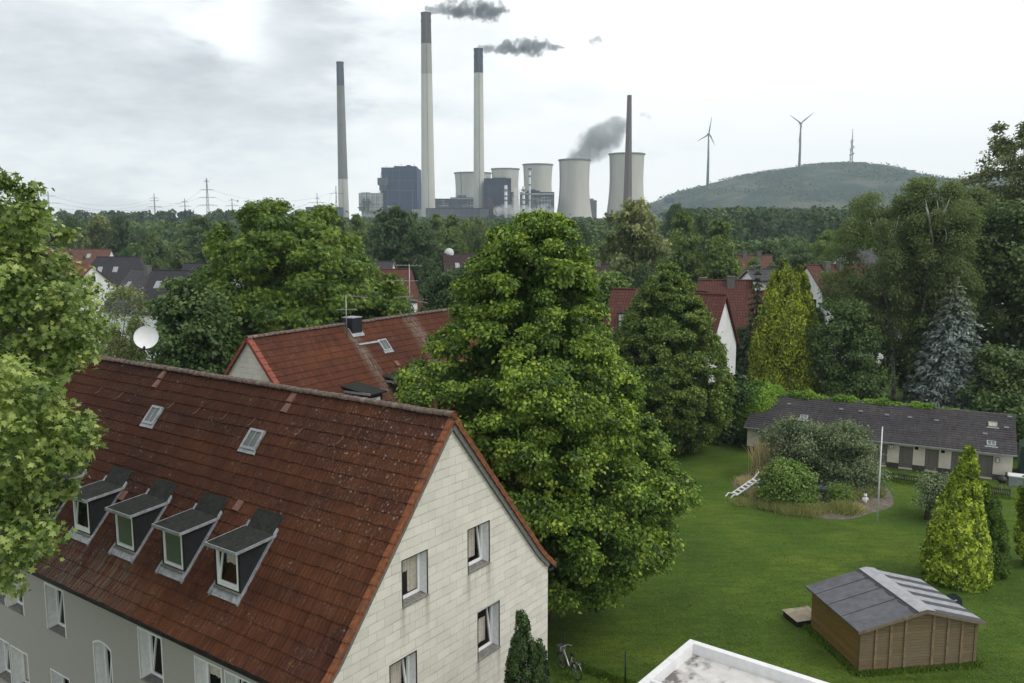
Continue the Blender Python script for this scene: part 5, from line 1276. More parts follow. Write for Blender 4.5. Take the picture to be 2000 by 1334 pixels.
# birches
def birch(seed, label, px, Y, rows, trunks, nb=85, leaf='birch'):
    rng = np.random.default_rng(seed); b = base_at(px, Y); pf = prof_from_px(rows, Y, b)
    root = thing('birch_tree', label, 'tree', b, 0, 'birches behind the outbuilding')
    me, bc = crown(rng, pf, nb=int(nb*1.7), rb=1.2, ns=20, rs=.32, nl=40, ls=.18, tmpl=T_DIAMOND, up=.3, droop=1.0, inner=.3, bump=.28, core=False, flat=.95, tvar=.2)
    link_mesh('crown', me, LM[leaf], root)
    t = MB()
    for pts in trunks:
        q = [at(x, y, Y-dy)-b for (x, y, dy) in pts]
        n = len(q); r0 = .26 if len(pts) > 4 else .09
        t.tube(q, [r0*(1-.85*i/(n-1)) for i in range(n)], 8)
    idx = rng.choice(len(bc), 22, replace=False)
    for k in idx:
        c = bc[k]; s = np.array([c[0]*.35, c[1]*.35, c[2]-2.4-rng.random()]); t.tube([s, s*.5+c*.5+rng.normal(0, .2, 3), c+np.array([0,0,.6])], [.075,.05,.015], 5)
    t.build('trunk', BK['birch'], root, True)
birch(130, 'left birch of the group with pale forked stems and hanging twigs', 1745, 84, [(378,1690,1755),(400,1662,1780),(440,1645,1800),(500,1632,1805),(560,1628,1805),(620,1632,1800),(680,1650,1780)],
      [[(1746,790,0),(1745,740,0),(1743,690,.5),(1735,620,.6),(1728,570,1),(1722,500,2.4),(1716,440,3.4)], [(1728,560,1),(1736,510,2.6),(1744,470,3.5),(1756,420,3.6)], [(1722,500,2.4),(1706,460,3.4),(1698,425,3.7)], [(1736,520,2.4),(1742,490,3.3),(1735,450,3.6)]])
birch(131, 'middle birch whose white limbs show near the top of the group', 1790, 82, [(350,1800,1846),(370,1770,1862),(410,1755,1890),(460,1750,1900),(520,1752,1905),(580,1760,1905),(640,1770,1895)],
      [[(1764,790,0),(1778,740,.3),(1790,690,.5),(1800,620,.6),(1815,540,1),(1822,470,2.4),(1808,400,3.4)], [(1818,442,3.2),(1813,415,3.5),(1807,388,3.7)], [(1838,430,3.2),(1848,405,3.6),(1856,385,3.7)], [(1838,430,3.2),(1832,405,3.6),(1830,390,3.7)], [(1840,500,2.4),(1849,460,3.3),(1846,445,3.4)]])
birch(132, 'right birch of the group beside the tall poplar', 1885, 88, [(372,1860,1905),(400,1850,1935),(450,1845,1950),(520,1850,1955),(600,1860,1950)],
      [[(1890,760,0),(1888,700,0),(1885,640,.3),(1880,560,.8),(1875,480,2),(1870,420,3)], [(1880,540,2),(1895,500,3),(1915,455,3.8)]], 60)
b = base_at(1985, 92)
pf = prof_from_px([(242,1962,2005),(262,1948,2040),(300,1930,2070),(345,1925,2100),(400,1935,2110),(460,1950,2110),(560,1940,2110)], 92, b)
tree(133, 'poplar_tree', 'tall poplar with open silvery crown at the right edge', b, pf, 'poplar', bark='grey', r=.5, nlimb=22, nb=150, rb=1.2, ns=13, rs=.34, nl=17, ls=.27, tmpl=T_HEART, up=.4, droop=.3, inner=.3, bump=.4, core=False)
b = base_at(1965, 84)
pf = prof_from_px([(395,1930,2020),(430,1900,2060),(500,1895,2080),(600,1900,2080),(700,1910,2080),(790,1920,2080)], 84, b)
tree(134, 'ash_tree', 'broad shadowy tree below the poplar at the right edge', b, pf, 'olive', r=.4, nlimb=10, nb=130, rb=1.4, ns=14, rs=.45, nl=20, ls=.30, tmpl=T_HEART, up=.3, droop=.6, inner=.15, bump=.25)
# undergrowth trees right
def tpx(seed, name, label, px, Y, rows, leaf, nb=60, rb=1.1, ns=12, nl=18, ls=.26, tmpl=T_HEART, **kw):
    b = base_at(px, Y); pf = prof_from_px(rows, Y, b)
    d = dict(rs=.32, up=.4, droop=.4, inner=.12, bump=.2); d.update(kw)
    return tree(seed, name, label, b, pf, leaf, r=d.pop('r', .2), nlimb=6, nb=nb, rb=rb, ns=ns, nl=nl, ls=ls, tmpl=tmpl, cat=d.pop('cat', 'tree'), group=d.pop('group', None), bark=d.pop('bark', 'brown'), **d)
tpx(140, 'yew_tree', 'dark rounded evergreen between the golden conifers and the birch stems', 1645, 79, [(590,1620,1680),(630,1600,1712),(690,1588,1725),(760,1590,1722),(790,1600,1715)], 'mid', 80, ls=.2)
tpx(141, 'hazel_bush', 'olive green bush at the foot of the birch stems', 1812, 80, [(620,1790,1825),(660,1775,1835),(720,1770,1830),(780,1775,1820)], 'olive', 34, .9)
tpx(142, 'hazel_bush', 'leafy bush right of the blue spruce below the shadowy tree', 1950, 73, [(680,1925,1985),(720,1900,2030),(780,1895,2040),(840,1905,2040)], 'olive', 60, 1.0)
tpx(143, 'hedge_bush', 'mid green bush behind the right end of the grey tiled roof', 1960, 69, [(775,1925,1990),(800,1905,2040),(850,1935,2050),(900,1955,2050)], 'mid', 50, .9, cat='bush')
tpx(144, 'hedge_bush', 'dark bush under the smaller linden beside the ivy', 1425, 73, [(735,1405,1450),(770,1385,1465),(830,1380,1462),(875,1380,1460)], 'dark', 40, .9, cat='bush')
tpx(145, 'elder_bush', 'pale green bush in front of the picket fence', 1838, 52.5, [(928,1820,1850),(945,1800,1865),(970,1794,1872),(990,1800,1868)], 'willow', 34, .5, 10, 14, .14, T_DIAMOND, cat='bush')
tpx(146, 'boxwood_bush', 'rounded dark green bush behind the ridge of the second red roof', 890, 86, [(528,862,918),(545,838,940),(575,826,955),(610,826,955),(650,835,945)], 'dark', 90, .9, 14, 22, .2, cat='bush', bump=.05)
tpx(147, 'elder_bush', 'bright yellow green bush right of the tallest linden', 1190, 96, [(533,1180,1205),(548,1165,1218),(570,1160,1220),(600,1160,1220)], 'bush', 34, .8, cat='bush')
# bed shrubs
tpx(150, 'willow_shrub', 'big grey green shrub in the middle of the planted bed', 1570, 60.5, [(822,1548,1600),(845,1520,1625),(880,1505,1640),(920,1520,1650),(950,1535,1650)], 'willow', 70, .62, 12, 22, .15, T_DIAMOND, cat='shrub', bump=.55, tvar=.4)
tpx(151, 'willow_shrub', 'grey green shrub forming the right half of the planted bed', 1655, 58.5, [(828,1645,1668),(850,1620,1690),(890,1602,1702),(930,1600,1712),(962,1605,1705)], 'willow', 80, .6, 13, 24, .15, T_DIAMOND, cat='shrub', bump=.3)
tpx(152, 'elder_shrub', 'greener rounded shrub at the front left of the planted bed', 1545, 56, [(905,1520,1555),(925,1498,1576),(950,1487,1584),(975,1490,1582),(995,1505,1575)], 'bush', 70, .5, 12, 22, .14, T_HEART, cat='shrub')
tpx(153, 'low_shrub', 'low dark green shrub right of the blue tub', 1628, 55.5, [(952,1628,1650),(968,1620,1660),(990,1622,1656)], 'bush', 26, .4, 10, 16, .12, T_DIAMOND, cat='shrub')
# ivy on the outbuilding
def ivy():
    rng = np.random.default_rng(160); n1 = 16000
    u = OLn*rng.random(n1)**1.1*.84-.6; ht = np.interp(u, [-1, 2, 5, 9, 13, 16.2], [1.0, .75, .42, .42, .34, .02])*(.75+.35*np.sin(u*2.1)+.2*np.sin(u*5.3))
    a = rng.random(n1)*math.pi
    y = 5.9-np.cos(a)*ht*.9+rng.normal(0, .06, n1); z = 3.72+np.abs(np.sin(a))*ht+rng.normal(0, .06, n1)
    n2 = 15000; th = rng.uniform(0, 2*math.pi, n2); ph = rng.random(n2)
    x2 = .1+2.1*np.cos(th)*np.sqrt(1-(ph*.8)**2)-.6; y2 = 4.4+2.6*np.sin(th)*np.sqrt(1-(ph*.8)**2); z2 = 1.2+3.4*ph+.25*np.sin(th*5)
    x2 += rng.normal(0, .12, n2); z2 += rng.normal(0, .12, n2)
    keep = ~((x2 > -.2) & (z2 < 3.82-np.abs(5.75-y2)*.28))
    p = np.concatenate([np.stack([u, y, z], 1), np.stack([x2, y2, z2], 1)[keep]])
    m = len(p); nr = unit(np.array([0,-.5,.8])+.6*rng.normal(size=(m, 3))); ax = unit(np.array([0,-.4,-.5])+.6*rng.normal(size=(m, 3)))
    return leaves_mesh('ivy', p, nr, ax, rng.uniform(.10, .22, m), .5+rng.normal(0, .25, m)+.2*np.sin(p[:, 0]*1.7), T_HEART)
o = link_mesh('ivy', ivy(), LM['ivy']); o.location = OL; o.rotation_euler = (0, 0, OA); tag(o, 'bright green ivy running along the ridge and left end of the outbuilding', 'ivy')

# ------------------------------------------------------------------ background trees from a few grown crowns
PROTO = {}
def proto(key, seed, leaf, shape, **kw):
    rng = np.random.default_rng(seed)
    pf = {'round': [(3,0,2.5),(6,0,5.2),(11,0,6.2),(16,0,5.2),(19.5,0,3.0),(21,0,.8)], 'tall': [(2,0,2.6),(7,0,4.4),(12,0,4.6),(17,0,3.4),(20,0,2.0),(22,0,.5)],
          'broad': [(2,0,4),(6,.2,7.4),(10,0,8.0),(14,-.3,6.4),(17,0,3.6),(18.4,0,1.0)], 'dome': [(1,0,4.4),(5,0,6.6),(10,0,6.9),(15,0,5.6),(19,.4,3.2),(20.6,0,1.2)]}[shape]
    d = dict(nb=85, rb=1.7, ns=13, rs=.55, nl=11, ls=.62, tmpl=T_PALM, up=.5, droop=.4, inner=.1, bump=.22); d.update(kw)
    me, bc = crown(rng, pf, name='crown_'+key, **d)
    me.materials.append(LM[leaf])
    tm = trunk_mb(rng, 20, .35, bc, 8); t = tm.build('trunk', BK['brown'], None, True); tme = t.data; bpy.data.objects.remove(t)
    PROTO[key] = (me, tme, pf[-1][0], max(p[2] for p in pf))
proto('a', 201, 'mid', 'round'); proto('b', 202, 'dark', 'broad'); proto('c', 203, 'pale', 'dome', ls=.55, nl=14, tvar=.35); proto('d', 204, 'linden2', 'tall'); proto('e', 205, 'olive', 'dome'); proto('f', 206, 'bush', 'round')
proto('g', 207, 'birch', 'tall', droop=1.2, core=False, inner=.3, ls=.4, nl=14); proto('h', 208, 'dark', 'dome')
def bgtree(key, label, px, ytop, hwpx, Y, group='trees between the houses and the power station', name='deciduous_tree'):
    me, tme, h, w = PROTO[key]; b = base_at(px, Y); H_ = at(px, ytop, Y).z; W_ = hwpx/1680*Y
    root = thing(name, label, 'tree', b, random.uniform(0, 6.28), group)
    for nm, m_ in (('crown', me), ('trunk', tme)):
        o = bpy.data.objects.new(nm, m_); COL.objects.link(o); o.parent = root
    root.scale = (W_/w, W_/w, H_/h)
    return root
for a in [
 ('a','rounded tree behind the leafy branches, leftmost of the tree belt',112,428,34,250),('h','dark tree second from left in the belt above the brown roof',150,424,30,262),
 ('c','pale green tree above the right end of the brown roof',200,418,34,240),('b','dark broad tree right of the pale one above the slate roof',246,420,32,235),
 ('e','olive tree with brownish tinge above the grey roof',312,458,36,190),('e','lower olive tree just left of the charcoal roof chimney',352,478,32,170),
 ('a','big rounded tree left of the chestnut top',402,424,46,215),('a','tree touching the left side of the chestnut crown',446,432,36,225),
 ('e','olive tree above the long brown roof at far left',70,440,30,230),('h','dark tree between the olive trees',282,448,26,260),
 ('d','tree just right of the second chestnut top',668,424,26,230),('b','very dark dense tree in front of the dark blue power station hall',778,401,78,185),
 ('h','dark lower crown right of the very dark dense tree',822,440,46,178),('d','light green tree below the tallest chimney',852,420,26,240),
 ('d','light green tree between the two middle chimneys',886,421,26,232),('g','grey green tree with pale branches left of the tallest linden',935,425,32,205),
 ('f','light green tree left of the tallest linden crown',915,430,20,235),('d','slim tree behind the left shoulder of the dark dense tree',700,420,24,245),
 ('h','dark tree right of the tallest linden crown',1130,436,34,200),('c','big pale flowering tree below the rust red chimney',1236,390,76,128),
 ('d','bright tree right of the big pale flowering tree',1330,416,38,150),('d','bright tree with rounded top left of the dark wood',1400,430,40,146),
 ('a','tree behind the two bright trees right of the flowering one',1365,420,36,190),('h','dark tree against the foot of the hill',1315,398,24,260),
 ('f','light green rounded tree in front of the dark wood near the birches',1610,453,34,175),('a','mid green tree in front of the dark wood above the golden conifers',1560,478,40,170),
 ('a','green tree filling the gap above the wide red roof',1500,470,40,190),('e','olive tree right of the distant red roof',1520,500,34,150),('f','yellowish small tree beside the distant red roof',1470,505,22,160),
 ('d','tree behind the left birch at the end of the dark wood',1665,420,40,200),('a','tree behind the middle birch',1770,440,44,180),('a','tree between the birches and the poplar',1890,400,46,175),
 ('h','dark tree behind the smaller linden roofs',1255,520,30,120),('a','tree between the dark brown roof and the tallest linden',950,500,30,150),('h','dark tree left of the white gable with the dish',838,505,28,160),
 ('e','tree showing between the chestnut and the red slope',720,500,30,150),('a','low tree below the charcoal roof beside the chestnut',330,585,26,88),('f','low bush like tree right of the airy locust',262,620,22,80),
 ('a','low tree behind the far end of the nearest roof',225,640,30,75),('e','tree behind the shadowy tree at the right edge',2010,420,50,150),('h','dark tree under the red roof between the lindens',1215,640,40,74),
 ('h','dark garden tree left of the dark fir',1450,640,26,88),('a','garden tree behind the white gabled house',1640,520,36,135),('h','dark tree behind the golden conifers',1590,600,34,92),
 ('b','broad dark tree between the birch stems and the blue spruce',1800,640,60,90),('h','dark tree in the gap behind the left birch',1690,610,44,92),('a','tree in the gap left of the blue spruce top',1850,600,40,94),
 ('b','dark tree behind the ivy on the outbuilding',1500,700,40,86),('a','dense tree behind the bush right of the blue spruce',1960,640,50,86)]:
    bgtree(*a)
# ------------------------------------------------------------------ far woods: countless crowns reading as one mass
def wood(name, label, seed, spots, leafsz, per, leaf='wood'):
    rng = np.random.default_rng(seed); P_, Nn, Ax, S_, T_ = [], [], [], [], []
    for (x, y, h, w) in spots:
        n = per; k = 6
        lc = np.stack([rng.normal(0, w*.42, k), rng.normal(0, w*.42, k), h*rng.uniform(.45, .86, k)], 1); lc[0] = (0, 0, h-w*.5)
        lr = w*rng.uniform(.42, .62, k); j = rng.integers(0, k, n); d = sphere_dirs(rng, n); d[:, 2] = np.abs(d[:, 2])*.9+.1*d[:, 2]; d = unit(d)
        p = lc[j]+d*lr[j, None]*rng.uniform(.8, 1.08, (n, 1)); low = rng.random(n) < .22; p[low, 2] = rng.uniform(.2, .6, low.sum())*h
        P_.append(p+np.array([x, y, 0])); Nn.append(unit(d+.5*rng.normal(size=(n, 3)))); Ax.append(sphere_dirs(rng, n)); S_.append(leafsz*rng.uniform(.6, 1.3, n)); T_.append(.45+rng.normal(0, .16)+.1*rng.normal(size=k)[j]+.15*rng.normal(size=n))
    me = leaves_mesh(name, np.concatenate(P_), np.concatenate(Nn), np.concatenate(Ax), np.concatenate(S_), np.concatenate(T_), T_DIAMOND)
    return tag(link_mesh(name, me, LM[leaf]), label, 'wood', kind='stuff')
def spots(seed, n, xa, xb, Ya, Yb, ytop, jit, w=(4, 7)):
    rng = np.random.default_rng(seed); out = []
    for i in range(n):
        Y = rng.uniform(Ya, Yb); px = rng.uniform(xa, xb); yt = (np.interp(px, ytop[0], ytop[1]) if isinstance(ytop, tuple) else ytop)+abs(rng.normal(0, jit))
        q = at(px, yt, Y); out.append((q.x, q.y, min(q.z, 30), rng.uniform(*w)))
    return out
wood('far_woodland', 'dense far woodland along the horizon at the left and centre', 301, spots(1, 420, -60, 1250, 560, 820, ([0, 140, 250, 350, 440, 530, 640, 1250], [412, 410, 411, 406, 409, 409, 424, 424]), 3), 2.6, 230)
wood('middle_woodland', 'wooded belt between the houses and the far woodland', 302, spots(2, 260, -60, 1460, 290, 520, 428, 7, (4, 6.5)), 1.7, 260, 'mid')
wood('dark_woodland', 'dark green wood below the hill at the right', 303, spots(3, 330, 1300, 2080, 330, 620, ([1300, 1400, 1500, 1640, 2080], [408, 403, 404, 405, 405]), 5), 1.9, 300, 'dark')
wood('near_thicket', 'mixed thicket between the garden houses', 304, [s for s in spots(4, 150, -40, 2060, 205, 290, 462, 10, (3.5, 5.5))], 1.2, 260, 'mid')
# ================================================================== hill, turbines, mast
def crest(px):
    return np.interp(px, [1180,1262,1300,1350,1395,1460,1530,1565,1620,1680,1700,1722,1745,1760,1800,1850,1925,2000,2100,2300], [440,398,383,367,354,341,327,323,321,322,326,334,345,351,350,352,345,343,350,380])
HY = 2250.0
hm, nt, out = nmat('hill_scrub'); n = N(nt); v = n.new("ShaderNodeNewGeometry").outputs["Position"]
c = n.ramp(n.noise(n.mapping(v, (1, 1, 2)), .012, 8, .65), [(.42, (.007,.017,.009)), (.48, (.018,.034,.018)), (.54, (.042,.054,.030)), (.62, (.085,.088,.056))])
p = n.pbsdf(c, .95, 0, .1); n.L(p.outputs[0], out.inputs[0])
hb_ = MB(); nx, ny = 150, 26; rng = np.random.default_rng(6)
nz = np.cumsum(rng.normal(0, 1, (nx+1, ny+1)), 0); 
HP = []
for i in range(nx+1):
    px = 1180+(2300-1180)*i/nx
    for j in range(ny+1):
        t = j/ny; Y = HY-620+620*t if t <= 1 else HY
        f = math.sin(t*math.pi/2)**1.2; top = at(px, float(crest(px)), HY).z
        x = (px-1000)/1680*HY*1.0086*(1-.0*t); z = max(0, top)*f+8*math.sin(px*.06+t*7)*t*(1-t)+5*math.sin(px*.023+t*13)*(1-t)*t*2
        hb_.v.append((x, Y, z-(3 if j == 0 else 0))); HP.append((x, Y, z))
    for j in range(1, 9):
        t = j/8; top = at(px, float(crest(px)), HY).z; x = (px-1000)/1680*HY*1.0086; hb_.v.append((x, HY+80*t*8, max(0, top)*(1-t)**1.3-(3 if j == 8 else 0)))
row = ny+1+8
for i in range(nx):
    for j in range(row-1): hb_.f.append((i*row+j, (i+1)*row+j, (i+1)*row+j+1, i*row+j+1)); hb_.t.append(.5); hb_.m.append(0)
tag(hb_.build('hill', hm, None, True), 'long scrub covered spoil hill on the horizon at the right', 'hill', kind='structure')
HP = np.array(HP)
LM['hill'] = leafmat('hill_scrub_leaf', (.009,.020,.011), (.018,.034,.019), (.034,.052,.028), .1, .8)
def hill_scrub():
    rng = np.random.default_rng(8); n = 80000; k = rng.integers(0, len(HP), n); sel = HP[k]; keep = sel[:, 2] > 4; sel = sel[keep]
    w_ = np.sin(sel[:, 0]*.013+sel[:, 2]*.06)+np.sin(sel[:, 0]*.031+1)+np.sin(sel[:, 2]*.11+sel[:, 0]*.007); sel = sel[rng.random(len(sel)) < np.clip(.35+.5*w_, .03, 1)]; n = len(sel)
    p = sel+np.stack([rng.normal(0, 7, n), rng.normal(0, 14, n), rng.uniform(0, 3.6, n)], 1); top = sel[:, 1] > HY-30; p[top, 1] = HY-abs(rng.normal(0, 12, top.sum())); 
    return leaves_mesh('scrub', p, unit(np.array([0,-.4,.7])+.7*rng.normal(size=(n, 3))), sphere_dirs(rng, n), rng.uniform(3.5, 8, n), .5+.22*rng.normal(size=n), T_DIAMOND)
tag(link_mesh('scrub', hill_scrub(), LM['hill']), 'scrub and small trees covering the hill', 'scrub', kind='stuff')
M['turb'] = plain('light_grey_turbine', (.085,.09,.095), .5, 0, .05, .1)
def turbine(label, px, ybase, hx, hy, tips, Y=HY-15):
    b = at(px, ybase, Y); h = at(hx, hy, Y)
    t = thing('wind_turbine', label, 'wind turbine', b, 0, 'wind turbines on the hill')
    MB().tube([(0,0,-12),(0,0,(h.z-b.z)*.5),(h.x-b.x,0,h.z-b.z-1.5)], [3.7,2.8,1.6], 14).build('tower', M['turb'], t, True)
    o = h-b; MB().hexa([(o.x-2.6, -3.5, o.z-2), (o.x+2.6, -3.5, o.z-2), (o.x+2.4, 8, o.z-1.6), (o.x-2.4, 8, o.z-1.6), (o.x-2.6, -3.5, o.z+2.4), (o.x+2.6, -3.5, o.z+2.4), (o.x+2.2, 8, o.z+2.2), (o.x-2.2, 8, o.z+2.2)]).build('nacelle', M['turb'], t)
    MB().sphere((o.x, -4.6, o.z), 2.3, 12, 8, (1, 1.2, 1)).build('hub', M['turb'], t, True)
    for (tx, ty) in tips:
        e = at(tx, ty, Y)-b; s = Vector((o.x, -5, o.z)); d = Vector((e.x, -5, e.z))-s; q = Vector((-d.z, 0, d.x)).normalized()
        bl = MB(); vs = []
        for f_, wl, wr, th in ((.02, .9, .9, .8), (.16, 1.1, 2.6, .7), (.4, .9, 1.9, .4), (.75, .6, 1.0, .25), (1.0, .15, .2, .1)):
            c_ = s+d*f_; vs += [c_-q*wl, c_+Vector((0,-th,0)), c_+q*wr, c_+Vector((0,th,0))]
        fs = []
        for i in range(4):
            for k in range(4): fs.append((i*4+k, i*4+(k+1) % 4, (i+1)*4+(k+1) % 4, (i+1)*4+k))
        bl.add(vs, fs+[(3,2,1,0), (16,17,18,19)]); bl.build('blade', M['turb'], t)
turbine('left wind turbine standing on the slope of the hill', 1382, 356, 1384, 262, [(1390,226), (1360,277), (1396,285)])
turbine('right wind turbine standing on the top of the hill', 1561, 325, 1564, 241, [(1540,224), (1590,219), (1558,282)])
b = at(1662, 325, HY-10); mt = thing('transmission_mast', 'lattice radio mast with antennas on the hilltop', 'mast', b)
k = HY/1680
mm = MB()
for sx, sy in ((-1,-1),(1,-1),(1,1),(-1,1)): mm.tube([(sx*4.2*k*.6, sy*3, -3), (sx*1.6*k, sy*1.5, 30*k), (sx*.6*k, sy*.8, 52*k)], [.8,.6,.5], 4)
for i in range(12):
    z0, z1 = i*4.3*k, (i+1)*4.3*k; w0 = (2.6-.17*i)*k*.8; s = 1 if i % 2 else -1; mm.tube([(-s*w0, -1.8, z0), (s*w0*.9, -1.8, z1)], .4, 4); mm.tube([(-w0, -1.8, z0), (w0, -1.8, z0)], .35, 4)
mm.build('tower', M['turb'], mt)
M['mastred'] = plain('red_white_mast', (.24,.10,.09), .6)
MB().tube([(0,0,50*k),(0,0,70*k)], [1.2,.7], 6).build('spire', M['mastred'], mt)
an = MB()
for z, w in ((22,4.5),(28,3.4),(33,4.8),(39,3.2),(44,3.0),(48,4.5)): an.box(-w*k*.55, w*k*.55, -2.6, 2.6, z*k, z*k+1.1)
for z, x in ((24,3.2),(30,-3.2),(36,3.0),(45,-2.6),(20,-3.4)): an.sphere((x*k, -2.5, z*k), 2.0, 8, 6, (1,.5,1))
an.build('platforms', M['turb'], mt)
bl = thing('summit_building', 'low pale building at the foot of the radio mast', 'building', at(1662, 323, HY-25)); 
MB().box(-14, 16, -6, 6, -6, 3).box(-14, -4, -6.5, 6, 3, 5).build('wall', M['hwhite'], bl)
def bgbox(): pass

# ================================================================== power station
PY = 1200.0; K = PY/1680
M['conc'] = plain('pale_concrete', (.47,.45,.41), .9, 0, .10, .02, dirt=(.40,.385,.35))
M['conc2'] = plain('grey_chimney_concrete', (.185,.175,.172), .9, 0, .12, .03)
M['conc3'] = plain('light_chimney_concrete', (.52,.51,.47), .9, 0, .08, .03)
M['conc4'] = plain('mid_chimney_concrete', (.34,.325,.30), .9, 0, .08, .03)
M['bandbrown'] = plain('dark_brown_band', (.075,.055,.052), .8, 0, .15, .05)
M['bandblue'] = plain('dark_blue_band', (.035,.040,.065), .8, 0, .2, .05)
def cladding(name, col, px_, pz_):
    m, nt, out = nmat(name); n = N(nt); v = n.obj(); s = n.sep(v)
    br = n.new("ShaderNodeTexBrick"); n.L(n.comb(n.math('ADD', s[0], s[1]), s[2], 0), br.inputs["Vector"]); br.inputs["Scale"].default_value = 1; br.inputs["Brick Width"].default_value = px_; br.inputs["Row Height"].default_value = pz_
    br.inputs["Mortar Size"].default_value = .35; br.offset = 0; br.inputs["Color1"].default_value = (*col, 1); br.inputs["Color2"].default_value = (*[q*1.25 for q in col], 1); br.inputs["Mortar"].default_value = (*[q*1.7+.01 for q in col], 1)
    c = n.mix(n.rampv(n.noise(n.mapping(v, (1, 1, .25)), .08, 6, .65), .4, .7, 0, .5), br.outputs["Color"], tuple(q*.6 for q in col))
    p = n.pbsdf(c, .7, 0, .25); n.L(p.outputs[0], out.inputs[0]); return m
M['bluewall'] = cladding('dark_blue_cladding', (.036,.048,.110), 9, 14)
M['bluegrey'] = cladding('blue_grey_cladding', (.080,.087,.110), 8, 7)
M['navy'] = cladding('navy_cladding', (.022,.026,.052), 9, 12)
M['pale'] = cladding('pale_grey_cladding', (.30,.30,.31), 7, 9)
M['rust'] = plain('rust_red_chimney', (.105,.062,.055), .8, 0, .15, .05)
M['chrome'] = plain('bright_steel_stack', (.50,.51,.52), .4, .2, .08, .1)
def G0(px, Y=PY): q = at(px, 440, Y); return Vector((q.x, q.y, 0))
def zpx(y, Y=PY): return at(1000, y, Y).z
def stack(label, xt, xb, yt, w_top, w_bot, segs, Y=PY, rim=True, lean=0, extra=None):
    """segs: list of (y where the segment ends going down, material)"""
    b = G0(xb, Y); k = Y/1680; H_ = zpx(yt, Y); t = thing('chimney_stack', label, 'chimney', b, 0, 'chimneys of the power station')
    zb = 0.; yb = 420
    def rr(z): f = z/H_; return (w_bot+(w_top-w_bot)*f**.85)*k/2
    zs = [H_]+[zpx(s[0], Y) for s in segs]; zs[-1] = 0
    for i, (ye, mt_) in enumerate(segs):
        z1, z0 = zs[i], zs[i+1]; m_ = MB(); nn = max(2, int((z1-z0)/25))
        m_.lathe([(rr(z0+(z1-z0)*q/nn), z0+(z1-z0)*q/nn) for q in range(nn+1)], 32)
        m_.build('shaft' if i else 'dark_top', M[mt_], t, True)
    if rim: MB().lathe([(rr(H_)*1.0, H_-2.5), (rr(H_)*1.06, H_-2.2), (rr(H_)*1.06, H_), (rr(H_)*.8, H_), (rr(H_)*.8, H_-6)], 32).lathe([(rr(H_)*1.01, H_-11), (rr(H_)*1.09, H_-10.8), (rr(H_)*1.09, H_-10), (rr(H_)*1.01, H_-9.8)], 32).build('rim', M[segs[0][1]], t)
    la_ = MB()
    la_.tube([(rr(0)*.15, -rr(0)-.3, 0), (rr(H_)*.15, -rr(H_)-.3, H_)], .28, 4)
    la_.build('ladder', M['conc2'], t)
    return t
stack('left chimney with dark blue top and grey shaft', 665, 672, 121, 13.5, 22, [(168, 'bandblue'), (350, 'conc2'), (420, 'conc3')], 1300)
stack('tallest chimney with dark brown band at the top', 833, 837, 25, 18.5, 29, [(86, 'bandbrown'), (145, 'conc4'), (420, 'conc3')])
stack('middle chimney with blue black top band, smoking', 935, 936, 95, 17, 23, [(143, 'bandblue'), (420, 'conc3')])
stack('slender rust red chimney in front of the right cooling tower', 1229, 1225, 186, 8.5, 21, [(230, 'rust'), (420, 'rust')], 1120, rim=False)
M['tower'] = None
mt_, nt, out = nmat('cooling_tower_concrete'); n = N(nt); v = n.obj(); s = n.sep(v)
an_ = n.math('ARCTAN2', s[1], s[0]); rb_ = n.math('SINE', n.math('MULTIPLY', an_, 110.0))
c = n.ramp(n.noise(n.mapping(v, (1, 1, .12)), .06, 6, .6), [(.35, (.42,.40,.37)), (.65, (.53,.51,.47))])
c = n.mix(n.rampv(rb_, -1, 1, 0, .14), c, (.25,.24,.23))
p = n.pbsdf(c, .9, 0, .2); n.L(p.outputs[0], out.inputs[0]); M['tower'] = mt_
def cooling(label, xc, yt, wt, wwaist, wb, Y, waist=.72, aux=False):
    b = G0(xc, Y); k = Y/1680; H_ = zpx(yt, Y); t = thing('cooling_tower', label, 'cooling tower', b, 0, 'cooling towers of the power station')
    pr = []
    for i in range(25):
        f = i/24
        r = wwaist+(wb-wwaist)*((waist-f)/waist)**2 if f < waist else wwaist+(wt-wwaist)*((f-waist)/(1-waist))**1.6
        pr.append((r*k/2, 6+(H_-6)*f))
    MB().lathe(pr+[(pr[-1][0]-.9, H_), (pr[-2][0]-.9, pr[-2][1]), (pr[-5][0]-.9, pr[-5][1]), (pr[10][0]-.9, pr[10][1])], 96).build('shell', M['tower'], t, True)
    MB().lathe([(pr[-1][0]+.05, H_-1.6), (pr[-1][0]+1.3, H_-1.3), (pr[-1][0]+1.3, H_+.5), (pr[-1][0]-1, H_+.5)], 96).build('rim', M['conc2'], t)
    sp = MB(); r0 = pr[0][0]
    for i in range(40):
        a = 2*math.pi*i/40; a2 = a+math.pi/40; sp.tube([(r0*1.03*math.cos(a), r0*1.03*math.sin(a), 0), (r0*math.cos(a2), r0*math.sin(a2), 6.3), (r0*1.03*math.cos(a+2*math.pi/40), r0*1.03*math.sin(a+2*math.pi/40), 0)], .5, 4)
    sp.build('legs', M['conc'], t)
    st_ = MB(); a = rad(232 if aux else 200); st_.tube([((q[0]+.4)*math.cos(a), (q[0]+.4)*math.sin(a), q[1]) for q in pr], .7 if aux else .35, 4); st_.build('stairway', M['conc2'], t)
cooling('leftmost cooling tower half hidden by the middle chimney', 924, 338, 70, 66, 90, 1500, aux=True)
cooling('cooling tower behind the navy boiler house', 987, 330, 53, 50, 76, 1560)
cooling('third cooling tower behind the grey boiler house', 1050, 321.5, 57, 53, 82, 1480)
cooling('widest looking cooling tower giving off dark steam', 1121, 312.5, 59.5, 57, 88, 1230)
cooling('rightmost cooling tower behind the rust red chimney', 1222, 301, 67, 64.5, 92, 1250)
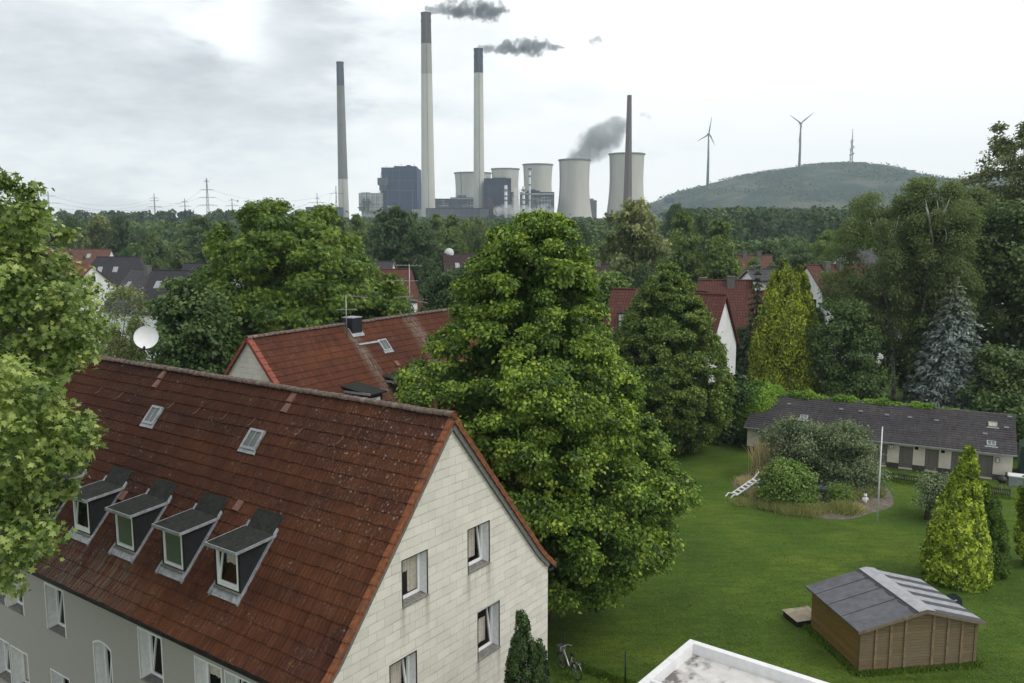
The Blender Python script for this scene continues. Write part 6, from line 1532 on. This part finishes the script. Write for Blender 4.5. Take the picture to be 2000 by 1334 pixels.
def block(name, label, parts, Y=PY, cat='building', depth=40, group='buildings of the power station'):
    """parts: (child name, x0, x1, ytop, ybottom, material, y offset, depth)"""
    xc = (parts[0][1]+parts[0][2])/2; b = G0(xc, Y); k = Y/1680; t = thing(name, label, cat, b, 0, group); cnt = 0
    for (nm, xa, xb, ya, yb, mt2, oy, dp) in parts:
        m_ = MB(); x0, x1 = (xa-xc)*k, (xb-xc)*k; z1 = zpx(ya, Y); z0 = max(-.5, zpx(yb, Y)) if yb < 425 else 0
        m_.box(x0, x1, oy-.013*cnt, oy+dp, z0, z1+.011*cnt); cnt += 1; m_.build(nm, M[mt2], t)
    return t
def rig(label, items, Y, mat='pale', name='pipework', cat='steelwork'):
    """lattice, pipes: polylines in pixels with radius in pixels"""
    x0, y0 = items[0][0][0]; b = G0(x0, Y); t = thing(name, label, cat, b, 0, None); m_ = MB()
    for pts, r in items: m_.tube([at(x, y, Y)-b for x, y in pts], r*Y/1680, 6)
    m_.build('frame', M[mat], t); return t
block('boiler_house', 'large dark blue boiler house with stepped roof', [('wall', 747, 815, 327, 430, 'bluewall', 0, 60), ('roof_plant', 770, 812, 323.5, 328, 'bluewall', 8, 30), ('roof_plant', 794, 801, 321.5, 324, 'bluewall', 8, 20), ('stair_tower', 743, 747.2, 352, 430, 'pale', 4, 10), ('conveyor_head', 741, 762, 348, 362, 'bluegrey', -8, 12), ('conveyor_head', 744, 757, 362, 372, 'bluegrey', -7, 8), ('annex', 760, 772, 402, 430, 'pale', -9, 8), ('annex', 805, 826, 409, 430, 'pale', -2, 20)], 1220)
block('filter_building', 'pale grey filter building left of the dark blue hall', [('wall', 702, 748, 377, 412, 'pale', 0, 30), ('roof_plant', 706, 722, 375.5, 378, 'pale', 2, 20), ('lower_wall', 706, 748, 410, 432, 'pale', 3, 20), ('duct', 711, 714, 388, 410, 'bluegrey', -4, 5), ('duct', 719, 722, 388, 410, 'bluegrey', -4, 5), ('hopper', 709, 726, 393, 396, 'bluegrey', -5, 4), ('gantry', 701, 712, 405, 407, 'bluegrey', -6, 6)], 1215)
block('storage_hall', 'low dark hall at the left of the power station', [('wall', 598, 660, 404, 430, 'bluewall', 0, 50), ('roof_plant', 614, 640, 401.5, 404.5, 'bluegrey', 4, 30)], 1250)
block('turbine_hall', 'long grey turbine hall behind the tree tops', [('wall', 834, 946, 408, 432, 'bluegrey', -12, 40), ('parapet', 834, 946, 407, 408.2, 'navy', -13, 42)], 1190)
block('switch_building', 'smaller dark block between the tallest and the middle chimney', [('wall', 850, 878, 389, 430, 'bluegrey', 0, 30), ('parapet', 850, 878, 388, 390, 'navy', -1, 31)], 1230)
block('machine_building', 'dark block with pale band left of the middle chimney', [('wall', 880, 926, 385.5, 430, 'bluegrey', 0, 40), ('pale_band', 880.5, 925, 387, 389, 'pale', -2, 4), ('roof_plant', 893, 910, 381, 386, 'bluegrey', 6, 20)], 1235)
block('boiler_house', 'navy boiler house right of the middle chimney', [('wall', 946, 998, 348, 432, 'navy', 0, 50), ('side_block', 976, 1003, 376, 432, 'navy', -16, 15), ('roof_plant', 962, 990, 346.5, 348.5, 'navy', 6, 20), ('low_block', 940, 955, 409, 432, 'bluegrey', -18, 12)], 1160)
block('boiler_house', 'grey boiler house with pale roof band and steel frames', [('wall', 1016, 1082, 376, 432, 'bluegrey', 0, 50), ('parapet', 1016, 1082, 375, 377, 'navy', -1, 52), ('pale_band', 1017, 1081, 377.5, 380, 'pale', -2, 4), ('roof_plant', 1030, 1055, 371.5, 376, 'navy', 8, 25), ('roof_plant', 1036, 1046, 369.5, 372, 'navy', 8, 15)], 1170)
block('service_tower', 'small grey tower right of the steaming cooling tower', [('wall', 1151, 1165, 391, 432, 'conc2', 0, 10), ('upper_wall', 1152, 1159, 388, 392, 'conc2', 0, 8)], 1250)
block('pylon_base_building', 'small dark building at the foot of the hill', [('wall', 1299, 1316, 387, 396, 'bluewall', 0, 20)], 1500, group=None)
def thin_stack(label, x, yt, w, Y, rings):
    b = G0(x, Y); t = thing('steel_stack', label, 'chimney', b, 0, 'steel stacks of the power station'); k = Y/1680; H_ = zpx(yt, Y)
    MB().tube([(0,0,0),(0,0,H_)], w*k/2, 12).build('shaft', M['chrome'], t, True)
    r = MB()
    for (y, e) in rings: z = zpx(y, Y); r.lathe([(w*k/2, z), (w*k/2+e*k, z), (w*k/2+e*k, z+1.2), (w*k/2, z+1.4)], 12)
    r.build('platforms', M['bluegrey'], t)
thin_stack('left thick steel stack in front of the navy boiler house', 988, 362, 6, 1100, [(372,1.5),(384,1),(392,1.2),(408,1)])
thin_stack('thick steel stack in front of the grey boiler house', 1022.5, 364, 5.5, 1100, [(372,2),(380,1),(391,1.5),(400,1)])
thin_stack('tall thin steel stack with a platform near its top', 1034.5, 329, 3.6, 1100, [(331,2),(345,.8),(362,.8),(380,.8),(392,.8)])
rig('lattice crane with orange jib in front of the navy boiler house', [([(955.5,386.5),(969.5,418)], .55), ([(957,386),(971,418)], .35), ([(955.5,386.5),(957,386)], .3)], 1080, 'verge2', 'crane', 'crane')
rig('pale steel framework in front of the grey boiler house', [([(1058,385),(1058,420)], .5), ([(1063,382),(1063,420)], .5), ([(1070,385),(1070,420)], .5), ([(1075,388),(1075,420)], .4), ([(1054,392),(1076,392)], .5), ([(1056,400),(1074,400)], .5), ([(1058,408),(1073,408)], .5), ([(1058,386),(1070,386)], .4), ([(1048,394),(1060,386)], .35), ([(1063,400),(1075,392)], .3)], 1140)
rig('pale pipework above the long turbine hall', [([(905,404),(925,400)], .6), ([(913,392),(913,404)], .4), ([(918,396),(930,394)], .4), ([(913,402),(930,402)], .8), ([(919,388),(919,420)], .35), ([(903,402),(913,398)], .4)], 1180)
rig('pale pipework in front of the smaller dark block', [([(858,402),(876,402)], .8), ([(862,396),(872,398)], .5), ([(866,388),(866,405)], .35), ([(860,392),(870,392)], .3)], 1180)
rig('row of pipes and stairs on the dark blue boiler house', [([(750,372),(814,372)], .35), ([(750,352),(814,352)], .3), ([(780,327),(780,410)], .3), ([(757,366),(757,410)], .7), ([(764,372),(764,412)], .4), ([(806,360),(806,410)], .45), ([(772,322),(772,327)], .4), ([(784,319),(784,327)], .3), ([(809,318),(809,324)], .25), ([(752,325),(757,325)], .3)], 1212, 'bluegrey')
rig('handrails and ducts on the roof of the navy boiler house', [([(950,346),(996,346)], .25), ([(952,343),(952,348)], .25), ([(966,341),(966,347)], .3), ([(981,342),(981,347)], .25), ([(985,372),(985,420)], .5), ([(978,380),(1001,380)], .3), ([(978,396),(1001,396)], .3), ([(955,360),(955,410)], .4)], 1140, 'bluegrey')
rig('pipe bridges and vents in front of the pale filter building', [([(700,399),(748,399)], .45), ([(716,376),(716,398)], .9), ([(727,380),(727,412)], .5), ([(736,378),(736,412)], .4), ([(704,406),(745,406)], .3), ([(709,399),(709,415)], .35), ([(740,374),(740,378)], .4)], 1200, 'bluegrey')
rig('scaffold like frames beside the thick steel stacks', [([(1012,380),(1012,420)], .3), ([(1017,384),(1017,420)], .3), ([(1010,390),(1020,390)], .3), ([(1010,404),(1020,404)], .3), ([(1041,380),(1041,420)], .35), ([(1041,388),(1052,388)], .3), ([(1052,388),(1052,420)], .3), ([(1041,402),(1052,402)], .3), ([(994,372),(994,410)], .3), ([(982,374),(994,374)], .3)], 1095)
rig('curved pipe beside the dark blue boiler house', [([(746,330),(743,345),(741,352)], .4), ([(741,358),(748,362)], .6), ([(743,362),(745,372),(750,380)], .5)], 1190, 'bluegrey')

# ================================================================== pylons and power lines
def pylon(label, x, ytop, ybase, arms, w, Y, tw=1.0):
    b = G0(x, Y); k = Y/1680; t = thing('power_pylon', label, 'pylon', b, 0, 'lattice pylons on the horizon'); H_ = zpx(ytop, Y); z0 = 0
    m_ = MB(); W = w*k; R = .22*k*tw
    def hw(z): f = z/H_; return W*(1-f)**1.15+.12*W
    for sx, sy in ((-1,-1),(1,-1),(1,1),(-1,1)): m_.tube([(sx*hw(H_*q/6), sy*hw(H_*q/6), H_*q/6) for q in range(7)], R, 4)
    n_ = 13
    for i in range(n_):
        z0, z1 = H_*i/n_, H_*(i+1)/n_; a, c_ = hw(z0), hw(z1)
        for sy in (-1, 1): m_.tube([(-a, sy*a, z0), (c_, sy*c_, z1)], R*.55, 3, False); m_.tube([(a, sy*a, z0), (-c_, sy*c_, z1)], R*.55, 3, False)
    m_.build('mast', M['bluegrey'], t)
    tips = []
    for (y, hwp) in arms:
        z = zpx(y, Y); L_ = hwp*k; a = MB(); a.tube([(-L_, 0, z), (0, 0, z+1.4*k), (L_, 0, z)], R*.8, 4); a.tube([(-L_, 0, z), (L_, 0, z)], R*.8, 4)
        for q in range(-3, 4):
            if q: a.tube([(L_*q/4, 0, z), (L_*q/4+L_*.1, 0, z+1.4*k*(1-abs(q)/4))], R*.5, 3, False)
        for s_ in (-1, -.55, .55, 1): a.tube([(s_*L_, 0, z), (s_*L_, 0, z-1.6*k)], R*.8, 4); tips.append(b+Vector((s_*L_, 0, z-1.6*k)))
        a.build('cross_arm', M['bluegrey'], t)
    return tips
pyl = [pylon('large pylon left of the others above the plane tree branches', 98, 374, 412, [(383,14),(397,27)], 3.2, 900),
       pylon('slim pylon above the far woodland, second from left', 304, 377, 412, [(387,8),(392,9),(404,14)], 2.2, 1150),
       pylon('small pylon left of the tallest pylon', 363, 387, 412, [(394,6),(403,12)], 2.0, 1300),
       pylon('tallest pylon with three cross arms', 407.5, 348, 416, [(354,5),(371,13),(386,17),(401,19)], 4.2, 850, 1.25),
       pylon('small pylon right of the tallest pylon', 455, 387, 412, [(391,7),(402,13)], 2.0, 1300),
       pylon('thin dark pylon left of the first chimney', 621, 377, 408, [(388,5),(396,17)], 2.0, 1050),
       pylon('pale pylon overlapping the first chimney', 658, 363, 420, [(378,15)], 3.0, 1000)]
wm = plain('dark_wire', (.10,.11,.12), .6, 0, .05, 1)
def wire(a, b_, sag, r=.09):
    m_ = MB(); pts = [a+(b_-a)*(i/16)-Vector((0,0,sag*4*(i/16)*(1-i/16))) for i in range(17)]
    m_.tube(pts, r, 3, False); o = m_.build('power_line', wm); tag(o, 'thin power line hanging between the lattice pylons', 'power line', 'power lines between the pylons')
for i, (a, b_) in enumerate([(pyl[0][3], pyl[1][0]), (pyl[0][7], pyl[3][8]), (pyl[0][4], pyl[1][6]), (pyl[1][3], pyl[3][4]), (pyl[1][11], pyl[3][12]), (pyl[3][7], pyl[6][0]), (pyl[3][11], pyl[5][4]), (pyl[3][15], pyl[4][4]), (pyl[5][3], pyl[6][1]), (pyl[4][7], pyl[5][4])]):
    wire(a, b_, 9)

# ================================================================== smoke and steam
def smokemat(name, L, radii, col, dens, thresh, seed, scale, light=0.0, soft=.25, wob=.35):
    """plume along local X; radii: (x fraction, radius) ; density from noise inside a tapering tube"""
    m, nt, out = nmat(name); n = N(nt); v = n.obj()
    dn = n.new("ShaderNodeTexNoise"); dn.inputs["Scale"].default_value = 1.5/max(r for _, r in radii); dn.inputs["Detail"].default_value = 2; n.L(v, dn.inputs["Vector"])
    off = n.new("ShaderNodeVectorMath", operation='SUBTRACT'); n.L(dn.outputs["Color"], off.inputs[0]); off.inputs[1].default_value = (.5, .5, .5)
    mul = n.new("ShaderNodeVectorMath", operation='SCALE'); n.L(off.outputs[0], mul.inputs[0]); mul.inputs["Scale"].default_value = wob*2*max(r for _, r in radii)
    ad = n.new("ShaderNodeVectorMath", operation='ADD'); n.L(v, ad.inputs[0]); n.L(mul.outputs[0], ad.inputs[1]); s = n.sep(ad.outputs[0])
    cur = n.new("ShaderNodeFloatCurve"); c = cur.mapping.curves[0]; mr = max(r for _, r in radii)
    while len(c.points) < len(radii): c.points.new(.5, .5)
    for i, (x, r) in enumerate(radii): c.points[i].location = (x, r/mr)
    cur.mapping.update(); n.L(n.math('DIVIDE', s[0], L, clamp=True), cur.inputs["Value"]); R = n.math('MULTIPLY', cur.outputs[0], mr*.98)
    rr = n.math('SQRT', n.math('ADD', n.math('MULTIPLY', s[1], s[1]), n.math('MULTIPLY', s[2], s[2])))
    fall = n.math('SUBTRACT', 1.0, n.math('DIVIDE', rr, n.math('MAXIMUM', R, .1)))
    nz_ = n.new("ShaderNodeTexNoise"); nz_.inputs["Scale"].default_value = scale; nz_.inputs["Detail"].default_value = 5; nz_.inputs["Roughness"].default_value = .62
    n.L(n.mapping(v, (1, 1, 1), (seed*13.1, seed*7.3, 0)), nz_.inputs["Vector"])
    f = n.math('ADD', n.math('MULTIPLY', fall, .8), n.math('MULTIPLY', n.math('SUBTRACT', nz_.outputs["Fac"], thresh), 3.0))
    f = n.math('ADD', f, n.rampv(s[0], L*.16, 0, 0, .5)); f = n.math('MINIMUM', f, n.math('MULTIPLY', fall, 6.0))
    dd_ = n.math('MULTIPLY', n.rampv(f, .0, soft), dens)
    pv = n.new("ShaderNodeVolumePrincipled"); pv.inputs["Color"].default_value = (*col, 1); pv.inputs["Anisotropy"].default_value = .2
    n.L(dd_, pv.inputs["Density"]); n.L(pv.outputs[0], out.inputs["Volume"]); m.cycles.volume_step_rate = .25
    return m
def plume(name, label, p0, p1, Y, radii_px, col, dens, thresh, seed, scale=.08, soft=.45, wob=.35):
    a, b_ = at(p0[0], p0[1], Y), at(p1[0], p1[1], Y); L_ = (b_-a).length; k = Y/1680; rad_ = [(x, r*k) for x, r in radii_px]
    m_ = MB(); pr = []; nn = 24
    xs = [q[0] for q in rad_]; rs = [q[1] for q in rad_]
    for i in range(nn+1):
        x = i/nn; r = float(np.interp(x, xs, rs))*1.25+1.0
        pr.append((max(.2, r if 0 < i < nn else r*.4), x*L_*1.06-L_*.03))
    m_.lathe(pr, 20, cap=True); m_.v = [(q[2], q[0], q[1]) for q in m_.v]
    o = m_.build(name, smokemat(name+'_volume', L_, rad_, col, dens, thresh, seed, scale, soft=soft, wob=wob))
    o.location = a; o.rotation_euler = (0, -math.atan2(b_.z-a.z, b_.x-a.x), 0)
    return tag(o, label, name, kind='stuff')
plume('smoke', 'dark grey smoke drifting right from the tallest chimney', (834, 17), (992, 22), 1200, [(0,6),(.15,11),(.3,20),(.55,22),(.8,22),(.92,14),(1,4)], (.29,.33,.37), .17, .54, 1, .10, .5, .5)
plume('smoke', 'dark grey smoke drifting right from the middle chimney', (938, 93), (1100, 92), 1200, [(0,5),(.12,10),(.3,17),(.5,20),(.65,24),(.8,12),(.92,9),(1,3)], (.29,.335,.375), .17, .55, 2, .10, .5, .5)
plume('smoke', 'small detached smoke puff right of the middle chimney plume', (1150, 80), (1176, 76), 1200, [(0,2),(.5,10),(1,2)], (.33,.36,.38), .09, .56, 3, .12)
plume('smoke', 'faint wisp of smoke right of the rust red chimney', (1250, 222), (1274, 232), 1200, [(0,2),(.4,8),(1,3)], (.4,.43,.45), .04, .54, 5, .12)
plume('steam', 'grey steam cloud rising to the right from the steaming cooling tower', (1108, 318), (1226, 238), 1250, [(0,8),(.15,22),(.4,34),(.65,34),(.85,26),(1,12)], (.42,.46,.48), .06, .46, 6, .05, .6, .25)
plume('steam', 'white steam between the navy and the grey boiler house', (1000, 418), (1012, 368), 1120, [(0,6),(.4,7),(.8,9),(1,5)], (.97,.97,.98), .10, .50, 7, .16)
plume('steam', 'low white steam cloud at the foot of the steel stacks', (966, 412), (1050, 412), 1090, [(0,8),(.3,14),(.7,13),(1,6)], (.97,.97,.98), .10, .52, 8, .12)
plume('steam', 'low white steam near the steaming cooling tower foot', (1050, 408), (1086, 412), 1100, [(0,8),(.5,13),(1,6)], (.97,.97,.98), .07, .54, 9, .12)

# ================================================================== haze, sky, sun, render
hz = MB(); hz.box(-3900, 3900, -200, 3400, -1.0, 330); 
hmat, nt, out = nmat('thin_haze'); n = N(nt); pv = n.new("ShaderNodeVolumePrincipled"); pv.inputs["Color"].default_value = (.74,.87,1,1); pv.inputs["Density"].default_value = HAZE
pv.inputs["Anisotropy"].default_value = .0; n.L(pv.outputs[0], out.inputs["Volume"])
if HAZE > 0: tag(hz.build('haze', hmat), 'thin bluish haze filling the distance', 'haze', kind='stuff')

w = bpy.data.worlds.new("World"); scene.world = w; w.use_nodes = True; nt = w.node_tree; nt.nodes.clear(); n = N(nt)
out = n.new("ShaderNodeOutputWorld"); bg = n.new("ShaderNodeBackground")
SUN_AZ, SUN_EL = rad(112), rad(50)     # azimuth clockwise from +Y
sky = n.new("ShaderNodeTexSky", sky_type='NISHITA'); sky.sun_disc = False; sky.sun_elevation = SUN_EL; sky.sun_rotation = SUN_AZ
d = n.new("ShaderNodeTexCoord").outputs["Generated"]; s = n.sep(d)
zc = n.math('MAXIMUM', s[2], .0)
den = n.math('ADD', zc, .42); uv = n.comb(n.math('DIVIDE', s[0], den), n.math('DIVIDE', s[1], den), n.math('MULTIPLY', zc, 2.0))
n1 = n.noise(n.mapping(uv, (1, 1, 1.6), (3.3, 1.2, 0)), 1.9, 7, .55); n2 = n.noise(n.mapping(uv, (1, 1, 2.0), (9.3, 5.2, 2)), 5.5, 7, .6)
def blob(px, py, sx, sy, amp):   # a cloud bank or a bright gap, placed by its direction in the sky
    r = ray(px, py); l = math.sqrt(sum(q*q for q in r)); r = tuple(q/l for q in r)
    dx = n.math('DIVIDE', n.math('SUBTRACT', n.math('ADD', s[0], n.math('MULTIPLY', n.math('SUBTRACT', n2, .5), .12)), r[0]), sx)
    dz = n.math('DIVIDE', n.math('SUBTRACT', n.math('ADD', s[2], n.math('MULTIPLY', n.math('SUBTRACT', n1, .5), .12)), r[2]), sz if False else sy)
    e = n.math('EXPONENT', n.math('MULTIPLY', n.math('ADD', n.math('MULTIPLY', dx, dx), n.math('MULTIPLY', dz, dz)), -1.0))
    fwd = n.rampv(s[1], .2, .5)
    return n.math('MULTIPLY', n.math('MULTIPLY', e, amp), fwd)
tot = n.math('ADD', n.math('MULTIPLY', n.math('SUBTRACT', n1, .5), 1.0), n.math('MULTIPLY', n.math('SUBTRACT', n2, .5), .55))
tot = n.math('ADD', tot, n.rampv(s[0], -.5, .35, .58, .97))
for q in [(470,70,.034,.045,.40), (130,40,.14,.05,-.16), (400,40,.10,.05,-.10), (600,120,.06,.10,-.18), (620,235,.13,.018,-.14), (640,30,.05,.05,-.06), (120,130,.20,.025,-.05), (200,290,.2,.05,-.02), (760,60,.06,.1,.06),
          (330,155,.10,.020,-.06), (1400,180,.5,.2,.12)]: tot = n.math('ADD', tot, blob(*q))
cc = n.ramp(tot, [(0.20, (.385,.415,.43)), (.38, (.545,.58,.60)), (.54, (.70,.735,.755)), (.68, (.86,.885,.895)), (.86, (1.0,1.0,1.0))])
sc_ = n.new("ShaderNodeVectorMath", operation='SCALE'); n.L(cc, sc_.inputs[0]); sc_.inputs["Scale"].default_value = 1.25/SKYK
mixc = n.mix(.94, sky.outputs[0], sc_.outputs[0])
n.L(mixc, bg.inputs["Color"]); bg.inputs["Strength"].default_value = SKYK; n.L(bg.outputs[0], out.inputs[0])
sd = bpy.data.lights.new("sun", 'SUN'); sd.energy = SUNE; sd.angle = rad(22); sd.color = (1, .96, .90)
so = bpy.data.objects.new("sun", sd); COL.objects.link(so)
so.rotation_euler = (Vector((0,0,1)).rotation_difference(Vector((math.sin(SUN_AZ)*math.cos(SUN_EL), math.cos(SUN_AZ)*math.cos(SUN_EL), math.sin(SUN_EL))))).to_euler()
scene.view_settings.view_transform = 'Standard'; scene.view_settings.look = 'None'; scene.view_settings.exposure = EXPO; scene.view_settings.gamma = 1
scene.render.engine = 'CYCLES'; c = scene.cycles
c.use_denoising = True; c.use_adaptive_sampling = True; c.adaptive_threshold = .015
c.max_bounces = 7; c.diffuse_bounces = 3; c.glossy_bounces = 2; c.transmission_bounces = 4; c.transparent_max_bounces = 12; c.volume_bounces = 1
c.volume_step_rate = 1.0; c.volume_max_steps = 256; c.sample_clamp_indirect = 6
